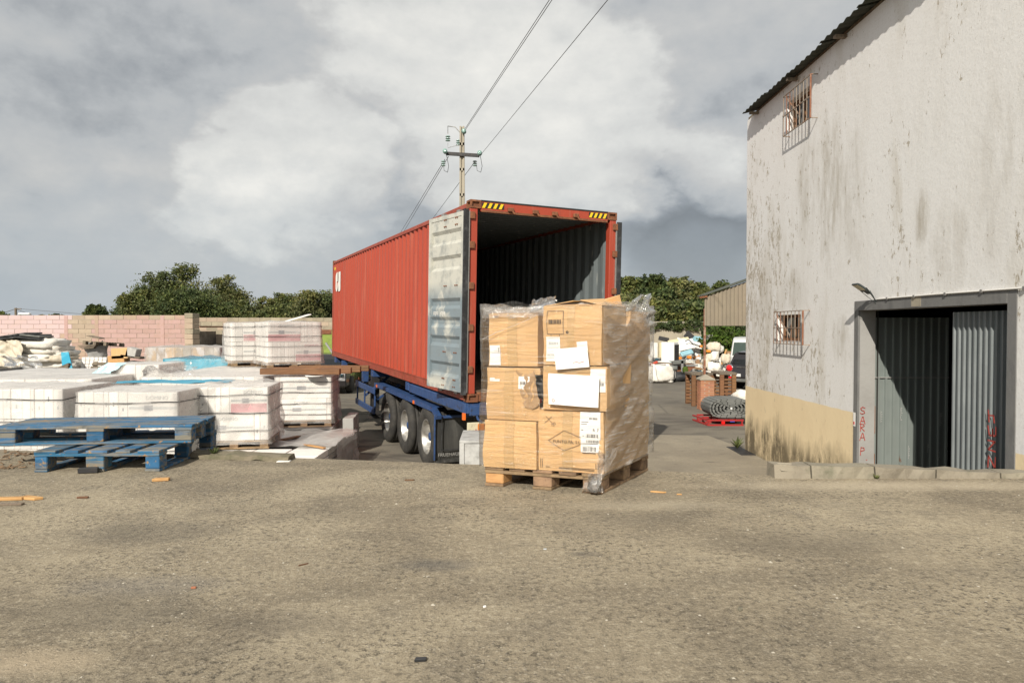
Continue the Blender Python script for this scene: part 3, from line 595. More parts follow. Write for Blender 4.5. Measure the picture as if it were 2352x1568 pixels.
# roof: corrugated fibre-cement sheets overhanging the wall
SL = math.tan(R(14)); shw = 1.06; y_ = 12.88; i = 0
def sheet_mesh():
    mb = MB(); nw = 12; per = 8; prof = []
    for j in range(nw * per // 2 + 1):
        t = j / (nw * per // 2); prof.append((-t * (shw + .04), .013 * math.sin(2 * math.pi * t * 6 * 1.0)))
    vs = []
    for x in (0, 6.1):
        for (yy, zz) in prof: vs.append((x, yy, zz + x * SL))
    q = len(prof); vs += [(x, y, z + .008) for x, y, z in vs]
    fs = [(j, j + 1, q + j + 1, q + j) for j in range(q - 1)] + [(2 * q + j, 3 * q + j, 3 * q + j + 1, 2 * q + j + 1) for j in range(q - 1)] + [(j, 2 * q + j, 2 * q + j + 1, j + 1) for j in range(q - 1)]
    mb.add(vs, fs, 0, True); me = mb.mesh('roof_sheet'); me.materials.append(MATS['roof_dark']); return me
sm_ = sheet_mesh(); random.seed(8)
rp = MB(); rp.box(.02, .10, Y0 - 6, Y1 - 6, ZT - YARD - .001, ZT - YARD + .06); rp = rp.build('roof', 'weathered_wood', bld)
while y_ > Y0 + .5:
    o = link('roof_sheet', sm_, rp, matrix=Matrix.Translation((-.20 + random.uniform(-.02, .02), y_ - 6, ZT - YARD + .02 + random.uniform(-.006, .006))) @ Matrix.Rotation(random.uniform(-.01, .01), 4, 'X')); y_ -= shw; i += 1
mb = MB(); mb.add([(5.6, Y0 - 6, ZT - YARD + 1.5), (5.6, Y1 - 6 + .1, ZT - YARD + 1.5), (11.3, Y1 - 6 + .1, ZT - YARD + .2), (11.3, Y0 - 6, ZT - YARD + .2)], [(0, 1, 2, 3)]); mb.build('far_roof_slope', 'roof_dark', rp)
for yy in (12.6, 10.9, 9.3, 7.7, 6.2, 4.6): MB().box(-.16, .5, yy - 6, yy - 6 + .07, ZT - YARD - .05, ZT - YARD - .012).build('rafter', 'weathered_wood', rp)
# floodlight above the door, conduit along the lintel
fl = thing('floodlight', 'black floodlight on a bracket above the corner of the warehouse door', 'lamp', (XW, 8.52, 1.56))
Mf = T3(-.17, .02, .08, 0, 0, R(33)) @ Matrix.Scale(.74, 4) ; mb = MB(); mb.box(-.13, .10, -.10, .10, -.012, .018, M=Mf); mb.box(-.10, .08, -.08, .08, .018, .03, M=Mf); mb.box(.08, .17, -.05, .05, -.012, .025, M=Mf); mb.build('lamp_body', 'floodlight_body', fl, bevel=.004)
mb = MB(); mb.box(-.115, .04, -.085, .085, -.018, -.0125, M=Mf); mb.build('lamp_glass', 'led_panel', fl)
mb = MB(); mb.bar((-.17, -.105, .08), (0, -.03, -.09), .012, .006); mb.bar((-.17, .105, .08), (0, .03, -.09), .012, .006); mb.box(-.008, 0, -.05, .05, -.11, -.07); mb.tube([(-.07, 0, .05), (-.03, -.02, -.03), (-.005, -.03, -.13)], .005, 5); mb.build('bracket', 'floodlight_body', fl)
cn = thing('conduit', 'thin white cable conduit clipped along the wall over the sheet door', 'pipe', (XW, 8.45, 1.50))
mb = MB(); mb.tube([(-.018, 0, 0), (-.018, -1.2, .004), (-.018, -2.6, -.002), (-.018, -6, .01)], .010, 6); mb.build('tube', 'pvc_white', cn)
for i in range(6): MB().box(-.03, 0, -.25 - i * .55, -.22 - i * .55, -.016, .014).build('clip', 'galvanised', cn)

# kerb stones at the end of the platform
kerb = thing('kerb', 'row of pale concrete kerb stones along the platform edge before the warehouse door', 'kerb', (2.0, 5.18, 0))
random.seed(4)
xs_ = [0.0, .28, .77, 1.23, 1.73, 2.12]
for i, (a, b) in enumerate(zip(xs_, xs_[1:])):
    mb = MB(); h0 = .10 if i else .105; z_ = [.100, .094, .086, .062, .042, .030]
    nn = 6
    for j in range(nn):
        xa = a + .006 + (b - a - .012) * j / nn; xb = a + .006 + (b - a - .012) * (j + 1) / nn
        ha = z_[i] + (z_[i + 1] - z_[i]) * j / nn; hb = z_[i] + (z_[i + 1] - z_[i]) * (j + 1) / nn
        vs = [(xa, 0, -.02), (xb, 0, -.02), (xb, .012, hb), (xa, .012, ha), (xa, .17, -.02), (xb, .17, -.02), (xb, .155, hb), (xa, .155, ha)]
        fs = [(0, 1, 2, 3), (3, 2, 6, 7), (7, 6, 5, 4)] + ([(0, 3, 7, 4)] if j == 0 else []) + ([(1, 5, 6, 2)] if j == nn - 1 else [])
        vs = [(x, y + .028 * mn.noise(Vector((x * 6, z * 14, 2))), z + (.020 * mn.noise(Vector((x * 6 + 5, y * 12, 3))) if z > 0 else 0)) for x, y, z in vs]
        mb.add(vs, fs)
    if i == 0: mb.add([(.05, -.004, .06), (.13, -.004, .055), (.15, .05, .112), (.04, .05, .112)], [(0, 1, 2, 3)])
    me = mb.mesh('kerb_stone'); me.materials.append(MATS['kerb_stone']); link('kerb_stone', me, kerb)
# ---------------------------------------------------------------- container on its trailer
CM = Matrix.Translation((-0.6408, 9.7714, H - 1.0726)) @ Matrix.Rotation(.41277, 4, 'Z') @ Matrix.Rotation(.01696, 4, 'X') @ Matrix.Rotation(.01273, 4, 'Y')
CL, CW, CH = 12.192, 2.438, 2.896
ct = thing('shipping_container', 'long red high shipping container with rear doors open on the blue trailer', 'shipping container', matrix=CM)
def corr(L_, a0, z0, z1, name, mats, flip, x_out, pitch=.278, dep=.036):
    """side wall: vertical trapezoid corrugation, red outside, grey inside"""
    mb = MB(); prof = []; n_ = int((L_ - 2 * a0) / pitch); p = (L_ - 2 * a0) / n_
    for i in range(n_):
        y = a0 + i * p; prof += [(y, 0), (y + p * .26, 0), (y + p * .50, dep), (y + p * .76, dep)]
    prof.append((L_ - a0, 0)); q = len(prof); sg = -1 if flip else 1
    o = [(x_out + sg * d, y) for y, d in prof]; inn = [(x + sg * .004, y) for x, y in o]
    for ln, mi in ((o, 0), (inn, 1)):
        vs = [(x, y, z) for z in (z0, z1) for x, y in ln]; fs = [(i, i + 1, q + i + 1, q + i) for i in range(q - 1)]
        mb.add(vs, fs, mi)
    me = mb.mesh(name)
    for m in mats: me.materials.append(MATS[m])
    return link(name, me, ct)
corr(CL, .16, .16, CH - .10, 'side_panel', ['red_paint', 'container_grey'], False, .018)
corr(CL, .16, .16, CH - .10, 'side_panel', ['red_paint', 'container_grey'], True, CW - .018)
for x0 in (0.0, CW - .07):
    MB().box(x0 + .004, x0 + .064, .16, CL - .16, CH - .10, CH - .03).build('top_rail', 'dark_red_paint', ct, bevel=.006)
    mb = MB(); mb.box(x0 + .002, x0 + .062, .16, CL - .16, .012, .16); mb.box(x0 - .008 if x0 == 0 else x0 + .06, x0 + .004 if x0 == 0 else x0 + .078, .16, CL - .16, .150, .163); mb.build('bottom_rail', 'dark_red_paint', ct)
mb = MB(); nr = 58; prof = []
for i in range(nr):
    y = .1 + (CL - .2) * i / nr; p = (CL - .2) / nr; prof += [(y, 0), (y + p * .4, 0), (y + p * .5, -.02), (y + p * .9, -.02)]
q = len(prof); mb.add([(x, y, CH - .035 + z) for x in (.05, CW - .05) for y, z in prof], [(i, i + 1, q + i + 1, q + i) for i in range(q - 1)]); mb.add([(x, y, CH - .041 + z) for x in (.05, CW - .05) for y, z in prof], [(i, i + 1, q + i + 1, q + i) for i in range(q - 1)], 1)
mb.build('roof', ['dark_red_paint', 'container_grey'], ct)
mb = MB(); mb.box(.06, CW - .06, CL - .10, CL - .06, .1, CH - .06); mb.build('front_wall', 'container_grey', ct)
for i in range(7):
    w_ = (CW - .13) / 7; MB().box(.065 + i * w_ + .003, .065 + (i + 1) * w_ - .003, .06, CL - .12, .135, .163).build('floor_board', 'floor_plywood', ct)
mb = MB()
for i in range(40): mb.box(.06, CW - .06, .3 + i * .3, .35 + i * .3, .02, .13)
mb.build('cross_member', 'dark_steel', ct)
# corner castings with their holes
def casting():
    bm = bmesh.new(); bmesh.ops.create_cube(bm, size=1)
    bmesh.ops.scale(bm, verts=bm.verts, vec=(.162, .178, .118)); bm.faces.ensure_lookup_table()
    for f in [f for f in bm.faces if abs(f.normal.z) < .5]:
        r = bmesh.ops.inset_region(bm, faces=[f], thickness=.036); r2 = bmesh.ops.inset_region(bm, faces=[f], thickness=.0005, depth=-.03)
        for v in f.verts: pass
    me = bpy.data.meshes.new('corner_casting'); bm.to_mesh(me); bm.free(); me.materials.append(MATS['rusty_steel']); return me
me_c = casting()
me_h = MB()
for sgn in (-1, 1):
    me_h.lathe([(0, .0001), (0, .034)], (.0, -.0895, 0), 'Y', 12, sm=False)
me_h = MB().lathe([(0, .0001), (0, .034)], (0, -.0895, 0), 'Y', 12, sm=False).mesh('casting_hole'); me_h.materials.append(MATS['hazard_black'])
for x in (.081, CW - .081):
    for y in (.089, CL - .089):
        for z in (.059, CH - .059):
            o = link('corner_casting', me_c, ct, matrix=Matrix.Translation((x, y, z)))
for x in (.0, CW - .12):
    MB().box(x + .004, x + .116, .012, .13, .118, CH - .118).build('corner_post', 'red_paint', ct, bevel=.006)
    MB().box(x, x + .12, CL - .12, CL, .118, CH - .118).build('corner_post', 'dark_red_paint', ct, bevel=.006)
    for z in (.42, 1.02, 1.62, 2.20, 2.62): MB().box(x - .012 if x == 0 else x + .05, x + .07 if x == 0 else x + .132, -.022, .012, z, z + .10).build('hinge_lug', 'rusty_steel', ct, bevel=.006)
hd = MB().box(.162, CW - .162, .01, .09, CH - .155, CH - .018).build('door_header', 'red_paint', ct, bevel=.004)
MB().box(.162, CW - .162, .005, .10, CH - .018, CH + .004).build('header_lip', 'hazard_black', hd)
MB().box(.17, CW - .17, .0, .015, CH - .165, CH - .135).build('header_rust_strip', 'rusty_steel', hd)
for x in (.62, 1.02, 1.34, 1.70):
    mb = MB(); mb.box(x - .045, x + .045, -.035, .01, CH - .135, CH - .075); mb.tube([(x + .02, -.03, CH - .12), (x + .05, -.04, CH - .165)], .018, 6); mb.build('lock_keeper', 'rusty_steel', hd, bevel=.008)
for x0, x1 in ((.175, .52), (CW - .50, CW - .175)):
    mb = MB(); z0, z1 = CH - .108, CH - .032; mb.box(x0, x1, .0045, .0095, z0, z1, 0); n_ = 4; p = (x1 - x0) / n_
    for i in range(n_):
        xa = x0 + i * p; sh = p * .42
        vs = [(xa, .001, z0), (min(xa + p * .5, x1), .001, z0), (min(xa + p * .5 + sh, x1), .001, z1), (min(xa + sh, x1), .001, z1)]; vs += [(x, .0045, z) for x, y, z in vs]
        mb.add(vs, [(0, 1, 2, 3), (7, 6, 5, 4), (0, 4, 5, 1), (1, 5, 6, 2), (2, 6, 7, 3), (3, 7, 4, 0)], 1)
    mb.build('hazard_stripes', ['hazard_black', 'hazard_yellow'], hd)
sl = MB(); sl.box(.162, CW - .162, .02, .14, .0, .135); sl.build('door_sill', 'rusty_steel', ct, bevel=.008)
# doors folded back along the sides
def door(hx, hy, ang, mirror, label):
    M = Matrix.Translation((hx, hy, 0)) @ Matrix.Rotation(ang, 4, 'Z')
    root = bpy.data.objects.new('door', None); 
    DW, z0, z1 = 1.16, .14, 2.73
    mb = MB()                                             # local: x along the door from the hinge, y<0 = cargo face turned outwards
    fr = .085
    mb.box(0, fr, -.028, .028, z0, z1); mb.box(DW - fr, DW, -.028, .028, z0, z1); mb.box(fr, DW - fr, -.026, .026, z1 - .06, z1); mb.box(fr, DW - fr, -.026, .026, z0, z0 + .07)
    prof = [(z0 + .07, 0)]
    for zc in (2.40, 2.06, 1.46, 1.16, .86, .36): pass
    seq = [(.44, .16), (.86, .10), (1.14, .10), (1.42, .10), (2.02, .16), (2.40, .16)]
    for zc, hw in seq: prof += [(zc - hw / 2 - .03, 0), (zc - hw / 2 + .02, .036), (zc + hw / 2 - .02, .036), (zc + hw / 2 + .03, 0)]
    prof += [(z1 - .06, 0)]; q = len(prof)
    for off, mi in ((-.018, 0), (.014, 1)):
        vs = [(x, off + d, z) for x in (fr, DW - fr) for z, d in prof]; mb.add(vs, [(i, i + 1, q + i + 1, q + i) for i in range(q - 1)], mi)
    sg = -1 if mirror else 1
    mb.v = [tuple(M @ Vector((x, y * sg, z))) for x, y, z in mb.v]
    d = mb.build('door', ['door_lining', 'red_paint'], ct); d['label'] = label
    bl = MB()
    for zz in (2.66, 2.56, 1.68, .70, .30, .20):
        for xx in ((.22, .27, .58, .63) if zz > 2.5 or zz < .4 else (.20, .26, .55, .61)): bl.tube([(xx, -.018, zz), (xx, -.034, zz)], .011, 6)
    bl.v = [tuple(M @ Vector((x, y * sg, z))) for x, y, z in bl.v]; bl.build('bolts', 'rusty_steel', d)
    g = MB(); g.box(-.035, -.012, -.05, .03, z0 - .03, z1 + .02); g.box(-.012, -.001, -.04, -.02, z0 - .03, z1 + .02); g.v = [tuple(M @ Vector((x, y * sg, z))) for x, y, z in g.v]; g.build('door_gasket', 'black_plastic', d)
    g = MB(); g.box(-.030, -.004, .031, .05, z0, z1)
    g.v = [tuple(M @ Vector((x, y * sg, z))) for x, y, z in g.v]; g.build('door_edge', 'galvanised', d)
    lk = MB()
    for xx in (.30, .80):
        lk.tube([(xx, .05, z0 - .05), (xx, .05, z1 + .04)], .017, 8)
        lk.box(xx - .05, xx + .05, .028, .075, z1 - .02, z1 + .05); lk.box(xx - .05, xx + .05, .028, .075, z0 - .04, z0 + .03)
    lk.v = [tuple(M @ Vector((x, y * sg, z))) for x, y, z in lk.v]; lk.build('lock_rod', 'galvanised', d)
    return d
dl = door(-.065, .00, math.radians(90 + 8.5), True, 'left door folded back, grey lining with white overspray')
door(CW + .035, .02, math.radians(90 - .6), False, 'right door folded back, seen edge on')
# faded handwriting on the lining of the left door
Md = Matrix.Translation((-.065, 0, 0)) @ Matrix.Rotation(R(98.5), 4, 'Z') @ Matrix(((-1, 0, 0, .98), (0, 0, 1, .0215), (0, 1, 0, 1.25), (0, 0, 0, 1)))
text('ops   ope', .11, 'logo_white', Md, dl)
# what is left of the owner's white letters on the far end of the side
lg = MB(); Ml = axes((.0155, CL - .40, 1.95), (0, -1, 0), (0, 0, 1)) @ Matrix.Diagonal((1.02, .66, 1, 1))
lo = [(.00, .00), (.10, -.06)]
def poly(pts, M): 
    n_ = len(pts); vs = [M @ Vector((x, y, 0)) for x, y in pts] + [M @ Vector((x, y, .003)) for x, y in pts]
    lg.add(vs, [tuple(range(n_))[::-1], tuple(range(n_, 2 * n_))] + [(i, (i + 1) % n_, n_ + (i + 1) % n_, n_ + i) for i in range(n_)])
k_ = 1.0
poly([(.10, .50), (.10, .12), (.20, .0), (.36, -.01), (.36, .08), (.30, .14), (.30, .43), (.42, .44), (.42, .82), (.36, .86), (.16, .78), (.10, .68)], Ml)
poly([(.32, .10), (.38, .02), (.52, .26), (.52, .40), (.46, .38)], Ml)
poly([(.56, .0), (.60, -.02), (.82, -.02), (.90, .04), (.90, .84), (.58, .84), (.58, .55), (.56, .50)], Ml)
lg.v = [(x, y, z) for x, y, z in lg.v]; lg.build('logo', 'logo_white', ct)
# yellow sticker by the far corner
MB().box(.012, .0165, CL - .45, CL - .28, 2.60, 2.68).build('sticker', 'hazard_yellow', ct)

# trailer
tr = thing('container_trailer', 'blue three-axle skeletal trailer carrying the red container', 'trailer', matrix=CM)
for x in (.62, CW - .78): 
    mb = MB(); mb.box(x, x + .16, .3, CL - .5, -.08, -.06); mb.box(x, x + .16, .3, CL - .5, -.40, -.38); mb.box(x + .07, x + .09, .3, CL - .5, -.38, -.08); mb.build('chassis_beam', 'dark_steel', tr)
for y in (.03, 3.3, 6.4, 11.6):
    MB().box(.02, CW - .02, y, y + .22, -.17, -.015).build('bolster', 'blue_steel', tr, bevel=.008)
# long tread-plate rail right under the box, near side and far side
for x in (-.02, CW - .10):
    mb = MB(); mb.box(x, x + .12, .04, 3.1, -.17, -.02); mb.build('side_rail', 'blue_steel', tr, bevel=.006)
    fl_ = MB(); fl_.box(x - .03, x + .17, 1.60, 5.9, -.275, -.255); fl_.box(x - .035, x - .02, 1.60, 5.9, -.33, -.25); fl_.bar((x + .02, 1.62, -.29), (x + .02, 1.32, -.40), .09, .06); fl_.build('wing_rail', 'blue_steel', tr)
rear = MB(); rear.box(.05, CW - .05, .02, .14, -.20, -.06); rear.box(.75, CW - .35, .00, .10, -.40, -.20); rear.build('rear_crossbeam', 'blue_steel', tr, bevel=.008)
for x in (-.045, CW + .01):
    mb = MB(); mb.box(x, x + .035, .03, .09, -.26, -.16); mb.build('marker_lamp', 'marker_orange', tr)
for y in (2.6, 5.6, 7.6): MB().box(-.064, -.05, y, y + .09, -.33, -.275).build('marker_lamp', 'marker_orange', tr)
# wheels
GZc = -1.235                                             # local level of the yard under the wheels
def wheel(y, side):
    r = .525; xo = -.05 if side < 0 else CW + .05; s = 1 if side < 0 else -1
    zc = {0: 0}[0]
    # height of the axle so that the tyre rests on the yard
    wp = CM @ Vector((xo, y, 0)); zc = -(wp.z - YARD) + r * .985
    ty = MB(); wdt = .37
    ty.lathe([(s * o, q) for o, q in ((.035, .30), (.012, .33), (.0, .39), (.004, .46), (.03, .508), (.06, r), (.115, r), (.12, r - .014), (.13, r - .014), (.135, r), (.18, r), (.185, r - .014), (.195, r - .014), (.20, r), (.25, r), (.255, r - .014), (.265, r - .014), (.27, r), (wdt - .06, r), (wdt - .03, .508), (wdt, .46), (wdt, .36), (wdt - .03, .30))], (xo, y, zc), 'X', 40)
    t_ = ty.build('tyre', 'tyre_rubber', None)
    t_.name = 'wheel'; t_.parent = tr
    rm = MB(); rm.lathe([(s * o, q) for o, q in ((.035, .30), (.028, .292), (.04, .278), (.10, .262), (.115, .255), (.17, .25), (.205, .235), (.215, .19), (.20, .165), (.15, .145), (.15, .10))], (xo, y, zc), 'X', 40)
    rim = rm.build('rim', 'rim_steel', t_)
    hb = MB(); hb.lathe([(s * o, q) for o, q in ((.19, .085), (.10, .075), (.085, .065), (.08, .0005))], (xo, y, zc), 'X', 20); hb.build('hub', 'blue_steel', t_)
    nt = MB()
    for i in range(10):
        a = i * math.pi / 5; nt.tube([(xo + s * .20, y + .19 * math.cos(a), zc + .19 * math.sin(a)), (xo + s * .165, y + .19 * math.cos(a), zc + .19 * math.sin(a))], .013, 6)
    nt.build('wheel_nuts', 'rusty_steel', t_)
    return zc
AX = (1.96, 3.38, 4.80)
for y in AX:
    for sd_ in (-1, 1): zc = wheel(y, sd_)
    MB().tube([(.3, y, zc), (CW - .3, y, zc)], .065, 10).build('axle', 'dark_steel', tr)
# rear mudflap with the maker's name, its bracket
fp = MB(); fx0, fx1, fz0, fz1 = -.06, .70, -1.12, -.42
n_ = 10; vs = []
for i in range(n_ + 1):
    for j in range(7):
        x = fx0 + (fx1 - fx0) * j / 6; z = fz1 + (fz0 - fz1) * i / n_
        vs.append((x, 1.40 - .02 * math.sin(i / n_ * 3) + .012 * math.sin(j * 1.1), z))
fp.add(vs, [(i * 7 + j, i * 7 + j + 1, (i + 1) * 7 + j + 1, (i + 1) * 7 + j) for i in range(n_) for j in range(6)], 0, True)
fp.add([(x, y + .012, z) for x, y, z in vs], [(i * 7 + j, i * 7 + j + 1, (i + 1) * 7 + j + 1, (i + 1) * 7 + j) for i in range(n_) for j in range(6)], 0, True)
flap = fp.build('mudflap', 'rubber_flap', tr)
text('FRUEHAUF', .080, 'rub_grey', axes((.0, 1.345, -1.04), (1, 0, 0), (0, 0, 1)), flap)
mb = MB(); mb.box(fx0, fx1, 1.352, 1.362, -1.145, -1.105); mb.build('flap_hem', 'rubber_flap', flap)
mb = MB(); mb.bar((-.055, 1.37, -.40), (-.055, 1.36, -1.1), .012, .05); mb.bar((-.055, 1.38, -.40), (.6, 1.38, -.40), .04, .04); mb.build('flap_bracket', 'blue_steel', tr)
mb = MB(); pts_ = []
for t in range(0, 26):
    a = t / 25; x = .06 + (.62 - .06) * min(1, max(0, (a - .35) / .3)); z = -.42 - .52 * (min(a / .3, 1)) if a < .65 else -.94 + .5 * (a - .65) / .35
    pts_.append((x if a < .65 else .62, 1.345, z if a < .65 else z))
mb.tube(pts_, .008, 5); mb.build('hanging_hose', 'black_plastic', tr)
# rear lamps
lp = MB(); lp.box(.02, .62, .02, .06, -.50, -.30); lp = lp.build('lamp_board', 'cream_plastic', tr, bevel=.006)
MB().box(.17, .27, -.02, .02, -.42, -.315).build('indicator_lamp', 'lamp_amber', lp, bevel=.01); MB().box(.275, .56, -.02, .02, -.42, -.315).build('tail_lamp', 'lamp_red', lp, bevel=.01)
MB().prism([(0, 0), (.11, 0), (.055, .10)], 0, .008, M=axes((.09, .018, -.49), (1, 0, 0), (0, 0, 1))).build('reflector', 'lamp_red', lp)
mb = MB(); mb.bar((.4, .06, -.30), (.4, .06, -.20), .05, .05); mb.tube([(.16, .05, -.18), (.18, .04, -.25), (.24, .03, -.30)], .02, 6); mb.build('lamp_bracket', 'blue_steel', tr)
# side guard ahead of the wheels
sg_ = MB(); xg = -.10
for z in (-.42, -.86): sg_.bar((xg, 5.65, z), (xg, 7.75, z), .03, .13)
for y in (5.75, 6.85, 7.72): sg_.bar((xg + .03, y, -.36), (xg + .03, y, -.90), .03, .07)
sg_.bar((xg + .04, 5.8, -.64), (.5, 5.8, -.3), .05, .05); sg_.bar((xg + .04, 6.85, -.64), (.5, 6.85, -.2), .05, .05); sg_.bar((xg + .04, 7.7, -.5), (.5, 7.7, -.2), .05, .05)
sg_.build('side_guard', 'blue_steel', tr, bevel=.005)
ll = MB(); ll.box(.12, .30, 6.95, 7.12, -1.12, -.1); ll.box(.05, .36, 6.88, 7.2, -1.20, -1.14); ll.box(.16, .26, 6.98, 7.08, -1.16, -1.1); ll.build('landing_leg', 'dark_steel', tr)
mb = MB(); mb.box(.55, CW - .55, 5.6, 9.4, -.62, -.42); mb.build('spare_carrier', 'dark_steel', tr)
for y in (7.35, 10.2): MB().box(-.02, .12, y, y + .15, -.36, -.03).build('rail_hanger', 'blue_steel', tr)
# kingpin end rests on a tractor hidden behind the box
mb = MB(); mb.box(.3, CW - .3, 10.6, 12.4, -.40, -.20); mb.build('neck_plate', 'dark_steel', tr)

# aluminium step at the platform edge
stp = thing('dock_step', 'aluminium tread plate step standing between platform and trailer', 'step', (-.545, 7.05, YARD), R(1))
st_z = H - .02 - 1.15 - YARD + .0
mb = MB(); mb.box(0, 1.3, 0, .72, 1.17, 1.20); mb.build('top_plate', 'aluminium', stp, bevel=.004)
for x, y in ((0, 0), (1.26, 0), (0, .68), (1.26, .68)): MB().box(x, x + .05, y, y + .045, 0, 1.17).build('leg', 'aluminium', stp, bevel=.003)
mb = MB(); mb.box(.051, 1.26, .012, .022, .86, 1.165); mb.box(.05, 1.26, .0, .03, .83, .86)
for i in range(24):
    for j in range(6):
        cx_, cz = .10 + i * .05, .885 + j * .05; s_ = 1 if (i + j) % 2 else -1
        mb.bar((cx_ - .012, .0105, cz - .012 * s_), (cx_ + .012, .0105, cz + .012 * s_), .005, .003, up=(0, 1, 0))
mb.build('riser_plate', 'aluminium', stp)
mb = MB(); mb.box(0.05, 1.26, .0, .30, .80, .83); mb.build('lower_tread', 'aluminium', stp)
# ---------------------------------------------------------------- loaded pallet in the middle
O_ = Vector((-.198, 4.946, 0)); E1 = Vector((math.cos(R(18)), -math.sin(R(18)), 0)); E2 = Vector((math.sin(R(31)), math.cos(R(31)), 0))
def U(u, v, w_=0.0): return E1 * u + E2 * v + Vector((0, 0, w_))
def tosk(mb): mb.v = [tuple(U(*p)) for p in mb.v]; return mb
def skbox(u0, u1, v0, v1, w0, w1, mi=0, mb=None):
    mb = mb or MB(); b = MB().box(u0, u1, v0, v1, w0, w1); mb.add([U(*p) for p in b.v], b.f, mi); return mb
PW, PD = .86, .93
pal = thing('wooden_pallet', 'worn brown wooden pallet under the film-wrapped cartons', 'pallet', O_)
random.seed(12)
for i, (a, b) in enumerate(((0, .14), (.185, .30), (.36, .50), (.555, .68), (.72, .86))): skbox(a, b, .0 + random.uniform(-.01, .01), PD, .118, .140).build('deck_board', 'pallet_wood', pal, bevel=.003)
for v in (.0, .40, .79): skbox(0, PW, v, v + .14, .095, .1175).build('cross_board', 'pallet_wood', pal, bevel=.003)
for i, u in enumerate((0, .36, .72)):
    for v in (.0, .40, .79): skbox(u + .002, u + .138, v + .006, v + .134, .022, .0945).build('block', 'fresh_wood' if (i == 0 and v == 0) else 'pallet_wood', pal, bevel=.005)
    skbox(u, u + .14, .0, PD, 0.001, .0215).build('runner_board', 'pallet_wood', pal, bevel=.003)
# cartons
def cface(mb_pts): return mb_pts
def carton(label, u0, u1, v0, v1, w0, w1, seed=0, tape=True, tape_u=None, open_top=False, hole=False, lean=0.0, yaw=0.0, tapeside=False):
    r = thing('cardboard_carton', label, 'carton', O_ + U(u0, v0, w0), group='cartons on the wrapped pallet')
    uw, vd, h = u1 - u0, v1 - v0, w1 - w0; nx, nz = 9, 8
    def bulge(u, v, w_):
        fu, fv, fw = u / uw, v / vd, w_ / h
        b = .014 * math.sin(math.pi * min(1, max(0, fu))) * math.sin(math.pi * min(1, max(0, fw)))
        nzv = mn.noise(Vector((u * 5 + seed, w_ * 5, v * 5 + seed * 2))) * .012
        v2 = v - (b + nzv) * (1 - fv) + (b + nzv) * fv
        u2 = u + nzv * (fu * 2 - 1) + .008 * math.sin(math.pi * min(1, max(0, fw))) * (fu * 2 - 1) * math.sin(math.pi * min(1, max(0, fv)))
        return U(u2 + lean * w_, v2, w_)
    mb = MB()
    def grid(f, na, nb, skip=None):
        vs = [f(i / na, j / nb) for j in range(nb + 1) for i in range(na + 1)]
        mb.add(vs, [(j * (na + 1) + i, j * (na + 1) + i + 1, (j + 1) * (na + 1) + i + 1, (j + 1) * (na + 1) + i) for j in range(nb) for i in range(na) if not (skip and skip(i / na, j / nb))], 0)
    grid(lambda a, b: bulge(a * uw, 0, b * h), nx, nz, (lambda a, b: a > .80 and .30 < b < .80) if hole else None)
    grid(lambda a, b: bulge(a * uw, vd, b * h), nx, nz); grid(lambda a, b: bulge(0, a * vd, b * h), nx, nz)
    grid(lambda a, b: bulge(uw, a * vd, b * h), nx, nz, (lambda a, b: a < .3 and .2 < b < .85) if hole else None)
    grid(lambda a, b: bulge(a * uw, b * vd, 0), 2, 2)
    if not open_top: grid(lambda a, b: bulge(a * uw, b * vd, h), 4, 4)
    me = mb.mesh('box'); me.materials.append(MATS['cardboard']); link('box', me, r)
    if tape:
        tu = uw * .5 if tape_u is None else tape_u
        t = MB(); k_ = 8
        vs = [bulge(tu + d, 0, j / k_ * h) + Vector((0, -.003, 0)) for j in range(k_ + 1) for d in (-.036, .036)]
        t.add(vs, [(2 * j, 2 * j + 1, 2 * j + 3, 2 * j + 2) for j in range(k_)]); t.build('tape', 'packing_tape', r)
    r_b = bulge
    def P_(u, w_, off=-.005): return bulge(u, 0, w_) + Vector((math.sin(R(18)), math.cos(R(18)), 0)) * off
    return r, P_, bulge, (uw, vd, h)
def patch(P_, u0, u1, w0, w1, name, m, parent, off=-.005, ang=0.0, label=None):
    cu, cw = (u0 + u1) / 2, (w0 + w1) / 2; ca, sa = math.cos(ang), math.sin(ang); mb = MB(); n_ = 5
    g = []
    for j in range(n_ + 1):
        for i in range(n_ + 1):
            du = (u0 - cu) + (u1 - u0) * i / n_; dw = (w0 - cw) + (w1 - w0) * j / n_; g.append(P_(cu + du * ca - dw * sa, cw + du * sa + dw * ca, off))
    mb.add(g, [(j * (n_ + 1) + i, j * (n_ + 1) + i + 1, (j + 1) * (n_ + 1) + i + 1, (j + 1) * (n_ + 1) + i) for j in range(n_) for i in range(n_)])
    o = mb.build(name, m, parent)
    if label: o['label'] = label
    return o
def bars(P_, u0, u1, w0, w1, parent, seed=0, m='print_black', off=-.0065, vertical=False):
    random.seed(seed); mb = MB(); x = 0.0; L_ = (w1 - w0) if vertical else (u1 - u0)
    while x < L_:
        wdt = random.choice((.0022, .0035, .005)); 
        if x + wdt > L_: break
        if vertical: q = [P_(u0, w0 + x, off), P_(u1, w0 + x, off), P_(u1, w0 + x + wdt, off), P_(u0, w0 + x + wdt, off)]
        else: q = [P_(u0 + x, w0, off), P_(u0 + x + wdt, w0, off), P_(u0 + x + wdt, w1, off), P_(u0 + x, w1, off)]
        mb.add(q, [(0, 1, 2, 3)]); x += wdt + random.choice((.002, .003, .005))
    mb.build('barcode', m, parent)
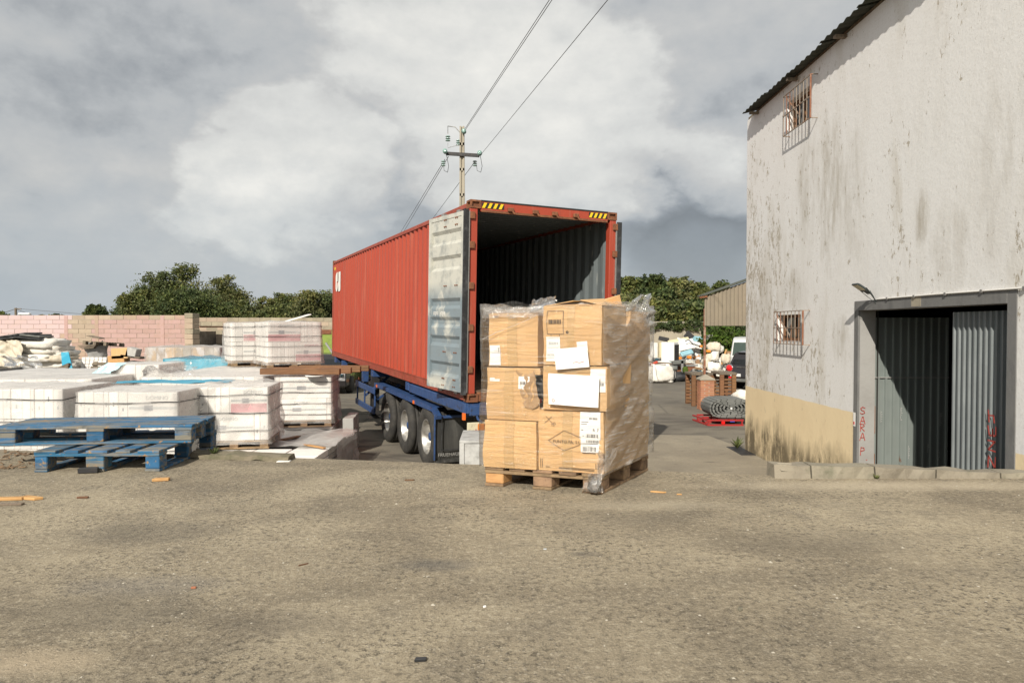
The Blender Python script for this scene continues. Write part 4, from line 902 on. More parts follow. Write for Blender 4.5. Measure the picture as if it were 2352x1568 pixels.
def lines(P_, pts, wd, m, parent, off=-.0065, name='printed_lines'):
    mb = MB()
    for a, b in pts:
        n_ = 4; d = Vector((b[0] - a[0], b[1] - a[1])); L_ = d.length; d /= L_; nn = Vector((-d.y, d.x)) * wd / 2
        vs = []
        for i in range(n_ + 1):
            p = Vector(a) + d * L_ * i / n_; vs += [P_(p.x - nn.x, p.y - nn.y, off), P_(p.x + nn.x, p.y + nn.y, off)]
        mb.add(vs, [(2 * i, 2 * i + 1, 2 * i + 3, 2 * i + 2) for i in range(n_)])
    mb.build(name, m, parent)
def ctext(P_, txt, size, u, w_, m, parent, off=-.008, rot=0.0):
    me = text_mesh(txt, size, th=0.0004); ca, sa = math.cos(rot), math.sin(rot)
    for v in me.vertices:
        x, y = v.co.x, v.co.y; v.co = P_(u + x * ca - y * sa, w_ + x * sa + y * ca, off)
    me.materials.clear(); me.materials.append(MATS[m]); link('lettering', me, parent)
# bottom layer
r, P_, B_, d = carton('large plain carton at the bottom left of the wrapped pallet, no paper labels', .0, .395, -.012, .44, .143, .482, 1)
r, P_, B_, d = carton('bottom right carton printed PUNTO FA S.L. in a diamond, long barcode label', .408, .868, .0, .46, .143, .570, 2, tape_u=.21)
rb = r
lines(P_, [((.075, .215), (.19, .290)), ((.19, .290), (.31, .245)), ((.075, .215), (.19, .150)), ((.19, .150), (.30, .195))], .0035, 'print_brown', r)
ctext(P_, 'PUNTO FA, S.L.', .030, .110, .202, 'print_brown', r)
lines(P_, [((.045, .335), (.095, .385)), ((.05, .385), (.10, .335)), ((.10, .330), (.115, .345))], .003, 'print_brown', r); ctext(P_, '127', .024, .092, .318, 'print_brown', r, rot=.1)
lb = patch(P_, .300, .440, .235, .425, 'label', 'label_paper', r); lb2 = patch(P_, .308, .432, .145, .235, 'label', 'label_paper', r)
ctext(P_, 'R 7', .030, .388, .290, 'print_black', lb); bars(P_, .345, .425, .248, .272, lb, 3); bars(P_, .345, .430, .212, .232, lb2, 4); bars(P_, .322, .415, .152, .184, lb2, 5); bars(P_, .365, .425, .372, .386, lb, 6)
ctext(P_, '14', .014, .318, .254, 'print_black', lb); lines(P_, [((.31, .355), (.36, .355)), ((.31, .34), (.35, .34)), ((.31, .30), (.325, .30)), ((.31, .205), (.425, .205)), ((.32, .140), (.41, .140))], .004, 'print_black', lb)
lines(P_, [((.016, .02), (.016, .085)), ((.028, .02), (.028, .085)), ((.41, .03), (.41, .07)), ((.425, .03), (.425, .075)), ((.15, .03), (.40, .028)), ((.15, .022), (.40, .018)), ((.05, .028), (.08, .028))], .004, 'print_brown', r)
# middle layer
r, P_, B_, d = carton('torn carton on the left of the middle layer with crushed flap and dark contents', .015, .415, .006, .44, .488, .862, 7, tape_u=.17, hole=True)
patch(P_, .245, .325, .225, .315, 'label', 'label_paper', r); bars(P_, .258, .315, .255, .278, r, 8); patch(P_, .02, .10, .275, .292, 'label', 'label_paper', r); patch(P_, .02, .058, .288, .300, 'label', 'label_paper', r, off=-.006)
ctext(P_, '7-1', .014, .024, .280, 'print_black', r)
mb = MB(); g = []
for j in range(9):
    for i in range(7):
        a, b = i / 6, j / 8; g.append(U(.27 + .13 * a - .04 * b + .035 * mn.noise(Vector((a * 4, b * 4, 1))), -.008 - .006 * math.sin(a * 3) - .03 * mn.noise(Vector((a * 5, b * 6, 5))), .13 + .24 * b - .05 * math.sin(a * 3) + .02 * mn.noise(Vector((a * 7, 1, b)))))
mb.add(g, [(j * 7 + i, j * 7 + i + 1, (j + 1) * 7 + i + 1, (j + 1) * 7 + i) for j in range(8) for i in range(6)], 0, True); o = mb.build('torn_flap', 'cardboard_inside', r); o['label'] = 'crumpled brown flap hanging over the hole'
mb = MB(); soft(.30, .34, .20, .12, 3, 4, M=Matrix.Translation(U(.24, .24, .12)), mb=mb); mb.build('dark_contents', 'black_plastic', r)
skbox(.30, .37, .02, .08, .12, .15).build('red_contents', 'tail_red', r); skbox(.335, .40, .035, .09, .02, .09).build('white_contents', 'label_paper', r)
r, P_, B_, d = carton('middle right carton with a large blank white sheet stuck to it', .448, .90, -.02, .43, .577, .882, 9, tape=False)
patch(P_, .01, .44, .262, .305, 'tape', 'packing_tape', r, off=-.0045)
s1 = patch(P_, .05, .405, .035, .250, 'paper_sheet', 'label_paper', r, off=-.042, ang=-.035); mb = MB(); mb.lathe([(0, .011), (0, .007)], (0, 0, 0), 'Z', 14, sm=False)
mb.v = [tuple(P_(.082 + x, .068 + y, -.044)) for x, y, z in mb.v]; mb.build('red_stamp', 'print_red', s1)
patch(P_, .34, .445, .20, .29, 'label', 'label_paper', r, off=-.006); bars(P_, .412, .432, .175, .195, r, 11, off=-.011); patch(P_, .36, .445, .13, .21, 'label', 'label_paper', r, off=-.0055)
# top layer
r, P_, B_, d = carton('top left carton with one upright white label under gathered film', .025, .395, .01, .44, .872, 1.255, 13, tape_u=.185)
lb = patch(P_, .008, .098, .005, .150, 'label', 'label_paper', r); bars(P_, .080, .088, .10, .138, lb, 14, vertical=True); lines(P_, [((.012, .095), (.09, .095)), ((.04, .12), (.07, .12)), ((.045, .108), (.072, .108))], .002, 'pale_print', lb); lines(P_, [((.094, .008), (.094, .146)), ((.012, .008), (.094, .008))], .0015, 'pale_print', lb)
r, P_, B_, d = carton('top right carton with a printed square frame, tall label and tilted white envelope', .452, .862, -.02, .43, .890, 1.300, 16, tape=False, open_top=True)
patch(P_, .175, .225, .0, .41, 'tape', 'packing_tape', r, off=-.0035)
lines(P_, [((.033, .215), (.150, .215)), ((.150, .215), (.150, .375)), ((.150, .375), (.033, .375)), ((.033, .375), (.033, .215)), ((.06, .215), (.06, .20)), ((.12, .215), (.12, .20))], .003, 'print_black', r); bars(P_, .047, .135, .285, .315, r, 17)
lb = patch(P_, .022, .122, .025, .195, 'label', 'label_paper', r); bars(P_, .04, .11, .14, .16, lb, 18, m='pale_print'); bars(P_, .03, .085, .062, .076, lb, 19, m='pale_print'); lines(P_, [((.03, .185), (.11, .185)), ((.03, .12), (.11, .12))], .003, 'pale_print', lb)
en = patch(P_, .098, .330, -.020, .122, 'envelope', 'label_paper', r, off=-.046, ang=.10); patch(P_, .245, .318, .10, .165, 'label', 'label_paper', r, off=-.008, ang=.08)
lines(P_, [((.22, .018), (.25, .026)), ((.25, .026), (.265, .018)), ((.265, .018), (.30, .030))], .003, 'print_red', en, off=-.0485); lines(P_, [((.14, .10), (.17, .105)), ((.17, .08), (.175, .06))], .0025, 'pale_print', en, off=-.0485)
mb = MB(); mb.lathe([(0, .010), (0, .004)], (0, 0, 0), 'Z', 12, sm=False); mb.v = [tuple(P_(.178 + x, .228 + y, -.008)) for x, y, z in mb.v]; mb.build('sticker', 'print_black', r)
def flap(r, pts, name='flap'):
    mb = MB(); a = [U(*p) for p in pts]; n_ = Vector(a[1] - a[0]).cross(Vector(a[2] - a[0])).normalized() * .004
    mb.add(a + [p + n_ for p in a], [(0, 1, 2, 3), (7, 6, 5, 4), (0, 4, 5, 1), (1, 5, 6, 2), (2, 6, 7, 3), (3, 7, 4, 0)]); return mb.build(name, 'cardboard', r)
flap(r, [(.0, .0, .41), (.0, .43, .41), (.20, .40, .455), (.20, .03, .448)]); flap(r, [(.415, .0, .41), (.415, .43, .41), (.26, .40, .47), (.24, .05, .45)]); flap(r, [(.03, .43, .41), (.39, .43, .41), (.39, .38, .50), (.20, .36, .43)]); flap(r, [(.02, .0, .412), (.40, .0, .412), (.36, .14, .425), (.05, .14, .425)])
# back row, seen past the right-hand edge
carton('carton in the back row of the bottom layer at the right', .43, .86, .47, .93, .143, .56, 21); carton('carton in the back row of the bottom layer at the left', .0, .42, .47, .93, .143, .55, 22)
carton('carton in the back row of the middle layer at the right', .45, .87, .45, .90, .564, .93, 23); carton('carton in the back row of the middle layer at the left', .02, .44, .45, .90, .555, .92, 24)
r, P_, B_, d = carton('top carton of the back row, flaps open, leaning at the right', .46, .875, .45, .90, .934, 1.27, 25, open_top=True, lean=.03)
carton('top carton of the back row at the left', .03, .45, .45, .88, .925, 1.20, 26)
# stretch film round the load
wr = thing('stretch_film', 'clear stretch film wound round the stacked cartons and tied at the near corner', 'film', O_)
mb = MB(); nz, na = 54, 26; per = [(-.010, -.040), (.880, -.052), (.885, .45), (.868, .955), (-.005, .95)]
def ring(wz):
    o = []; fr = (wz - .15) / 1.16
    prof = {0: 0, .35: .004, .40: -.0, .42: .008, .62: .01, .66: 0, 1: .0}
    pp = list(per)
    def off(w_):
        if w_ < .50: return [-.004, .018, .015, .02, 0]
        if w_ < .60: return [.0, .022, .02, .0, 0]
        if w_ < .90: return [.012, .052, .008, .01, .01]
        return [.006, .006, .02 + .03 * min(1, max(0, (w_ - .95) / .2)), .02, .01]
    of = off(wz)
    pp = [(per[0][0] + of[0], per[0][1]), (per[1][0] + of[1], per[1][1]), (per[2][0] + of[2], per[2][1]), (per[3][0] + of[3], per[3][1]), (per[4][0] + of[0], per[4][1])]
    return pp
vs = []; tot = 0
for k_ in range(nz + 1):
    wz = .148 + 1.16 * k_ / nz; pp = ring(wz)
    for s_ in range(5):
        a, b = pp[s_], pp[(s_ + 1) % 5]
        for i in range(na):
            t = i / na; u = a[0] + (b[0] - a[0]) * t; v = a[1] + (b[1] - a[1]) * t
            side = s_ in (1, 2)
            amp = .017 if side else .005
            nn = mn.noise(Vector((u * 3.2 + v * 2, v * 3 - wz * 2.5, wz * 15 - u * 3 - v * 6))) * amp + mn.noise(Vector((u * 8, v * 8, wz * 50))) * .002
            nn += .006
            cx_, cy_ = u - .43, v - .46; L_ = math.hypot(cx_, cy_); top_w = wz
            if k_ == nz: top_w += .03 * mn.noise(Vector((u * 6, v * 6, 9))) + .012
            vs.append(U(u + cx_ / L_ * nn, v + cy_ / L_ * nn, top_w))
nr_ = 5 * na
fq = lambda a, b: [(k_ * nr_ + i, k_ * nr_ + (i + 1) % nr_, (k_ + 1) * nr_ + (i + 1) % nr_, (k_ + 1) * nr_ + i) for k_ in range(nz) for i in range(nr_) if (na <= i < 3 * na) == a]
mb.add(vs, fq(False, 0), 0, True); mb.f += fq(True, 0); mb.mi += [1] * len(fq(True, 0)); mb.sm += [True] * len(fq(True, 0))
mb.build('film_sleeve', ['stretch_film', 'hazy_film'], wr)
def sheet(P0, A_, B_, na, nb, amp, fr, seed, name, m, parent, taper=0.0, curl=0.0):
    """a crumpled piece of film spanned by two vectors"""
    mb = MB(); g = []; P0, A_, B_ = Vector(P0), Vector(A_), Vector(B_); nn = A_.cross(B_).normalized()
    for j in range(nb + 1):
        for i in range(na + 1):
            a, b = i / na, j / nb; aa = .5 + (a - .5) * (1 - taper * b)
            e = amp * mn.noise(Vector((a * fr + seed, b * fr, seed * 2.3))) * 2 + amp * .5 * mn.noise(Vector((a * fr * 3, b * fr * 3 + seed, 1)))
            j_ = amp * mn.noise(Vector((a * 5 + seed, b * 5, 7)))
            g.append(P0 + A_ * aa + B_ * b + nn * (e + curl * b * b) + (A_.normalized() + B_.normalized()) * j_ * (1 if i in (0, na) or j in (0, nb) else .3))
    mb.add(g, [(j * (na + 1) + i, j * (na + 1) + i + 1, (j + 1) * (na + 1) + i + 1, (j + 1) * (na + 1) + i) for j in range(nb) for i in range(na)], 0, True)
    return mb.build(name, m, parent)
sheet(U(.0, -.02, 1.275), U(.44, 0, 0), U(0, .40, -.01), 22, 14, .022, 5, 3, 'film_top', 'cloudy_film', wr)
sheet(U(.0, -.026, 1.215), U(.46, 0, .01), U(0, .01, .075), 26, 6, .014, 7, 5, 'film_gather', 'clear_bunched_film', wr)
sheet(U(.27, .06, 1.25), U(.20, .05, .04), U(.02, .05, .09), 12, 8, .03, 4, 8, 'film_tuft', 'clear_bunched_film', wr, taper=.3)
sheet(U(.45, .02, 1.30), U(.42, .0, .01), U(.03, .45, -.01), 22, 16, .02, 5, 9, 'film_top', 'cloudy_film', wr)
sheet(U(.72, .55, 1.22), U(.22, .28, -.08), U(.05, .10, .22), 14, 12, .035, 4, 12, 'film_tuft', 'clear_bunched_film', wr, taper=.7)
sheet(U(.84, -.035, .30), U(.10, .16, .02), U(-.03, -.12, -.23), 10, 14, .012, 5, 15, 'film_tail', 'clear_bunched_film', wr, taper=.85)
mb = MB(); mb.tube([U(.40, -.034, 1.23), U(.26, -.036, 1.17), U(.12, -.034, 1.12), U(.0, -.03, 1.065)], .003, 5)
mb.build('film_cord', 'cloudy_film', wr)
mb = MB(); soft(.075, .07, .085, .35, 5, 3, M=Matrix.Translation(U(.825, -.045, .025)), mb=mb, seg=18); mb.build('film_knot', 'clear_bunched_film', wr)
sheet(U(.72, -.03, .02), U(.16, .01, .0), U(.02, -.004, .13), 12, 10, .018, 5, 21, 'film_tail', 'clear_bunched_film', wr, taper=.6)

# ---------------------------------------------------------------- blue pallets on the left
bp1 = thing('blue_pallet', 'lower blue pallet, chipped paint, board ends towards us, flat on the concrete', 'pallet', (-3.80, 5.405, 0), R(1.2), group='blue pallets')
random.seed(21); n_ = 5; wds = (.17, .115, .17, .115, .17); gaps = (.985 - sum(wds)) / 4; x = 0
for wd_ in wds:
    mb = MB().box(x, x + wd_, random.uniform(-.006, .006), 1.12 + random.uniform(-.01, .01), .148, .171); mb.build('deck_board', 'blue_painted_wood', bp1, bevel=.003); x += wd_ + gaps
for y in (0, .49, .98): MB().box(0, .985, y, y + .14, .124, .1475).build('cross_board', 'blue_painted_wood', bp1, bevel=.003)
for x, wd_ in ((0, .10), (.40, .145), (.87, .115)):
    for y in (.005, .495, .985): MB().box(x + .002, x + wd_, y, y + .125, .022, .1235).build('block', 'blue_painted_wood', bp1, bevel=.006)
    MB().box(x, x + wd_ + .002, 0, 1.12, .001, .0215).build('runner_board', 'blue_painted_wood', bp1, bevel=.003)
bp2 = thing('blue_pallet', 'upper blue pallet laid crosswise on the other blue pallet, long boards facing us', 'pallet', (-4.30, 5.60, .1725) , R(6), group='blue pallets')
x, ws_ = 0, (.12, .115, .12, .11, .13); gp = (.62 - sum(ws_)) / 4
for i, wd_ in enumerate(ws_): MB().box(random.uniform(-.008, .008), 1.60 + random.uniform(-.01, .01), x, x + wd_, .132 + random.uniform(-.001, .001), .154).build('deck_board', 'blue_painted_wood', bp2, bevel=.003); x += wd_ + gp
for x in (.06, .75, 1.455): MB().box(x, x + .14, 0, .62, .109, .1315).build('cross_board', 'blue_painted_wood', bp2, bevel=.003)
for x in (.06, .75, 1.455):
    for y in (.004, .25, .50): MB().box(x, x + .135, y, y + .115, .022, .1085).build('block', 'blue_painted_wood', bp2, bevel=.005)
for y in (0, .245, .50): MB().box(0, 1.59, y, y + .12, .001, .0215).build('runner_board', 'blue_painted_wood', bp2, bevel=.003)
mb = MB(); mb.lathe([(0, .0001), (0, .045)], (.9865, .62, .085), 'X', 14, sm=False); mb.build('painted_mark', 'logo_white', bp1)
# scraps lying about
def scrap(name, label, cat, x, y, sz, m, rz, z=0.0, rx=0.0, seed=0, grp=None):
    random.seed(seed); mb = MB(); a, b, c = sz
    poly_ = [(-a / 2, -b / 2 + random.uniform(0, b * .3)), (a / 2 * random.uniform(.6, 1), -b / 2), (a / 2, b / 2 * random.uniform(.1, .9)), (-a / 2 * random.uniform(.6, 1), b / 2)]
    mb.prism(poly_, 0.0, c); o = mb.build(name, m, None, bevel=min(c, b) * .15); o.location = (x, y, z + .001); o.rotation_euler = (rx, 0, rz)
    tag(o, label, cat, grp); return o
def scr(name, label, cat, px, py, sz, m, rz, seed, grp=None, z=0.0):
    p = G(px, py, z); return scrap(name, label, cat, p.x, p.y, sz, m, rz, z, 0, seed, grp)
scr('wood_chip', 'bright orange wood chip on the concrete in front of the blue pallets', 'wood chip', 370, 1104, (.12, .045, .022), 'fresh_wood', R(15), 1)
scr('wood_piece', 'black charred block of wood against the middle block of the lower blue pallet', 'wood block', 203, 1086, (.15, .07, .045), 'dark_steel', R(20), 2)
scr('wood_splinter', 'long brown splinter at the left edge of the concrete', 'splinter', 20, 1148, (.22, .05, .02), 'fresh_wood', R(10), 3)
scr('wood_splinter', 'short brown board end right of the long splinter', 'splinter', 72, 1146, (.17, .06, .018), 'fresh_wood', R(-12), 4)
scr('wood_splinter', 'dark thin splinter below the long brown one', 'splinter', 26, 1160, (.15, .03, .014), 'weathered_wood', R(8), 5)
scr('wood_splinter', 'small reddish splinter alone in front of the lower blue pallet', 'splinter', 190, 1144, (.075, .022, .012), 'brown_wood', R(10), 6)
scr('wood_splinter', 'thin orange splinter on the concrete right of the loaded pallet', 'splinter', 1512, 1131, (.11, .018, .010), 'fresh_wood', R(-18), 7)
scr('wood_splinter', 'tiny orange splinter right of the thin orange one', 'splinter', 1560, 1136, (.035, .012, .008), 'fresh_wood', R(-5), 8)
scr('wood_splinter', 'flat brown splinter in front of the dock step', 'splinter', 941, 1103, (.075, .02, .008), 'brown_wood', R(3), 9)
scr('stone_chip', 'black scrap of rubber near the bottom of the foreground', 'scrap', 966, 1517, (.045, .022, .010), 'black_plastic', R(12), 10)
scr('stone_chip', 'pale stone chip lying alone in the middle of the foreground', 'stone', 1700, 1402, (.022, .016, .012), 'kerb_stone', R(30), 11)
scr('stone_chip', 'small white stone chip at mid foreground', 'stone', 1113, 1395, (.014, .010, .008), 'label_paper', R(50), 12)
scr('brick_chip', 'small red brick chip in the left foreground', 'brick chip', 445, 1351, (.022, .012, .008), 'brick_orange', R(10), 13)
scr('wood_splinter', 'small brown stick lying left of the black rubber scrap', 'splinter', 697, 1297, (.05, .006, .005), 'brown_wood', R(40), 14)
scr('stone_chip', 'small pale grey chip by the grey stain of the foreground', 'chip', 1252, 1262, (.02, .012, .006), 'pale_print', R(10), 15)
scr('paper_scrap', 'white paper scrap on the stone sill beside the tile pile', 'paper', 1045 * .0 + 652, 1060, (.12, .05, .008), 'label_paper', R(15), 16)
for i, (px, lb_) in enumerate(((2085, 'white paper scrap below the kerb under the door leaf'), (2148, 'small white scrap by the third kerb joint'), (2210, 'torn white scrap near the right end of the kerb'), (2300, 'flat white scrap beside the last kerb stone'))): scr('paper_scrap', lb_, 'paper', px, 1093 + i % 2 * 2, (.05, .018, .004), 'label_paper', R(8 * i), 30 + i)
random.seed(31); mb = MB()
for i in range(420):
    x, y = random.uniform(-3.6, 3.6), random.uniform(.9, 5.1); s_ = random.uniform(.0018, .006) * (1.6 if random.random() < .08 else 1)
    vs = [Vector((x + s_ * a * random.uniform(.6, 1.3), y + s_ * b * random.uniform(.6, 1.3), max(.0005, s_ * c * .6))) for a, b, c in ((-1, -1, 0), (1, -1, 0), (1, 1, 0), (-1, 1, 0), (0, 0, 1.4))]
    mb.add(vs, [(0, 1, 4), (1, 2, 4), (2, 3, 4), (3, 0, 4)])
mb.build('grit', 'stone_grey', kind='stuff')
random.seed(32); mb = MB()
for i in range(42):
    p = G(random.uniform(0, 95), random.uniform(1040, 1078)); a = random.uniform(0, 3); L_ = random.uniform(.02, .07)
    if p.x > -3.9 and p.y > 5.3: p.x -= .25
    mb.bar((p.x, p.y, .006), (p.x + L_ * math.cos(a), p.y + L_ * math.sin(a), .008 + random.random() * .015), L_ * .35, .006)
mb.build('wood_debris', 'pallet_wood', kind='stuff')
# mossy sill at the left end of the platform edge
ms = MB(); n_ = 14
prof = [(-.03, 0), (-.02, .045), (.05, .062), (.14, .055), (.17, 0)]
vs = []
for i in range(n_ + 1):
    t = i / n_; p0 = Vector((-2.95, 6.02, 0)).lerp(Vector((-1.92, 5.86, 0)), t)
    for a, b in prof: vs.append((p0.x, p0.y + a + .02 * mn.noise(Vector((t * 8, a * 9, 1))), b * (1 - .25 * t) + .018 * mn.noise(Vector((t * 9, a * 7, 4)))))
q = len(prof); ms.add(vs, [(i * q + j, i * q + j + 1, (i + 1) * q + j + 1, (i + 1) * q + j) for i in range(n_) for j in range(q - 1)] + [tuple(range(q)), tuple(range(n_ * q, n_ * q + q))])
tag(ms.build('stone_sill', 'mossy_stone'), 'low mossy broken stone sill along the platform edge behind the blue pallets', 'stone')

# ---------------------------------------------------------------- wrapped tile stacks
def tile_stack(label, X0, Y0_, w_, dpt, z0, z1, yaw=0, layers=2, cols=9, rows_d=6, carton_m='white_carton', film_m='cloudy_film', strap='strap_black', pal=True, print_=None, seed=0, sides=True, cat='tile stack', straps=4, taper=0.0, wrinkle=.022, group='wrapped tile stacks'):
    t = thing('tile_stack', label, cat, (X0, Y0_, z0), R(yaw), group=group); random.seed(seed); h = z1 - z0; pb = 0
    if pal:
        pb = .13
        for y in (.02, dpt / 2 - .05, dpt - .12): MB().box(0, w_, y, y + .10, .0, .02).build('pallet_board', 'pallet_wood', t)
        for y in (.02, dpt / 2 - .05, dpt - .12):
            for x in (.01, w_ / 2 - .06, w_ - .13): MB().box(x, x + .12, y, y + .10, .0201, .105).build('pallet_block', 'pallet_wood', t)
        MB().box(0, w_, 0, dpt, .1055, .128).build('pallet_deck', 'pallet_wood', t)
    lh = (h - pb) / layers
    for l in range(layers):
        flat = (print_ and print_[l % len(print_)]) if print_ else None
        za, zb = pb + l * lh + .0015, pb + (l + 1) * lh - .0015
        x = 0.0; ix = 0; split = w_ * (flat[1] if flat else 0); side_first = flat[0] == 'R' if flat else False
        # edge-on cartons across the front, each its own piece
        cw = w_ / cols
        lo_, hi_ = (0, w_) if not flat else ((0, w_ - split) if side_first else (split, w_))
        ncol = max(1, round((hi_ - lo_) / cw)) if hi_ - lo_ > .02 else 0
        cuts = [0] + [(i + 1 + (random.uniform(-.32, .32) if i < ncol - 1 else 0)) / ncol for i in range(ncol)]
        for i in range(ncol):
            a = lo_ + (hi_ - lo_) * cuts[i]; b = lo_ + (hi_ - lo_) * cuts[i + 1]; dz = random.uniform(-.004, .0); dy = random.uniform(0, .010)
            MB().box(a + .0008, b - .0008, dy, dpt * .48, za, zb + dz).build('tile_carton', carton_m, t, bevel=.008)
            if film_m and carton_m == 'white_carton' and Y0_ < 14 and random.random() < .75:
                zz_ = random.uniform(.25, .6) * (zb - za) + za; MB().box(a + (b - a) * .42, a + (b - a) * .56, dy - .0012, dy + .002, zz_, zz_ + (zb - za) * random.uniform(.08, .18)).build('print_mark', random.choice(('pale_print', 'grey_print')), t)
        if flat:
            a, b = (w_ - split, w_) if side_first else (0, split)
            c_ = MB().box(a + .003, b - .003, 0.002, dpt * .48, za, zb).build('tile_carton', carton_m, t, bevel=.006); c_['label'] = 'carton lying with its printed face outwards'
            hh = zb - za
            pk = MB().box(a + .02, b - .02, -.0005, .003, za + .02, za + hh * .38) if flat[2] else None
            if pk: pk.build('pink_print', 'pink_carton', c_)
            MB().box(a + .02, b - .02, -.0012, .002, za + hh * .46, za + hh * .53).build('grey_stripe', 'pale_print', c_)
            MB().box(a + (b - a) * .33, a + (b - a) * .50, -.0022, .002, za + hh * .41, za + hh * .58).build('dark_print', 'grey_print', c_)
            text('DOMINO', hh * .17, 'pale_print' if not flat[3] else 'pink_carton', axes((a + (b - a) * .36, -.0025, za + hh * .76), (1, 0, 0), (0, 0, 1)), c_)
        nd = rows_d
        for i in range(nd):
            a = dpt * .485 + (dpt * .515) * i / nd; b = dpt * .485 + (dpt * .515) * (i + 1) / nd
            MB().box(.004 + random.uniform(0, .008), w_ - .004 - random.uniform(0, .008), a + .002, b - .002, za, zb).build('tile_carton', carton_m, t, bevel=.005)
    for i in range(straps):
        zz = pb + (h - pb) * (i + .55) / straps; s_ = MB(); e = .022
        pts = []
        zf = lambda u: zz + .018 * mn.noise(Vector((u * 2 + seed, i * 3.1, 0)))
        nn_ = 8
        for a0, a1 in (((-e, -e), (w_ + e, -e)), ((w_ + e, -e), (w_ + e, dpt + e)), ((w_ + e, dpt + e), (-e, dpt + e)), ((-e, dpt + e), (-e, -e))):
            vs = []
            for j in range(nn_ + 1):
                tt = j / nn_; x = a0[0] + (a1[0] - a0[0]) * tt; y = a0[1] + (a1[1] - a0[1]) * tt; vs += [(x, y, zf(x + y) - .007), (x, y, zf(x + y) + .007)]
            s_.add(vs, [(2 * j, 2 * j + 1, 2 * j + 3, 2 * j + 2) for j in range(nn_)])
        s_.build('strap', strap, t)
    if film_m:
        mb = MB(); nz, na = 16, 16; vs = []
        for k_ in range(nz + 1):
            zz = pb * .6 + (h - pb * .6) * k_ / nz
            for s_ in range(4):
                a, b = [(0, 0), (w_, 0), (w_, dpt), (0, dpt)][s_], [(w_, 0), (w_, dpt), (0, dpt), (0, 0)][s_]
                for i in range(na):
                    tt = i / na; x = a[0] + (b[0] - a[0]) * tt; y = a[1] + (b[1] - a[1]) * tt
                    cx_, cy_ = x - w_ / 2, y - dpt / 2; e = .020 + wrinkle * (mn.noise(Vector((x * 4 + seed, y * 4, zz * 4))) * .8 + .5 * mn.noise(Vector((x * 9 - zz * 7 + seed, y * 9 + zz * 5, zz * 3)))) + (.05 * (1 - k_ / nz) ** 3 if pal else .02 * (1 - k_ / nz))
                    sx = 1 if cx_ > 0 else -1; sy = 1 if cy_ > 0 else -1
                    ex = e * (1 if abs(cx_) > w_ / 2 - 1e-6 else 0) * sx; ey = e * (1 if abs(cy_) > dpt / 2 - 1e-6 else 0) * sy
                    vs.append((x + ex, y + ey, zz + (.006 * mn.noise(Vector((x * 6, y * 6, seed))) if k_ in (0, nz) else 0)))
        m_ = 4 * na
        mb.add(vs, [(k_ * m_ + i, k_ * m_ + (i + 1) % m_, (k_ + 1) * m_ + (i + 1) % m_, (k_ + 1) * m_ + i) for k_ in range(nz) for i in range(m_)], 0, True)
        g = []; n2 = 14
        for j in range(n2 + 1):
            for i in range(n2 + 1):
                a, b = i / n2, j / n2; ed = 1 if (i in (0, n2) or j in (0, n2)) else 0
                g.append((a * w_ + (-.016 if i == 0 else .016 if i == n2 else 0), b * dpt + (-.016 if j == 0 else .016 if j == n2 else 0), h + .003 + (0 if ed else (wrinkle * 1.6) * (mn.noise(Vector((a * w_ * 4 + seed, b * dpt * 4, 2))) + .35))))
        mb.add(g, [(j * (n2 + 1) + i, j * (n2 + 1) + i + 1, (j + 1) * (n2 + 1) + i + 1, (j + 1) * (n2 + 1) + i) for j in range(n2) for i in range(n2)], 0, True)
        mb.build('wrapping_film', film_m, t)
    return t
ZB = YARD
t_ = .25
tile_stack('wide tile stack at the left frame edge with edge-on cartons, nearest of the low row', -8.35, 10.0, 1.75, 1.25, ZB, .25, 0, 3, 14, 5, seed=1)
tile_stack('long grey-topped tile stack behind the leftmost one', -10.2, 11.6, 3.0, 3.1, ZB, .27, 1.5, 2, 14, 8, seed=2, pal=False, straps=3)
tile_stack('tile stack with one big grey printed carton, behind the upper blue pallet', -6.08, 9.53, 1.39, 1.1, ZB, .25, 1, 3, 12, 5, seed=3, print_=[None, ('L', .45, False, False), ('R', .50, False, False)])
tile_stack('tall film-draped tile stack right of the blue pallets, faded print', -4.72, 10.22, 1.02, .98, -.69, .25, 8, 2, 8, 5, seed=4, print_=[('L', .8, False, False), ('R', .55, True, False)], straps=3, wrinkle=.05)
tile_stack('tile stack with wooden beams and a white plate on top, two big DOMINO cartons', -4.34, 12.5, 1.0, 1.0, -.69, .24, 7, 2, 8, 5, seed=5, print_=[('L', .92, False, False), ('R', .92, False, False)], straps=4)
tile_stack('double-height DOMINO tile stack with pink prints, highest in the yard', -5.20, 14.5, 1.15, 1.2, .27, 1.27, 32, 2, 12, 5, seed=6, print_=[('R', .5, True, True), ('L', .62, True, False)], straps=4)
tile_stack('narrower pink-printed tile stack half behind the highest one', -6.27, 15.25, .95, 1.0, .27, 1.25, 32, 2, 8, 5, seed=7, print_=[('R', .75, False, True), ('R', .75, True, True)], straps=4)
tile_stack('long low pale stack below the two high DOMINO stacks', -6.72, 12.35, 2.2, 3.9, ZB, .255, 1, 3, 12, 6, seed=8, pal=False, straps=2)
tile_stack('pale stack under clear film with white straps, behind the grey-topped stacks', -7.75, 13.0, 1.0, 1.1, ZB, .44, 2, 2, 4, 4, seed=9, pal=False, strap='strap_white', film_m='cloudy_film', straps=0)
tile_stack('stack shrouded in bright blue film behind the pale stacks', -8.15, 16.0, 1.62, 1.2, ZB, .42, 0, 2, 8, 4, seed=10, pal=False, film_m='blue_film', straps=0, wrinkle=.03)
tile_stack('mottled pallet of mixed cartons with crossed straps before the pink wall', -9.65, 18.0, 1.9, 1.2, ZB, .62, 3, 2, 8, 4, seed=11, pal=False, carton_m='mixed_carton', film_m='cloudy_film', straps=2, wrinkle=.04)
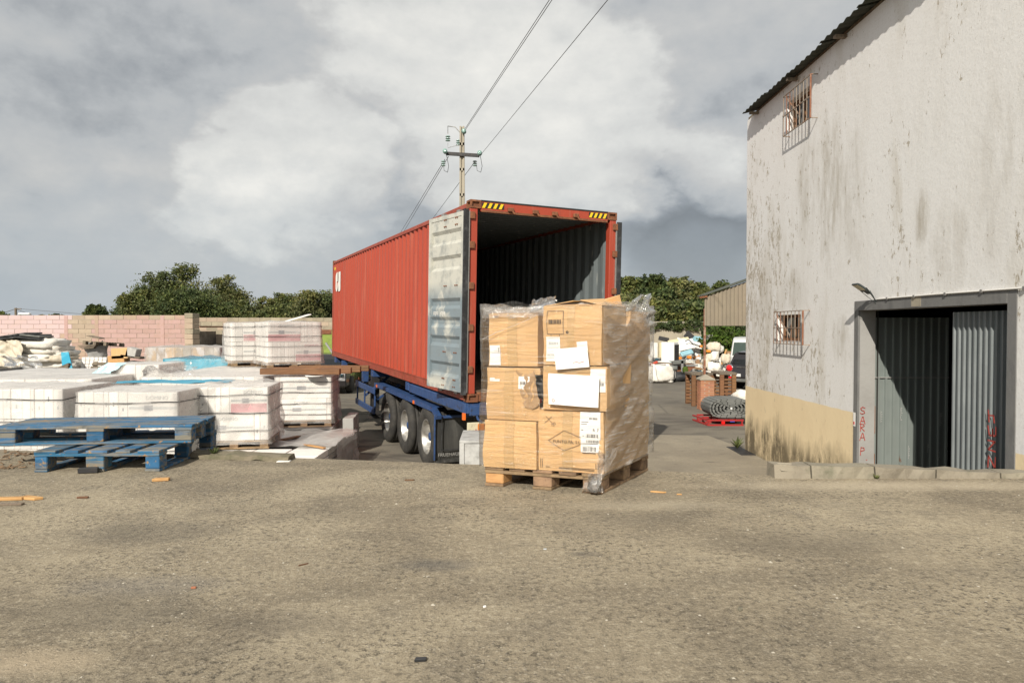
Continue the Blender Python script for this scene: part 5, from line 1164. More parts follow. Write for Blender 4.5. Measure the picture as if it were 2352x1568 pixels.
# white uprights on the clear-wrapped one, blue sheet, etc.
o = sheet((-6.3, 9.4 + 1.3, .262), (1.75, .25, 0), (-.1, .55, .02), 14, 6, .02, 4, 31, 'blue_sheet', 'blue_plastic', None); tag(o, 'bright blue plastic sheet lying over the stacks behind the grey-print stack', 'plastic sheet')
o = sheet((-4.86, 10.5, -.9), (.12, .1, 0), (-.02, .05, 1.15), 4, 10, .02, 4, 33, 'blue_strip', 'blue_plastic', None); tag(o, 'blue plastic strip hanging between two wrapped tile stacks', 'plastic sheet')
o = sheet((-7.2, 12.7, -.3), (.95, .0, 0), (.55, -.3, .75), 10, 10, .05, 3, 35, 'clear_sheet', 'clear_bunched_film', None); tag(o, 'loose clear film hanging off the corner of the white-strapped stack', 'film')
o = sheet((-7.95, 12.9, .28), (.35, .0, 0), (.25, .1, .2), 8, 6, .03, 3, 36, 'pale_blue_sheet', 'pale_blue_plastic', None); tag(o, 'pale blue plastic folded over the left end of the white-strapped stack', 'plastic sheet')
# low pile of grey tile boxes by the platform edge
tp = thing('tile_pile', 'low pile of loose grey tile boxes beside the platform edge, carrying wrapped stacks', 'tile pile', (-4.95, 9.27, YARD))
PL = 2.9
random.seed(40); hh = -.70 - YARD; L3 = 5; lh = hh / L3; ny, nx_ = 5, 4
shared = {}
for l in range(L3):
    for j in range(ny):
        for i in range(nx_):
            if l < L3 - 1 and 0 < i < nx_ - 1 and 0 < j: continue
            if l == L3 - 1 and i < nx_ - 1 and random.random() < .06: continue
            key = ((l + i + j) % 3, l >= L3 - 2 and j < 2 and i > 0)
            if key not in shared:
                m_ = MB().box(.008, 2.14 / nx_ - .008, .010, PL / ny - .010, .004, lh - .008).mesh('tile_box', .004); m_.materials.append(MATS['white_carton' if key[1] else 'tile_grey']); shared[key] = m_
            link('tile_box', shared[key], tp, matrix=T3(i * 2.14 / nx_ + random.uniform(-.012, .012), j * PL / ny + random.uniform(-.01, .01), l * lh))
o = sheet((-4.6, 10.55, -.675), (1.85, 0, 0), (0, 1.6, .01), 22, 18, .045, 4, 41, 'film_cover', 'dusty_film', None); tag(o, 'torn cloudy film covering the back of the low grey tile pile', 'film')
o = sheet((-2.775, 10.75, -.66), (.0, 1.42, 0), (.03, .0, -.5), 12, 8, .03, 4, 43, 'film_cover', 'dusty_film', None); tag(o, 'cloudy film hanging down the right side of the low grey tile pile', 'film')
for i, (a, b, lb_) in enumerate((((645, 1052), (755, 1062), 'thin orange batten across the front of the low grey tile pile'), ((700, 1022), (800, 1030), 'thin orange batten along the middle of the low grey tile pile'))):
    p, q_ = G(*a, -.69), G(*b, -.69); q_.x = min(q_.x, -2.85); tag(MB().bar(p + Vector((0, 0, .012)), q_ + Vector((0, 0, .012)), .05, .018).build('wooden_batten', 'fresh_wood'), lb_, 'batten')
p = G(655, 1010, -.69); tag(MB().bar(p + Vector((-.1, -.2, .012)), p + Vector((.2, .5, .012)), .10, .018).build('wooden_batten', 'brown_wood'), 'brown batten at the foot of the film-draped tile stack', 'batten')
tp2 = tile_stack('short pinkish-grey stack just right of the stack with the beams', -3.16, 12.7, .20, .9, YARD, -.54, 6, 3, 1, 4, carton_m='tile_grey', film_m=None, straps=1, seed=44, pal=False)
tile_stack('buried grey tile stack carrying the DOMINO stack with the beams', -4.45, 12.3, 1.15, 1.35, YARD, -.70, 7, 3, 3, 4, carton_m='tile_grey', film_m='dusty_film', straps=0, seed=46, pal=False)
# things lying on the stack with the beams
for i, (x0, y0, z0, x1, y1, z1, lb_) in enumerate(((-4.62, 12.55, .345, -3.18, 12.62, .335, 'front brown beam on top of the DOMINO stack'), (-4.5, 12.85, .345, -3.05, 12.95, .335, 'second brown beam behind the front one on the DOMINO stack'), (-4.3, 13.2, .35, -2.95, 13.3, .34, 'third brown beam sticking out furthest right from the DOMINO stack'), (-4.2, 13.5, .35, -2.85, 13.6, .34, 'rearmost brown beam on the DOMINO stack'))):
    tag(MB().bar((x0, y0, z0), (x1, y1, z1), .15, .11).build('wooden_beam', 'brown_wood', bevel=.006), lb_, 'beam', 'beams on the tile stack')
tag(MB().lathe([(0, .0005), (0, .14), (.018, .17), (.024, .165), (.01, .0005)], (-3.62, 12.5, .25), 'Z', 24).build('white_plate', 'label_paper'), 'white round plate in front of the beams on the tile stack', 'plate')
tag(MB().bar((-4.95, 15.0, 1.29), (-4.52, 15.25, 1.44), .30, .02).build('white_board', 'label_paper'), 'white board tilted on top of the highest tile stack', 'board')
# ---------------------------------------------------------------- block walls
def block_wall(name, label, p0, p1, ztop, bl, bh, rows, pick, seed=0, dep=.16, cap=None, core='mortar', skip=None):
    p0, p1 = Vector((*p0, 0)), Vector((*p1, 0)); L_ = (p1 - p0).length; d = (p1 - p0) / L_; ang = math.atan2(d.y, d.x)
    t = thing(name, label, 'wall', (p0.x, p0.y, YARD), ang); h = ztop - YARD; random.seed(seed)
    MB().box(-.5 if name == 'pink_wall' else 0, L_, .012, dep, 0, h - .006).build('wall_core', core, t)
    meshes = {}
    n_ = int(L_ / bl)
    for r in range(rows):
        z1_ = h - r * bh; off = (bl / 2 if r % 2 else 0) + random.uniform(-.02, .02)
        for i in range(-1, n_ + 1):
            a = max(0, i * bl + off); b = min(L_, (i + 1) * bl + off)
            if b - a < .06: continue
            if skip and skip((a + b) / 2, z1_ + YARD): continue
            m = pick((a + b) / 2, z1_ - bh / 2, r)
            key = (round(b - a, 2), m)
            if key not in meshes:
                me = MB().box(.006, b - a - .006, 0, .03, -bh + .012, 0).mesh('block', .006); me.materials.append(MATS[m]); meshes[key] = me
            link('block', meshes[key], t, matrix=Matrix.Translation((a, random.uniform(-.004, .004), z1_)))
    return t
YP = 28.5; xp = lambda px, Y=YP: (px - 1176) / F * Y
def pick_pink(x, z, r):
    px = xp(0) + 0; X = x + (xp(-40)); pxx = X / YP * F + 1176
    q = mn.noise(Vector((x * 1.3, z * 2, 0)))
    if pxx < 152: return 'block_pale_pink'
    if pxx < 222: return 'block_beige' if (r < 4 + q * 2 or (r == 4 and q > 0) or (r == 5 and q > .25)) else 'block_mixed'
    if r == 0: return 'block_beige' if q > -.15 else 'block_mixed'
    return 'block_pink'
pw = block_wall('pink_wall', 'pink painted block wall at the left with one bare beige bay', (xp(-40), YP), (xp(440), YP), 1.66, .535, .192, 12, pick_pink, 5)
for px, m in ((151, 'block_pink'), (221, 'block_mixed'), (372, 'block_pink')):
    MB().box(xp(px) - xp(-40) - .06, xp(px) - xp(-40) + .10, -.012, .03, 0, 1.66 - YARD - .01).build('pilaster', m, pw, bevel=.01)
MB().box(-14, -.5, .0, .16, 0, 1.655 - YARD).build('plain_bay', 'block_pale_pink', pw)
# end pillar of stacked blocks
pi_ = thing('block_pillar', 'free-standing end pillar of beige blocks at the right end of the pink wall', 'pillar', (xp(437), YP - .5, YARD))
random.seed(9)
for i in range(14):
    z = 1.74 - YARD - (i + 1) * .215
    MB().box(0, .34, 0, .62, z + .004, z + .209).build('block', 'block_beige' if i % 3 else 'block_grey', pi_, bevel=.012, matrix=Matrix.Translation((random.uniform(-.008, .008), 0, 0)))
YG = 32.5; xg_ = lambda px: (px - 1176) / F * YG
block_wall('grey_block_wall', 'long bare grey-beige block wall under the trees behind the highest tile stack', (xg_(400), YG), (xg_(1120), YG + 1.0), 1.62, .50, .205, 7, lambda x, z, r: 'block_grey' if mn.noise(Vector((x, z * 3, 4))) < .15 else 'block_beige', 7)
sh = thing('dark_shed', 'dark open lean-to behind the end pillar of the pink wall', 'shed', (xg_(456), 29.8, YARD))
mb = MB(); mb.box(0, 1.05, 0, .05, 0, 2.36); mb.box(0, .05, .05, 2.2, 0, 2.36); mb.box(1.0, 1.05, .05, 2.2, 0, 2.2); mb.build('wall', 'black_plastic', sh); mb = MB(); mb.box(-.1, 1.35, -.1, 2.3, 2.37, 2.43); mb.build('roof', 'rusty_steel', sh); 
for i in range(6): MB().box(.03 + i * .16, .17 + i * .16, -.03, -.001, 0, 2.3).build('plank', 'dark_steel', sh)
# far rendered wall on the right
fw = thing('rendered_wall', 'far grey rendered wall overgrown from above, behind the rubbish heap', 'wall', (7.2, 42, YARD))
mb = MB(); mb.box(-9.5, 10.5, 0, .2, 0, 2.66); mb.build('wall_face', 'old_render', fw); mb = MB(); mb.box(3.3, 3.75, -.05, 0, 0, 2.74); mb.build('pilaster', 'concrete_post', fw); mb = MB(); mb.box(-9.5, 10.5, -.03, .23, 2.661, 2.74); mb.build('coping', 'concrete_post', fw)

# ---------------------------------------------------------------- trees
def leaf_cloud(lobes, n, size, seed, mats, name, parent, flat=.0, kind=None):
    rnd = random.Random(seed); mb = MB(); tot = sum((l[3] * l[5]) for l in lobes)
    gz = lambda q: max(-1.5 * q, min(1.5 * q, rnd.gauss(0, q)))
    for (x, y, z, rx, ry, rz) in lobes:
        m_ = int(n * rx * rz / tot)
        sub = [(rnd.uniform(-1, 1), rnd.uniform(-1, 1), rnd.uniform(-1, 1)) for _ in range(max(10, m_ // 45))]
        sub = [Vector(s_).normalized() * rnd.uniform(.45, 1.0) for s_ in sub]
        for i in range(m_):
            c = sub[rnd.randrange(len(sub))]; spread = .24
            p = Vector((c.x * rx + gz(spread) * rx * .7, c.y * ry + gz(spread) * ry * .7, c.z * rz + gz(spread) * rz * .7)) + Vector((x, y, z))
            s_ = size * rnd.uniform(.6, 1.4); a = Vector((rnd.gauss(0, 1), rnd.gauss(0, 1), rnd.gauss(0, 1))).normalized(); b = a.cross(Vector((rnd.gauss(0, 1), rnd.gauss(0, 1), rnd.gauss(0, 1)))).normalized()
            mb.add([p - a * s_ - b * s_ * .35, p + a * s_ * .2 - b * s_ * .5, p + a * s_ + b * s_ * .1, p - a * s_ * .1 + b * s_ * .5], [(0, 1, 2, 3)], rnd.randrange(len(mats)) if rnd.random() < .5 else 0)
    me = bpy.data.meshes.new(name); me.from_pydata(mb.v, [], mb.f); me.polygons.foreach_set('material_index', mb.mi); me.update()
    for m in mats: me.materials.append(MATS[m])
    return link(name, me, parent, kind)
def tree(label, px, Y, top, wd, seed, mats, n=9000, size=.062, bottom=None, lobes=8, name='tree', cat='tree', group='trees behind the walls'):
    """crown spans wd metres round the place seen at px, its top at height top"""
    rnd = random.Random(seed); X = (px - 1176) / F * Y; t = thing(name, label, cat, (X, Y, YARD), group=group); h = top - YARD; bt = (bottom if bottom is not None else YARD + .6) - YARD
    L = []
    for i in range(lobes):
        a = rnd.uniform(0, 6.28); rr = wd / 2 * rnd.uniform(.15, .72); zz = bt + (h - bt) * rnd.uniform(.28, .80)
        edge_ = 1 - abs(math.cos(a)) * rr / (wd / 2) * .5; r_ = wd * rnd.uniform(.20, .30)
        zc = bt + (h - bt) * (.36 + .5 * rnd.random() * edge_) ; L.append((math.cos(a) * rr, math.sin(a) * rr * .8, zc, r_, r_, min(r_ * .9, h - zc, )))
    L.append((rnd.uniform(-.1, .1) * wd, 0, h - wd * .16, wd * .20, wd * .2, wd * .155)); L.append((0, 0, bt + (h - bt) * .46, wd * .44, wd * .3, (h - bt) * .46)); L.append((wd * .2, 0, bt + (h - bt) * .3, wd * .34, wd * .3, (h - bt) * .33)); L.append((-wd * .2, 0, bt + (h - bt) * .3, wd * .34, wd * .3, (h - bt) * .33))
    tb = MB(); tb.tube([(0, 0, -.2), (.05, 0, h * .3), (.1 * rnd.uniform(-1, 1), 0, h * .6)], [.16, .12, .05], 8)
    for l in L[:6]: tb.tube([(.03, 0, h * .28), (l[0] * .5, l[1] * .5, (h * .28 + l[2]) / 2 + .2), (l[0], l[1], l[2])], [.08, .05, .02], 5)
    tb.build('trunk', 'bark', t); leaf_cloud(L, int(n * 3.3), size, seed + 100, mats, 'crown', t); return t
OL = ['leaf_olive', 'leaf_dark', 'leaf_grey_green']; DK = ['leaf_dark', 'leaf_olive']; GG = ['leaf_grey_green', 'leaf_olive', 'leaf_dark']
zt = lambda py, Y: H + (752 - py) / F * Y
tree('tallest tree of the left group, rising behind the pink wall', 412, 40, zt(604, 40), 3.9, 1, OL, 16000)
tree('broad tree left of the tallest one, feathery top above the pink wall', 355, 39, zt(622, 39), 3.3, 2, OL, 13000)
tree('spreading tree right of the tallest one', 498, 40, zt(630, 40), 3.6, 3, GG, 15000)
tree('low bushy tree at the left foot of the tree group', 296, 38, zt(672, 38), 2.6, 4, OL, 9000)
tree('lower tree filling the gap below the two tallest crowns', 440, 37, zt(662, 37), 4.2, 5, DK, 15000)
tree('round dark pine alone above the pink wall', 222, 62, zt(700, 62), 1.9, 6, DK, 7000, bottom=zt(724, 62) - .4, size=.10, cat='pine')
for i, (px, py, wd_, lb_) in enumerate(((560, 690, 2.4, 'low shrub right of the spreading tree'), (605, 678, 2.6, 'rounded shrub above the white tile stacks'), (655, 670, 2.8, 'taller shrub above the highest tile stack'), (705, 664, 2.8, 'dense shrub between the high stack and the container'), (750, 668, 2.6, 'shrub half hidden by the red container'), (800, 672, 2.6, 'shrub behind the far end of the red container'), (630, 700, 3.0, 'low shrub in front of the rounded one'), (720, 698, 3.4, 'low shrub in front of the dense one'))):
    tree(lb_, px, 37 + (i % 3), zt(py, 37 + (i % 3)), wd_, 20 + i, GG if i % 2 else OL, 8000, name='shrub', cat='shrub', group='shrubs behind the block wall')
for i, (px, py, wd_, Y, lb_) in enumerate(((1440, 632, 4.2, 50, 'tree just right of the container door'), (1495, 627, 4.0, 49, 'tall tree over the far rendered wall, second from the container'), (1550, 634, 4.4, 50, 'tree in the middle of the right-hand grove'), (1600, 652, 3.8, 49, 'lower tree left of the shed roof'), (1652, 646, 3.0, 54, 'small tree rising above the shed roof'), (1465, 675, 4.5, 46, 'bushy tree low behind the wrapped pallet'), (1545, 690, 5.0, 46, 'bushy tree low above the rendered wall'), (1615, 690, 4.5, 46, 'bushy tree low behind the shed post'), (1700, 690, 5.0, 48, 'tree behind the corrugated shed'))):
    tree(lb_, px, Y, zt(py, Y), wd_, 40 + i, [OL, DK, GG][i % 3], 13000, size=.14, group='trees over the rubbish heap')
for i, px in enumerate((1050, 1150, 1250, 1350)): tree(('tree behind the red container near its far end', 'tree behind the middle of the red container', 'tree behind the container roof, left of its right post', 'tree right behind the open right door of the container')[i], px, 49, zt(655, 49), 4.2, 90 + i, OL, 6000, size=.09, group='trees hidden by the container')
tree('bright green ivy-covered bush under the corrugated shed', 1668, 36, zt(744, 36), 2.6, 60, ['leaf_bright', 'leaf_dark'], 9000, size=.11, bottom=YARD + .1, name='bush', cat='bush', group=None)
rnd_l = [(x, -.1, 2.55 - .25 * abs(mn.noise(Vector((x, 0, 0)))) - (.35 if 5 < x < 8 else 0), .7, .22, .32 + (.35 if 5 < x < 8 else 0)) for x in [i * .6 + .3 for i in range(17)]]
iv = thing('ivy', 'dark ivy hanging over the top of the far rendered wall', 'ivy', (7.2, 42, YARD)); leaf_cloud(rnd_l, 9000, .08, 77, DK, 'leaves', iv)
for i, (px, py, Y, wd_, lb_) in enumerate(((4, 714, 70, 2.6, 'tiny dark tree at the left frame edge above the wall'), (130, 719, 80, 3.0, 'speck of distant tree right of the lamp above the pink wall'), (90, 720, 80, 2.4, 'speck of distant tree by the far street lamp'))):
    tree(lb_, px, Y, zt(py, Y), wd_, 70 + i, DK, 2500, size=.16, group='distant trees over the pink wall')
# weeds at the building corner
def weed(label, x, y, z, s_, seed):
    rnd = random.Random(seed); t = thing('weed', label, 'weed', (x, y, z)); mb = MB()
    for i in range(26):
        a = rnd.uniform(0, 6.28); L_ = s_ * rnd.uniform(.5, 1); tip = Vector((math.cos(a) * L_ * .6, math.sin(a) * L_ * .6, L_ * rnd.uniform(.3, .9))); w_ = Vector((-math.sin(a), math.cos(a), 0)) * L_ * .09; m_ = tip * .5 + Vector((0, 0, L_ * .12))
        mb.add([Vector((0, 0, 0)), m_ - w_, tip, m_ + w_], [(0, 1, 2, 3)])
    mb.build('blades', 'leaf_olive', t)
weed('green weed growing by the drain at the warehouse corner', 4.42, 13.35, YARD, .28, 1)
weed('small weed at the joint between the second and third kerb stones', 2.77, 5.165, 0, .05, 2)
weed('weed tuft on the mossy stone sill', -2.62, 5.98, .03, .10, 3)
dr = MB().box(4.25, 4.52, 12.6, 13.5, YARD, YARD + .012); tag(dr.build('drain_grate', 'dark_steel'), 'black open drain at the foot of the warehouse corner', 'drain')

# ---------------------------------------------------------------- utility pole and lines
YPo = 30.0; up = thing('utility_pole', 'concrete utility pole with crossarm and green glass insulators behind the container', 'utility pole', (xp(1062, YPo), YPo, YARD))
PX = xp(1062, YPo); zpt = zt(294, YPo) - YARD
mb = MB()
for sx in (-1, 1): mb.bar((sx * .12, 0, 0), (sx * .065, 0, zpt), .07, .18, up=(0, 1, 0))
mb.bar((0, .02, 0), (0, .02, zpt - .02), .12, .10, up=(0, 1, 0))
for i in range(9): mb.box(-.10, .10, -.09, .09, 1.5 + i * 1.1, 1.62 + i * 1.1)
mb.build('post', 'concrete_post', up)
za = zt(360, YPo) - YARD; xa0, xa1 = xp(1026, YPo) - PX, xp(1102, YPo) - PX
MB().bar((xa0, -.14, za + .06), (xa1, -.14, za - .03), .10, .14).build('crossarm', 'dark_steel', up)
def insul(c, axis, name='insulator', r=.10):
    mb = MB()
    for i in range(3): mb.lathe([(o + i * .09 - .1, q) for o, q in ((0, .02), (0, r), (.03, r * .85), (.05, .03))], c, axis, 12)
    o = mb.build(name, 'glass_insulator', up); return o
zt2 = zpt
insul((xa0 - .02, -.35, za + .10), 'Y'); insul((xa0 - .16, .25, za - .28), 'Z'); insul((xa1 + .02, -.35, za + .02), 'Y'); insul((xa1 - .22, .25, za - .28), 'Z'); insul((.10, -.25, zt2 - .28), 'Y'); insul((-.18, .2, zt2 - .65), 'Z'); insul((-.62, 0, zt2 - .52), 'Z', r=.11)
mb = MB(); mb.tube([(-.05, 0, zt2 - .3), (-.3, 0, zt2 - .02), (-.62, 0, zt2 + .02), (-.62, 0, zt2 - .3)], .022, 6); mb.tube([(-.62, 0, zt2 - .72), (-.62, 0, zt2 - .92), (-.05, 0, zt2 - .78)], .012, 5); mb.build('hanger', 'galvanised', up)
mb = MB()
for x0_ in (xa0, xa1): mb.tube([(x0_ - .15, .3, za - .32), (x0_ - .12, .2, za - .60), (x0_ + .05, 0, za - .72), (x0_ + .12, -.2, za - .5), (x0_ + .03, -.35, za - .0)], .012, 5)
mb.build('jumper_wire', 'cable', up)
def wire(label, a, b, r=.012, sag=.0):
    a, b = Vector(a), Vector(b); pts = [a.lerp(b, i / 14) - Vector((0, 0, sag * 4 * (i / 14) * (1 - i / 14))) for i in range(15)]
    tag(MB().tube(pts, r, 5).build('power_line', 'cable'), label, 'power line', 'power lines')
zz = YARD
def dirw(px0, py0, Y0_, px1, py1, Y1_, k_): 
    a, b = W(px0, py0, Y0_), W(px1, py1, Y1_); return a, a + (b - a) * k_
for lb_, q, r in (('overhead line from the pole top to the upper right, first strand', (1068, 296, 30, 1262, 0, 17.7, 1.35), .010), ('overhead line from the pole top to the upper right, second strand', (1066, 303, 30, 1268, 0, 17.4, 1.35), .010), ('overhead line from the right end of the crossarm to the upper right', (1104, 356, 30, 1396, 0, 14.8, 1.25), .009),
              ('overhead line from the left end of the crossarm going away, first strand', (1022, 366, 30, 925, 526, 54.5, 1.6), .014), ('overhead line from the left end of the crossarm going away, second strand', (1030, 360, 30, 931, 526, 54.5, 1.6), .014), ('overhead line from the right of the crossarm going away behind the box', (1092, 370, 30, 1000, 494, 52, 1.6), .014)):
    a, b = dirw(*q); wire(lb_, a, b, r)
# small distant pole and street lamp over the pink wall
dp_ = thing('utility_pole', 'tiny distant wooden pole with wires over the pink wall', 'utility pole', ((37 * 1.0 - 1176) / F * 75 + .0, 75, YARD)); hz = zt(707, 75) - YARD
mb = MB(); mb.tube([(0, 0, 0), (0, 0, hz)], .12, 6); mb.bar((-.1, 0, hz - .1), (.6, 0, hz - .1), .1, .1); mb.build('post', 'weathered_wood', dp_)
mb = MB(); mb.tube([(0, 0, hz - .1), (2, 0, hz - .9), (3.2, 0, hz - 1.3)], .03, 4); mb.tube([(0, 0, hz - .1), (-3, 0, hz - 1.1)], .03, 4); mb.tube([(.4, 0, hz - .1), (10, 0, hz - .9), (14, 0, hz - 1.5)], .02, 4); mb.build('wire', 'cable', dp_)
sl_ = thing('street_lamp', 'tiny white street lamp head over the pink wall', 'street lamp', ((52 - 1176) / F * 75 , 75, YARD)); hz = zt(723, 75) - YARD; mb = MB(); mb.tube([(-.6, 0, 0), (-.6, 0, hz - .3), (-.2, 0, hz)], .05, 5); mb.build('post', 'galvanised', sl_); MB().box(-.4, .9, -.2, .2, hz, hz + .22, M=Matrix.Rotation(R(0), 4, 'Y')).build('lamp_head', 'label_paper', sl_, bevel=.08)
cg = MB().box((274 - 1176) / F * 70 - .2, (274 - 1176) / F * 70 + .2, 70, 70.4, YARD, zt(716, 70)); tag(cg.build('chimney', 'rusty_steel'), 'tiny distant chimney stub above the beige bay of the pink wall', 'chimney')

# ---------------------------------------------------------------- shed, brick pillar, crates, mats on the right
sd_ = thing('canopy_shed', 'open shed with corrugated fibre-cement fascia beyond the warehouse corner', 'shed', (xp(1618, 19.8), 19.8, YARD)); SX = xp(1618, 19.8)
zb = zt(748, 19.8) - YARD; zl = zt(681, 19.8) - YARD; sl2 = (zt(649, 19.8) - zt(681, 19.8)) / (xp(1708, 19.8) - SX)
pit = .115
nsh = 6
for s_ in range(nsh):
    mb = MB(); prof = []; x0 = s_ * .92
    for j in range(33):
        x = x0 + j * .93 / 32; prof.append((x, -.022 * math.sin(2 * math.pi * x / pit)))
    q = len(prof); vs = [(x, y - (.006 if s_ % 2 else 0), zb) for x, y in prof] + [(x, y - (.006 if s_ % 2 else 0), zl + x * sl2) for x, y in prof]
    mb.add(vs, [(i, i + 1, q + i + 1, q + i) for i in range(q - 1)], 0, True); mb.build('fascia_sheet', 'fibre_cement', sd_)
mb = MB(); prof = []
L5 = nsh * .92
for s_ in range(nsh):
    mb = MB(); x0 = s_ * .92
    vs = []
    ny_ = 30
    for j in range(ny_ + 1):
        y = -.08 + j * .9 / ny_
        for x in (x0 - .01, x0 + .93): vs.append((x, y, zl + x * sl2 + .04 + .02 * math.sin(y * 2 * math.pi / .177)))
    mb.add(vs, [(2 * j, 2 * j + 1, 2 * j + 3, 2 * j + 2) for j in range(ny_)], 0, True); mb.build('roof_sheet', 'roof_dark', sd_)
MB().bar((-.16, -.05, zl - .03), (.06, -.05, zl + .0), .05, .05).build('eave_end', 'rusty_steel', sd_)
MB().box(-.005, .05, .03, .09, zt(863, 19.8) - YARD, zb + .5).build('post', 'rust_bar', sd_)
for x in (2.6, 5.3): MB().box(x, x + .08, .03, .1, 0, zb + .9).build('post', 'rusty_steel', sd_)
MB().box(-.02, L5, .04, .10, zb + .0, zb + .09).build('beam', 'rusty_steel', sd_)
# brick pillar
bpx0, bpx1 = xp(1611, 19.6), xp(1640, 19.6); bw = .40
bp = thing('brick_pillar', 'orange brick pillar with a pointed concrete cap under the shed post', 'pillar', (bpx0 - .02, 19.58, YARD), R(0)); bh_ = zt(873, 19.6) - YARD
MB().box(.008, bw - .008, .008, bw - .008, 0, bh_).build('mortar', 'mortar', bp)
rows_ = 15; rh = bh_ / rows_; random.seed(2)
bm_l = {}
def brick_me(a, b, c, d):
    k_ = (round(a, 3), round(b, 3), round(c, 3))
    if k_ not in bm_l:
        me = MB().box(0, a, 0, b, 0, c).mesh('brick', .003); me.materials.append(MATS['brick_orange']); bm_l[k_] = me
    return bm_l[k_]
for r_ in range(rows_):
    z = r_ * rh + .005; hb_ = rh - .012
    segs = [(0, .24), (.25, .40)] if r_ % 2 else [(0, .12), (.13, .40)]
    for a, b in segs:
        link('brick', brick_me(b - a - .006, .09, hb_, 0), bp, matrix=Matrix.Translation((a + .003, random.uniform(-.002, .002), z)))
        link('brick', brick_me(b - a - .006, .09, hb_, 0), bp, matrix=Matrix.Translation((a + .003, bw - .09 + random.uniform(-.002, .002), z)))
    for a, b in ([(.10, .30)] if r_ % 2 else [(.10, .19), (.20, .30)]):
        link('brick', brick_me(.09, b - a - .006, hb_, 0), bp, matrix=Matrix.Translation((random.uniform(-.002, .002), a + .003, z)))
        link('brick', brick_me(.09, b - a - .006, hb_, 0), bp, matrix=Matrix.Translation((bw - .09 + random.uniform(-.002, .002), a + .003, z)))
cp = MB(); e = .02; hz = bh_; ht_ = zt(862, 19.6) - zt(873, 19.6)
cp.add([(-e, -e, hz), (bw + e, -e, hz), (bw + e, bw + e, hz), (-e, bw + e, hz), (-e, -e, hz + .03), (bw + e, -e, hz + .03), (bw + e, bw + e, hz + .03), (-e, bw + e, hz + .03), (bw / 2, bw / 2, hz + .03 + ht_)], [(3, 2, 1, 0), (0, 1, 5, 4), (1, 2, 6, 5), (2, 3, 7, 6), (3, 0, 4, 7), (4, 5, 8), (5, 6, 8), (6, 7, 8), (7, 4, 8)]); cp.build('cap', 'concrete_post', bp)
# upright wooden pallets / crates behind the pillar
def crate(label, px0, px1, Y, dep, py0, nb, seed):
    x0, x1 = xp(px0, Y), xp(px1, Y); h = zt(py0, Y) - YARD; w_ = x1 - x0; t = thing('wooden_crate', label, 'crate', (x0, Y, YARD), group='crates of slats behind the brick pillar'); random.seed(seed)
    for x in (0, w_ - .12):
        for y in (0, dep): MB().box(x, x + .12, y, y + .10, 0, h).build('upright', 'brown_wood', t, bevel=.005)
    for i in range(nb):
        z = .04 + i * (h - .12) / nb; 
        MB().box(.0, w_, .101 if i % 2 else .10, .125, z, z + (h - .12) / nb * .62).build('slat', 'brown_wood', t, bevel=.004)
        MB().box(.0, w_, dep - .03, dep - .001, z, z + (h - .12) / nb * .62).build('slat', 'brown_wood', t, bevel=.004)
    MB().box(-.02, w_ + .02, -.01, dep + .11, h + .001, h + .07).build('top_board', 'weathered_wood', t, bevel=.005)
    return t
crate('wooden slat crate left of and behind the brick pillar', 1590, 1637, 20.5, .7, 862, 8, 1)
crate('wooden slat crate to the right of the brick pillar, half behind the rolled mats', 1655, 1692, 20.5, .8, 861, 8, 2)
# rolled grey mats on a red steel pallet
MY = 16.5; m0 = W(1622, 935, MY); mx = xp(1664, MY)
mr = thing('rolled_mat', 'bundle of grey rubber mats rolled flat, lying on the red steel pallet', 'rolled mat', (xp(1681, MY), MY, zt(962, MY)))
WR, HR = .53, .25
for k_, (s_, th_) in enumerate(((1.0, 0), (.86, 0), (.70, 0), (.54, 0), (.38, 0), (.2, 0))):
    n_ = max(7, int(22 * s_))
    for i in range(n_):
        a0 = 2 * math.pi * i / n_ + .05 * k_; a1 = 2 * math.pi * (i + .90) / n_ + .05 * k_
        q = []
        for (rr, aa) in ((1, a0), (1, a1), (.92, a1), (.92, a0)):
            sx = s_ * WR - (1 - rr) * .5; sz = s_ * HR - (1 - rr) * .5
            q.append((sx * math.copysign(abs(math.cos(aa)) ** .8, math.cos(aa)), HR + sz * math.copysign(abs(math.sin(aa)) ** .9, math.sin(aa)) + (.02 * math.sin(aa * 3))))
        mb = MB(); vs = [(x, y, z) for y in (0, .8) for x, z in q]; mb.add(vs, [(0, 1, 2, 3), (7, 6, 5, 4), (0, 4, 5, 1), (1, 5, 6, 2), (2, 6, 7, 3), (3, 7, 4, 0)]); mb.build('mat_slab', 'rubber_mat', mr, bevel=.004)
MB().tube([(0, -.004, HR), (0, .02, HR)], .025, 8).build('core_tube', 'label_paper', mr)
rp_ = thing('steel_pallet', 'red steel pallet frame under the rolled grey mats', 'pallet', (xp(1618, MY - .05), MY - .08, YARD)); zr = zt(962, MY) - YARD; L6 = 1.15
mb = MB()
for y in (0, .5, 1.0):
    mb.box(.1, L6 - .2, y, y + .05, 0, .035); mb.box(.1, L6 - .2, y, y + .05, zr - .045, zr - .005)
    for x in (.1, .45, .90): mb.box(x, x + .03, y + .005, y + .045, .035, zr - .045)
mb.bar((.1, 0, .02), (0, 1.0, .02), .05, .035); mb.bar((.1, 0, zr - .03), (0, 1.0, zr - .03), .05, .035)
mb.build('frame', 'red_steel', rp_); MB().box(.42, .50, -.01, .06, .04, zr - .05).build('spacer', 'bright_red', rp_, bevel=.01); MB().box(.62, .74, -.01, .06, .09, zr - .05).build('spacer', 'plate_blue', rp_, bevel=.01)
p = W(1696, 945, 18.2); tag(soft(.8, .5, .45, .25, 4, 3).build('plastic_bag', 'sack_white', matrix=Matrix.Translation((p.x + .25, 18.2, YARD + .25))), 'crumpled pale plastic bag half behind the warehouse corner above the mats', 'bag')
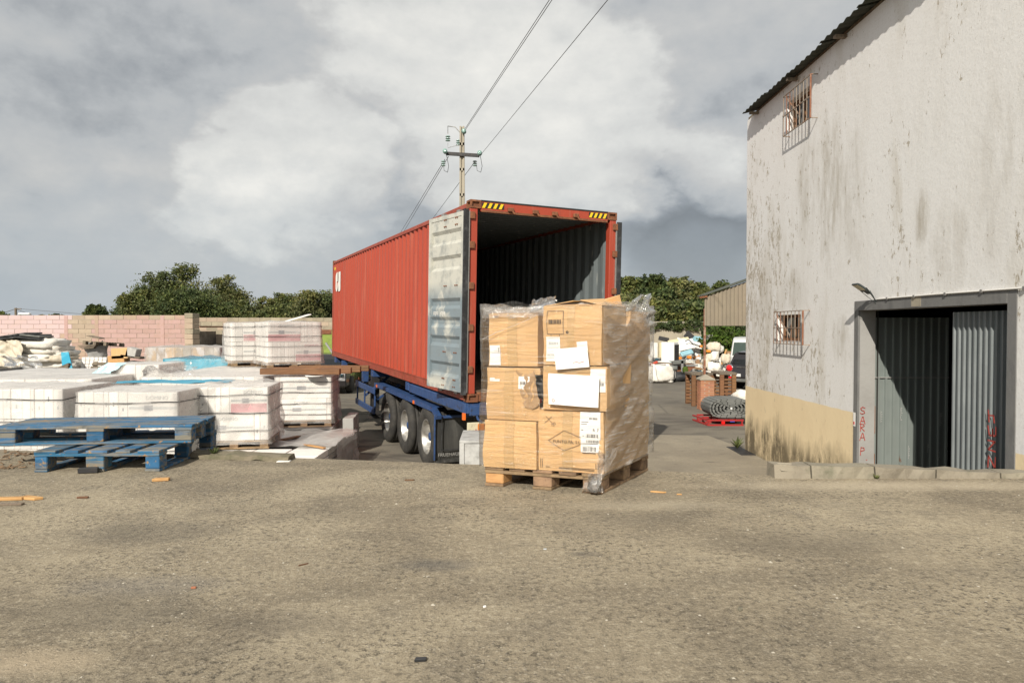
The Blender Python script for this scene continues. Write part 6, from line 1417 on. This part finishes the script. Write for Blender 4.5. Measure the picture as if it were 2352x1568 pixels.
tag(MB().box(p.x - .2, p.x + 1.0, 17.9, 18.8, YARD, YARD + .24).build('low_slab', 'rubber_mat', bevel=.02), 'dark slab under the pale plastic bag by the warehouse corner', 'slab')

# ---------------------------------------------------------------- vehicles
def vehicle(name, label, X, Y, w_, h, L_, paint, prof_body, prof_cab, seed=0, rz=0.0, wheel_r=.32):
    """rear towards us; profiles are (distance from the rear, height) in metres"""
    t = thing(name, label, 'car' if 'car' in name else 'van', (X + w_ / 2, Y, YARD), rz); hw = w_ / 2
    def loft(prof, inset_top, name_, m, y_of=0):
        mb = MB(); n_ = len(prof); zs_ = [z for y, z in prof]; z0, z1 = min(zs_), max(zs_)
        def xx(z): return hw - .02 - inset_top * ((z - z0) / (z1 - z0)) ** 1.6
        vs = [(-xx(z), y, z) for y, z in prof] + [(xx(z), y, z) for y, z in prof]
        mb.add(vs, [tuple(range(n_)), tuple(range(n_, 2 * n_))[::-1]] + [(i, (i + 1) % n_, n_ + (i + 1) % n_, n_ + i) for i in range(n_)])
        return mb.build(name_, m, t, bevel=.035)
    loft(prof_body, .03, 'body', paint); loft(prof_cab, .13, 'cabin', paint)
    return t, hw
cX, cY = 8.78 - .9, 25.9
ca, hw = vehicle('parked_car', 'black compact car seen from behind with red oval tail lamps, cut by the warehouse corner', cX, cY, 1.80, 1.45, 3.9, 'car_black',
    [(.0, .28), (-.04, .5), (.02, .88), (.25, .95), (3.1, .92), (3.85, .80), (3.95, .5), (3.9, .25)], [(.22, .90), (.42, 1.38), (.9, 1.46), (2.1, 1.40), (2.9, .92)], rz=R(-58))
MB().add([(-hw + .16, .235, .95), (hw - .16, .235, .95), (hw - .24, .405, 1.33), (-hw + .24, .405, 1.33)], [(0, 1, 2, 3)]).build('rear_window', 'dark_glass', ca)
for s_ in (-1, 1):
    l_ = MB().lathe([(-.045, .0005), (-.045, .10), (0, .135)], (s_ * (hw - .25), .0, .80), 'Y', 20); l_.v = [(s_ * (hw - .25) + (x - s_ * (hw - .25)) * 1.25, y, z) for x, y, z in l_.v]; l_ = l_.build('tail_lamp', 'tail_red', ca)
    ch = MB().lathe([(-.03, .135), (-.03, .155), (0, .16)], (s_ * (hw - .25), .0, .80), 'Y', 20); ch.v = [(s_ * (hw - .25) + (x - s_ * (hw - .25)) * 1.2, y, z) for x, y, z in ch.v]; ch.build('chrome_ring', 'chrome', l_)
    MB().box(s_ * (hw - .40) - .14, s_ * (hw - .40) + .14, -.06, -.02, .42, .48).build('reflector', 'tail_red', ca)
    for y in (.75, 3.15): MB().lathe([(0, .0005), (0, .30), (s_ * .0 + .02, .32), (.2, .32), (.2, .0005)], (s_ * (hw - .1) - .1, y, .32), 'X', 20).build('wheel', 'tyre_rubber', ca)
    MB().bar((s_ * (hw - .02), 2.3, 1.0), (s_ * (hw + .16), 2.3, 1.02), .12, .12).build('wing_mirror', 'car_black', ca, bevel=.02)
MB().box(-hw + .03, hw - .03, -.055, .05, .30, .42).build('bumper', 'bumper_grey', ca, bevel=.02); MB().box(-.26 - .3, .22 - .3, -.052, -.04, .50, .61).build('number_plate', 'plate_white', ca); MB().box(-.3, .3, -.02, .02, .84, .87).build('boot_handle', 'chrome', ca)
MB().bar((-hw + .3, .40, 1.40), (hw - .3, .40, 1.40), .12, .03).build('spoiler', 'car_black', ca)
vX, vY = xp(1678, 30.5), 30.5
va, hw = vehicle('parked_van', 'tall silver van behind the black car, rear side window dark green', vX, vY, 1.95, 1.95, 4.8, 'van_silver',
    [(.0, .35), (-.03, .6), (.0, 1.05), (4.3, 1.0), (4.9, .8), (4.9, .35)], [(.0, 1.0), (.14, 1.85), (.3, 1.93), (3.2, 1.93), (4.1, 1.0)], rz=R(-24))
for s_ in (-1, 1):
    MB().add([(s_ * (hw - .045), .3, 1.12), (s_ * (hw - .045), 1.6, 1.12), (s_ * (hw - .10), 1.6, 1.68), (s_ * (hw - .10), .35, 1.68)], [(0, 1, 2, 3)]).build('side_window', 'green_glass', va)
    for y in (.9, 3.9): MB().lathe([(0, .0005), (0, .30), (.02, .33), (.2, .33), (.2, .0005)], (s_ * (hw - .1) - .1, y, .33), 'X', 20).build('wheel', 'tyre_rubber', va)
MB().add([(-hw + .12, -.005, 1.12), (hw - .12, -.005, 1.12), (hw - .18, .09, 1.70), (-hw + .18, .09, 1.70)], [(0, 1, 2, 3)]).build('rear_window', 'green_glass', va); MB().box(-.2, .3, .5, .9, 1.935, 2.0).build('roof_box', 'van_silver', va, bevel=.02)
# white pickup seen under the container
wX, wY = xp(806, 28), 28.0
wv, hw = vehicle('white_van', 'white van rear under the red container, grey bumper and number plate 62', wX, wY, 1.85, 2.0, 4.8, 'van_white',
    [(.0, .55), (-.0, .7), (.0, 1.15), (4.3, 1.1), (4.9, .8), (4.9, .35), (.4, .35)], [(.0, 1.1), (.10, 1.90), (.3, 1.98), (3.2, 1.98), (4.1, 1.1)])
bm_ = MB().box(-hw - .0, hw, -.16, .1, .30, .56).build('bumper', 'bumper_grey', wv, bevel=.05); pl_ = MB().box(-.24 - .0, .28, -.185, -.161, .38, .50).build('number_plate', 'plate_white', wv)
MB().box(-.24, -.18, -.19, -.184, .38, .50).build('plate_band', 'plate_blue', pl_); text('62-15', .12, 'print_black', axes((-.15, -.190, .398), (1, 0, 0), (0, 0, 1)), pl_)
for s_ in (-1, 1): MB().lathe([(0, .0005), (0, .28), (.02, .31), (.2, .31), (.2, .0005)], (s_ * (hw - .12) - .1, 1.0, .31), 'X', 20).build('wheel', 'tyre_rubber', wv); MB().box(s_ * (hw - .09) - .06, s_ * (hw - .09) + .06, -.02, .02, .62, .98).build('tail_lamp', 'lamp_red', wv)
dX = xp(705, 25); da, hw = vehicle('dark_car', 'dark car nose half hidden behind the highest tile stack', dX, 24.0, 1.7, 1.4, 3.6, 'car_black', [(.0, .28), (-.04, .5), (.05, .85), (.9, .95), (3.1, .92), (3.5, .80), (3.6, .3)], [(.7, .90), (1.3, 1.38), (1.9, 1.42), (2.6, 1.38), (3.2, .92)])
MB().box(hw - .35, hw - .12, -.05, -.0, .62, .74).build('headlamp', 'chrome', da, bevel=.01)
for s_ in (-1, 1): MB().lathe([(0, .0005), (0, .28), (.02, .31), (.2, .31), (.2, .0005)], (s_ * (hw - .1) - .1, .8, .31), 'X', 20).build('wheel', 'tyre_rubber', da)
MB().add([(-hw + .2, .74, .96), (hw - .2, .74, .96), (hw - .26, 1.24, 1.32), (-hw + .26, 1.24, 1.32)], [(0, 1, 2, 3)]).build('windscreen', 'dark_glass', da)
tag(MB().box(xp(761, 29), xp(783, 29), 29, 29.6, YARD, YARD + .55).box(xp(761, 29) + .1, xp(783, 29) - .1, 28.98, 29, YARD + .1, YARD + .45).build('white_chest', 'van_white', bevel=.02), 'white chest standing behind the far end of the container', 'chest')
tag(MB().box(xp(790, 31), xp(812, 31), 31, 31.3, YARD, YARD + .62).build('brown_sheet', 'cardboard_inside', bevel=.02), 'brown panel behind the white van under the container', 'panel')
# green gate beside the high stacks
gt = thing('green_gate', 'green and rusty sheet gate between the highest stack and the container', 'gate', (xp(733, 26.5), 26.5, YARD)); gh = zt(757, 26.5) - YARD
MB().box(0, 2.4, -.03, .05, gh - .17, gh).build('top_rail', 'rusty_steel', gt); MB().box(0, 2.4, -.03, .05, .3, .42).build('bottom_rail', 'rusty_steel', gt)
for i in range(5): MB().box(i * .5, i * .5 + .07, -.05, -.031, .1, gh - .02).build('upright', 'green_paint', gt)
for i in range(4): MB().box(i * .5 + .08, i * .5 + .49, .0, .02, .42, gh - .17).build('panel', 'green_paint', gt)
tag(MB().bar(W(748, 787, 24) , W(765, 812, 24), .06, .06).build('grey_pole', 'galvanised'), 'slanting grey pole in front of the green gate', 'pole')

# ---------------------------------------------------------------- rubbish heap on the right
def hz_(x, y): return max(0, 1.25 * math.exp(-((x - 11.5) / 5.2) ** 4) * math.exp(-((y - 37.5) / 3.6) ** 2)) + .12 * mn.noise(Vector((x, y, 0)))
mb = MB(); g = []; nx2, ny2 = 44, 30
for j in range(ny2 + 1):
    for i in range(nx2 + 1):
        x, y = 5.5 + i * 12 / nx2, 32.2 + j * 9.3 / ny2; g.append((x, y, YARD - .05 + max(0, hz_(x, y) + .08 * mn.noise(Vector((x * 3, y * 3, 1))))))
mb.add(g, [(j * (nx2 + 1) + i, j * (nx2 + 1) + i + 1, (j + 1) * (nx2 + 1) + i + 1, (j + 1) * (nx2 + 1) + i) for j in range(ny2) for i in range(nx2)]); mb.build('rubbish_mound', 'mixed_carton', kind='stuff')
random.seed(51); mb = MB(); cols_ = ['rub_white', 'rub_grey', 'rub_brown', 'rub_blue', 'rub_orange', 'rub_cream', 'rub_black', 'rub_red']; wts = [14, 6, 5, 2, 1.2, 5, 3, .6]
for i in range(900):
    x, y = random.uniform(5.8, 17), random.uniform(32.4, 39); z = YARD + max(0, hz_(x, y)) ; s_ = random.uniform(.05, .22); m = random.choices(range(8), wts)[0]
    M = T3(x, y, z + s_ * .2, random.uniform(0, 3), random.uniform(-1, 1), random.uniform(-1, 1)); k_ = random.random()
    if k_ < .6: mb.box(-s_, s_, -s_ * .6, s_ * .6, -s_ * random.uniform(.05, .5), s_ * .2, m, M)
    elif k_ < .8: mb.bar(M @ Vector((-s_ * 2.5, 0, 0)), M @ Vector((s_ * 2.5, 0, 0)), .04, .04, m)
    else: soft(s_ * 1.8, s_ * 1.4, s_ * 1.2, .3, 4, i, seg=8, M=M, mb=mb, mi=m)
mb.build('loose_rubbish', cols_, kind='stuff')
# the pieces of the heap that can be told apart
def heap_box(name, label, px, py, Y, w_, h, d_, m, rx=0, ry=0, rz=0, cat=None, pieces=None):
    p = W(px, py, Y); o = MB().box(-w_ / 2, w_ / 2, 0, d_, 0, h).build(name, m, bevel=min(.015, h * .2)); o.matrix_basis = T3(p.x, Y, p.z, rz, rx, ry); tag(o, label, cat or name.replace('_', ' ')); return o
def heap_bag(label, px, py, Y, w_, h, seed, m='sack_white', cat='sack', name='sack'):
    p = W(px, py, Y); o = soft(w_, w_ * .8, h, .18, 4, seed, seg=16).build(name, m); o.matrix_basis = T3(p.x, Y, p.z, seed * .7); tag(o, label, cat, 'white sacks on the rubbish heap'); return o
fr = thing('old_fridge', 'white upright appliance with a black ribbed back standing on the rubbish heap', 'fridge', tuple(W(1535, 829, 31.5))); fr.rotation_euler = (0, 0, R(-38))
MB().box(-.36, .28, 0, .50, 0, .87).build('cabinet', 'van_white', fr, bevel=.015)
bk = MB().box(.2801, .30, .03, .50, .02, .76).build('back_panel', 'black_plastic', fr); mb = MB()
for i in range(9): mb.box(.3001, .312, .05 + i * .05, .07 + i * .05, .03, .75)
mb.build('cooling_fins', 'dark_steel', bk)
bb_ = W(1516, 880, 29.5)
bk = thing('bulk_bag', 'big full white bulk bag standing on the yard left of the rusty skip', 'bulk bag', (bb_.x, 29.5, YARD)); soft(1.08, .95, .74, .10, 4, 5, seg=28, n=4.5, base=0.0, sag=.06).build('bag', 'sack_white', bk)
mb = MB(); mb.tube([(-.30, -.50, .70), (-.26, -.52, .35), (-.16, -.49, 0.02)], .008, 5); mb.build('tie_string', 'strap_black', bk)
for s_ in (-.42, .38): soft(.16, .14, .14, .3, 3, 7, M=T3(s_ * .8, -.1, .66)).build('bag_corner', 'sack_white', bk)
sk = thing('rusty_skip', 'rust-brown skip with sloping end heaped with scrap, behind the white bulk bag', 'skip', (xp(1494, 30.6), 30.6, YARD))
zs0, zs1 = zt(872, 30.6) - YARD, zt(838, 30.6) - YARD; L7 = xp(1601, 30.6) - xp(1494, 30.6)
MB().prism([(-1.0, zs1), (L7, zs1), (L7 - .12, zs1 - .12), (L7 - .75, zs0 + .05), (-1.0, zs0 + .05)], 0, 1.5, M=Matrix(((1, 0, 0, 0), (0, 0, 1, 0), (0, 1, 0, 0), (0, 0, 0, 1)))).build('tub', 'rusty_steel', sk)
MB().box(-1.05, L7 + .05, -.04, -.001, zs1 - .06, zs1 + .02).build('rim', 'galvanised', sk); MB().box(.95, 1.12, -.01, -.001, zs1 - .22, zs1 - .12).build('label_plate', 'label_paper', sk)
MB().bar((1.36, -.35, .02), (1.33, -.35, zs1 + .28), .10, .10).build('jack_post', 'galvanised', sk); MB().lathe([(0, .0005), (0, .12), (.03, .14), (.03, .0005)], (1.36, -.35, 0), 'Z', 12).build('jack_foot', 'galvanised', sk)
tag(soft(.30, .22, .24, .3, 4, 2).build('motor_unit', 'bumper_grey', matrix=T3(xp(1549, 29.9), 29.9, YARD + .45)), 'grey motor on the ground between bulk bag and jack post', 'motor')
tag(MB().bar(W(1551, 853, 29.7), W(1551, 868, 29.7), .04, .04).build('steel_rod', 'galvanised'), 'short upright grey rod above the motor', 'rod')
tag(soft(.9, .4, .42, .35, 4, 12).build('scrap_pile', 'black_plastic', matrix=T3(xp(1556, 29.8), 30.0, YARD)), 'dark jumble of scrap under the rusty skip', 'scrap')
tag(soft(.22, .18, .26, .3, 4, 14).build('green_can', 'leaf_bright', matrix=T3(xp(1573, 30), 29.9, YARD + .38)), 'green and blue crumpled can under the end of the rusty skip', 'can')
HB = [('white_board', 'large white panel leaning on the heap right of the fridge', 1568, 806, 34, 1.3, .06, .75, 'rub_white', 35, -18, 0), ('white_board', 'bright white panel near the heap top, tilted to the right', 1590, 798, 35.5, 1.4, .06, .6, 'rub_white', 35, 14, 10),
      ('cream_board', 'cream panel behind the fridge top', 1562, 790, 36, 1.1, .08, .5, 'rub_cream', 25, -12, 0), ('cream_cabinet', 'narrow cream cabinet left of the fridge', 1521, 822, 33, .28, .75, .4, 'rub_cream', 0, 0, 0), ('white_tub', 'white tub upside down at the left end of the heap', 1508, 822, 34, .6, .75, .5, 'rub_white', 0, 8, 0),
      ('black_screen', 'black screen sticking up behind the fridge', 1524, 783, 36.5, .55, .22, .1, 'rub_black', 0, 12, 0), ('black_screen', 'black panel leaning at the top of the heap left of the shed post', 1577, 778, 37, .45, .40, .06, 'rub_black', 0, 40, 0), ('black_screen', 'black box at the heap top right of the shed post', 1634, 775, 38, .9, .36, .3, 'rub_black', 0, -8, 0),
      ('blue_grey_sheet', 'blue-grey sheet standing at the heap top by the shed post', 1605, 786, 38, 1.0, .34, .05, 'rub_blue', 0, 4, 0), ('pale_board', 'pale grey board right of the shed post', 1632, 790, 36, .7, .5, .05, 'tile_grey', 0, 0, 0), ('white_board', 'white board lying on the skip heap', 1520, 839, 30.9, 1.0, .06, .6, 'rub_white', 10, -6, 10),
      ('grey_plank', 'long grey plank lying along the rim of the skip', 1512, 834, 30.9, 1.6, .05, .2, 'weathered_wood', 0, 3, 4), ('dark_plank', 'dark plank beside the jack post on the skip', 1560, 838, 30.7, 1.0, .05, .25, 'weathered_wood', 0, -6, 0), ('red_scrap', 'red-orange bent sheet at the left end of the skip', 1504, 837, 30.5, .35, .10, .2, 'rub_red', 0, -25, 0),
      ('orange_tub', 'orange tub low in the heap right of the fridge', 1563, 826, 33, .16, .14, .15, 'rub_orange', 0, 0, 10), ('orange_tub', 'orange tub in the middle of the heap', 1584, 824, 33.2, .20, .14, .15, 'rub_orange', 0, 10, 10), ('orange_tub', 'small orange tub by the shed post', 1611, 798, 34, .14, .12, .15, 'rub_orange', 0, 0, 10), ('orange_tub', 'orange and white tub right of the shed post', 1628, 809, 34, .2, .12, .15, 'rub_orange', 0, 0, 0),
      ('brown_box', 'brown box on top of the white sacks at the right end of the heap', 1665, 797, 36, .75, .38, .5, 'rub_brown', 0, -6, 0), ('brown_board', 'brown board leaning against the sacks at the right', 1657, 838, 33, .08, .8, .05, 'fresh_wood', 0, 18, 0), ('brown_board', 'brown cardboard slab low in the heap left of the shed post', 1592, 846, 31.5, .9, .10, .4, 'rub_brown', 0, 12, 0),
      ('blue_bag_sheet', 'pale blue crumpled sheet in the middle of the heap', 1580, 816, 33.5, .6, .10, .4, 'rub_blue', 20, -18, 0), ('white_cloth', 'white patterned board below the heap left of the crates', 1585, 856, 31, .9, .06, .5, 'rub_white', 5, 8, 0), ('grey_tray', 'blue-grey tray with a pale rim on the jack post', 1561, 836, 30.2, .55, .16, .3, 'bumper_grey', 0, -6, 0)]
for a in HB: heap_box(a[0], a[1], a[2], a[3], a[4], a[5], a[6], a[7], a[8], R(a[9]), R(a[10]), R(a[11]))
p = W(1590, 790, 34); mb = MB(); mb.tube([W(1574, 783, 34), W(1582, 780, 34), W(1592, 790, 34), W(1608, 795, 34)], .03, 6); tag(mb.build('black_pipe', 'rub_black'), 'bent black pipe across the heap top', 'pipe')
tag(MB().tube([W(1566, 832, 32.4), W(1600, 826, 32.4)], .025, 6).build('grey_pipe', 'galvanised'), 'straight pale pipe lying across the heap', 'pipe')
SB = [(1630, 825, 33.5, .42, .46, 'first white sack right of the shed post'), (1642, 822, 33.3, .42, .5, 'second white sack right of the shed post'), (1633, 845, 32.8, .46, .46, 'lower sack right of the shed post'), (1646, 845, 32.6, .44, .42, 'white bucket-shaped sack under the brown leaning board'), (1640, 800, 35, .7, .5, 'big pale sack below the black box'), (1650, 803, 35, .5, .42, 'round beige bale at the right heap top'),
      (1628, 858, 32, .6, .28, 'flattened white sack just above the crates'), (1652, 858, 32, .7, .25, 'flat bright sack above the right-hand crate'), (1668, 828, 33, .5, .5, 'shiny white bag beside the silver van'), (1570, 842, 32.6, .4, .36, 'small cream sack behind the jack post'), (1585, 834, 32.8, .5, .34, 'beige bundle in the middle of the heap'), (1600, 842, 32.3, .5, .3, 'grey-white bundle left of the shed post'), (1622, 838, 33, .38, .5, 'narrow sack directly right of the shed post')]
for i, (px, py, Y, w_, h, lb_) in enumerate(SB): heap_bag(lb_, px, py + 8, Y, w_, h, i, 'sack_white' if i % 4 else 'sack_beige')

# ---------------------------------------------------------------- left background heap in front of the pink wall
YL = 21.0
def lz(py, Y=YL): return zt(py, Y)
for i, (px, py, w_, h, m, lb_) in enumerate(((90, 791, 1.5, .26, 'sack_white', 'upper white sack of the left pile under the black sheets'), (98, 803, 1.45, .22, 'sack_white', 'second white sack from the top of the left pile'), (110, 812, 1.3, .20, 'sack_white', 'bright white sack in the middle of the left pile, right side'), (80, 823, 1.6, .22, 'sack_white', 'wide sack low in the left pile'), (118, 824, 1.2, .2, 'sack_beige', 'cream sack at the right edge of the left pile'), (105, 838, 1.9, .24, 'sack_white', 'lowest long sack of the left pile'), (30, 800, 1.5, .30, 'sack_white', 'sack at the left of the left pile behind the draped cloth'), (28, 825, 1.7, .3, 'sack_white', 'lower sack at the left behind the draped cloth'), (45, 842, 1.6, .25, 'sack_white', 'bottom sack at the left frame edge'))):
    p = W(px, py + 6, YL); o = soft(w_, 1.0, h * 1.25, .12, 4, i, seg=20, n=4).build('sack', m); o.matrix_basis = T3(p.x, YL + .1 * (i % 3), p.z - h * .2); tag(o, lb_, 'sack', 'sacks of the left pile')
tag(MB().box(xp(-40, YL), xp(135, YL), YL + .3, YL + 1.4, YARD, zt(846, YL)).build('timber_stack', 'weathered_wood', bevel=.02), 'grey timber base under the left pile of sacks', 'timber')
o = sheet((xp(-20, YL), YL - .55, zt(781, YL)), (xp(72, YL) - xp(-20, YL), 0, 0), (.12, -.08, -.78), 30, 16, .06, 7, 51, 'draped_cloth', 'sack_beige', None); tag(o, 'beige cloth draped over the front of the left pile', 'cloth')
o = sheet((xp(48, YL), YL - .62, zt(781, YL)), (.45, 0, 0), (.32, -.05, -.75), 10, 14, .05, 4, 52, 'draped_cloth', 'sack_beige', None, taper=.9); tag(o, 'pointed cloth corner hanging from the left pile', 'cloth')
o = sheet((xp(40, YL), YL - .7, zt(815, YL)), (1.1, 0, 0), (.3, -.1, -.5), 16, 12, .08, 4, 53, 'loose_film', 'clear_bunched_film', None); tag(o, 'loose clear film at the foot of the left pile', 'film')
for i, (a, b, th_, m, lb_) in enumerate((((-8, 777), (78, 765), .05, 'black_plastic', 'long black sheet on top of the left pile, upper left'), ((10, 779), (100, 769), .05, 'black_plastic', 'second black sheet of the left pile'), ((62, 768), (108, 773), .05, 'bumper_grey', 'grey-black sheet at the right top of the left pile'), ((50, 773), (110, 778), .06, 'black_plastic', 'black sheet with pale edge at the right of the left pile'), ((-10, 782), (45, 778), .04, 'weathered_wood', 'thin brown board under the black sheets of the left pile'))):
    p, q = W(*a, YL - .2), W(*b, YL - .1); tag(MB().bar(p, q, .9, th_).build('black_sheet', m, bevel=.01), lb_, 'sheet', 'sheets on the left pile')
bl_ = [W(140, 809, 20.6), W(157, 808, 20.6), W(166, 846, 20.2), W(143, 846, 20.2)]
mb = MB(); vs = [p for p in bl_] + [p + Vector((0, .03, .0)) for p in bl_]; mb.add(vs, [(0, 1, 2, 3), (7, 6, 5, 4), (0, 4, 5, 1), (1, 5, 6, 2), (2, 6, 7, 3), (3, 7, 4, 0)]); tag(mb.build('blue_board', 'blue_plastic'), 'bright blue board leaning against the pink wall beside the left pile', 'board')
for i, (a, b, lb_) in enumerate((((137, 846), (160, 836), 'brown plank end leaning at the foot of the blue board'), ((145, 850), (158, 840), 'second brown plank end by the blue board'), ((0, 850), (50, 846), 'black bar lying at the left frame edge below the pile'))): tag(MB().bar(W(*a, 19.8), W(*b, 19.8), .12, .07).build('plank', 'weathered_wood' if i < 2 else 'dark_steel'), lb_, 'plank')
# stack with old pallets on top
pk_ = thing('white_block_stack', 'stack of white blocks with old pallets on top before the pink wall', 'stack', (xp(182, 21), 21, YARD)); random.seed(61)
for r_ in range(5):
    for c_ in range(6): MB().box(c_ * .13 + r_ * .015 + .004, c_ * .13 + .122 + r_ * .015, 0, .5, zt(833, 21) - YARD - .35 + r_ * .105, zt(833, 21) - YARD - .25 + r_ * .105).build('white_block', 'white_carton', pk_, bevel=.01)
MB().box(-.05, 1.0, .02, .7, 0, zt(833, 21) - YARD - .355).build('base', 'weathered_wood', pk_)
def small_pallet(label, M, m='weathered_wood', w_=1.0, d_=.8, nb=7):
    t = thing('old_pallet', label, 'pallet', matrix=M, group='old pallets by the pink wall')
    for i in range(nb): MB().box(0, w_, i * d_ / nb, i * d_ / nb + d_ / nb * .7, .095, .115).build('deck_board', m, t)
    for x in (0, w_ / 2 - .05, w_ - .1):
        MB().box(x, x + .1, 0, d_, .0, .02).build('runner_board', m, t)
        for y in (0, d_ / 2 - .06, d_ - .12): MB().box(x, x + .1, y, y + .12, .0201, .0949).build('block', m, t)
    return t
p = W(194, 783, 21); small_pallet('tilted old pallet on top of the white block stack', T3(p.x, 20.9, p.z - .10, R(-8), R(-4), R(3)), w_=.80)
p = W(206, 775, 21.3); tag(MB().bar(W(205, 771, 21.2), W(234, 777, 21.2), .3, .03).build('loose_board', 'weathered_wood'), 'loose board sticking up on top of the tilted old pallet', 'board')
for k_ in range(4): tag(MB().bar(W(190 + k_ * 3, 793 + k_ * 2.4, 21.1), W(232 - k_ * 2, 791 + k_ * 2.4, 21.1), .5, .025).build('loose_board', 'weathered_wood'), ('topmost', 'second', 'third', 'lowest')[k_] + ' of four loose boards between tilted pallet and white blocks', 'board', 'loose boards on the white block stack')
tag(soft(.55, .4, .62, .3, 4, 8).build('grey_sack', 'rub_grey', matrix=T3(xp(222, 21.2), 21.2, zt(832, 21.2))), 'dark grey sack right of the white block stack', 'sack')
p = W(203, 852, 19.5); small_pallet('old pallet leaning upright in front of the white block stack', T3(p.x - .05, 19.3, p.z - .55, R(-2), R(52), 0), w_=1.0, d_=.95)
for i, (a, b, th_, wd_, m, lb_) in enumerate((((262, 812), (300, 810), .30, .3, 'cardboard', 'pale carton right of the leaning old pallet'), ((283, 815), (328, 822), .06, .3, 'weathered_wood', 'grey board sloping down to the right by the mixed pallet'), ((254, 826), (292, 824), .22, .3, 'fresh_wood', 'yellow slatted panel right of the leaning old pallet'), ((296, 806), (318, 812), .25, .3, 'tile_grey', 'mottled grey block at the left of the mixed pallet'), ((300, 830), (345, 836), .05, .3, 'dark_steel', 'dark bar in front of the mixed pallet'), ((258, 835), (300, 832), .05, .4, 'mixed_carton', 'flattened carton below the yellow panel'))):
    tag(MB().bar(W(*a, 19.2), W(*b, 19.2), wd_, th_).build('junk_piece', m, bevel=.01), lb_, 'junk')
tag(MB().box(xp(250, 19.4), xp(345, 19.4), 19.4, 20.6, YARD, zt(838, 19.4)).build('carton_heap', 'mixed_carton', bevel=.02), 'heap of flattened cartons under the junk by the pink wall', 'junk')
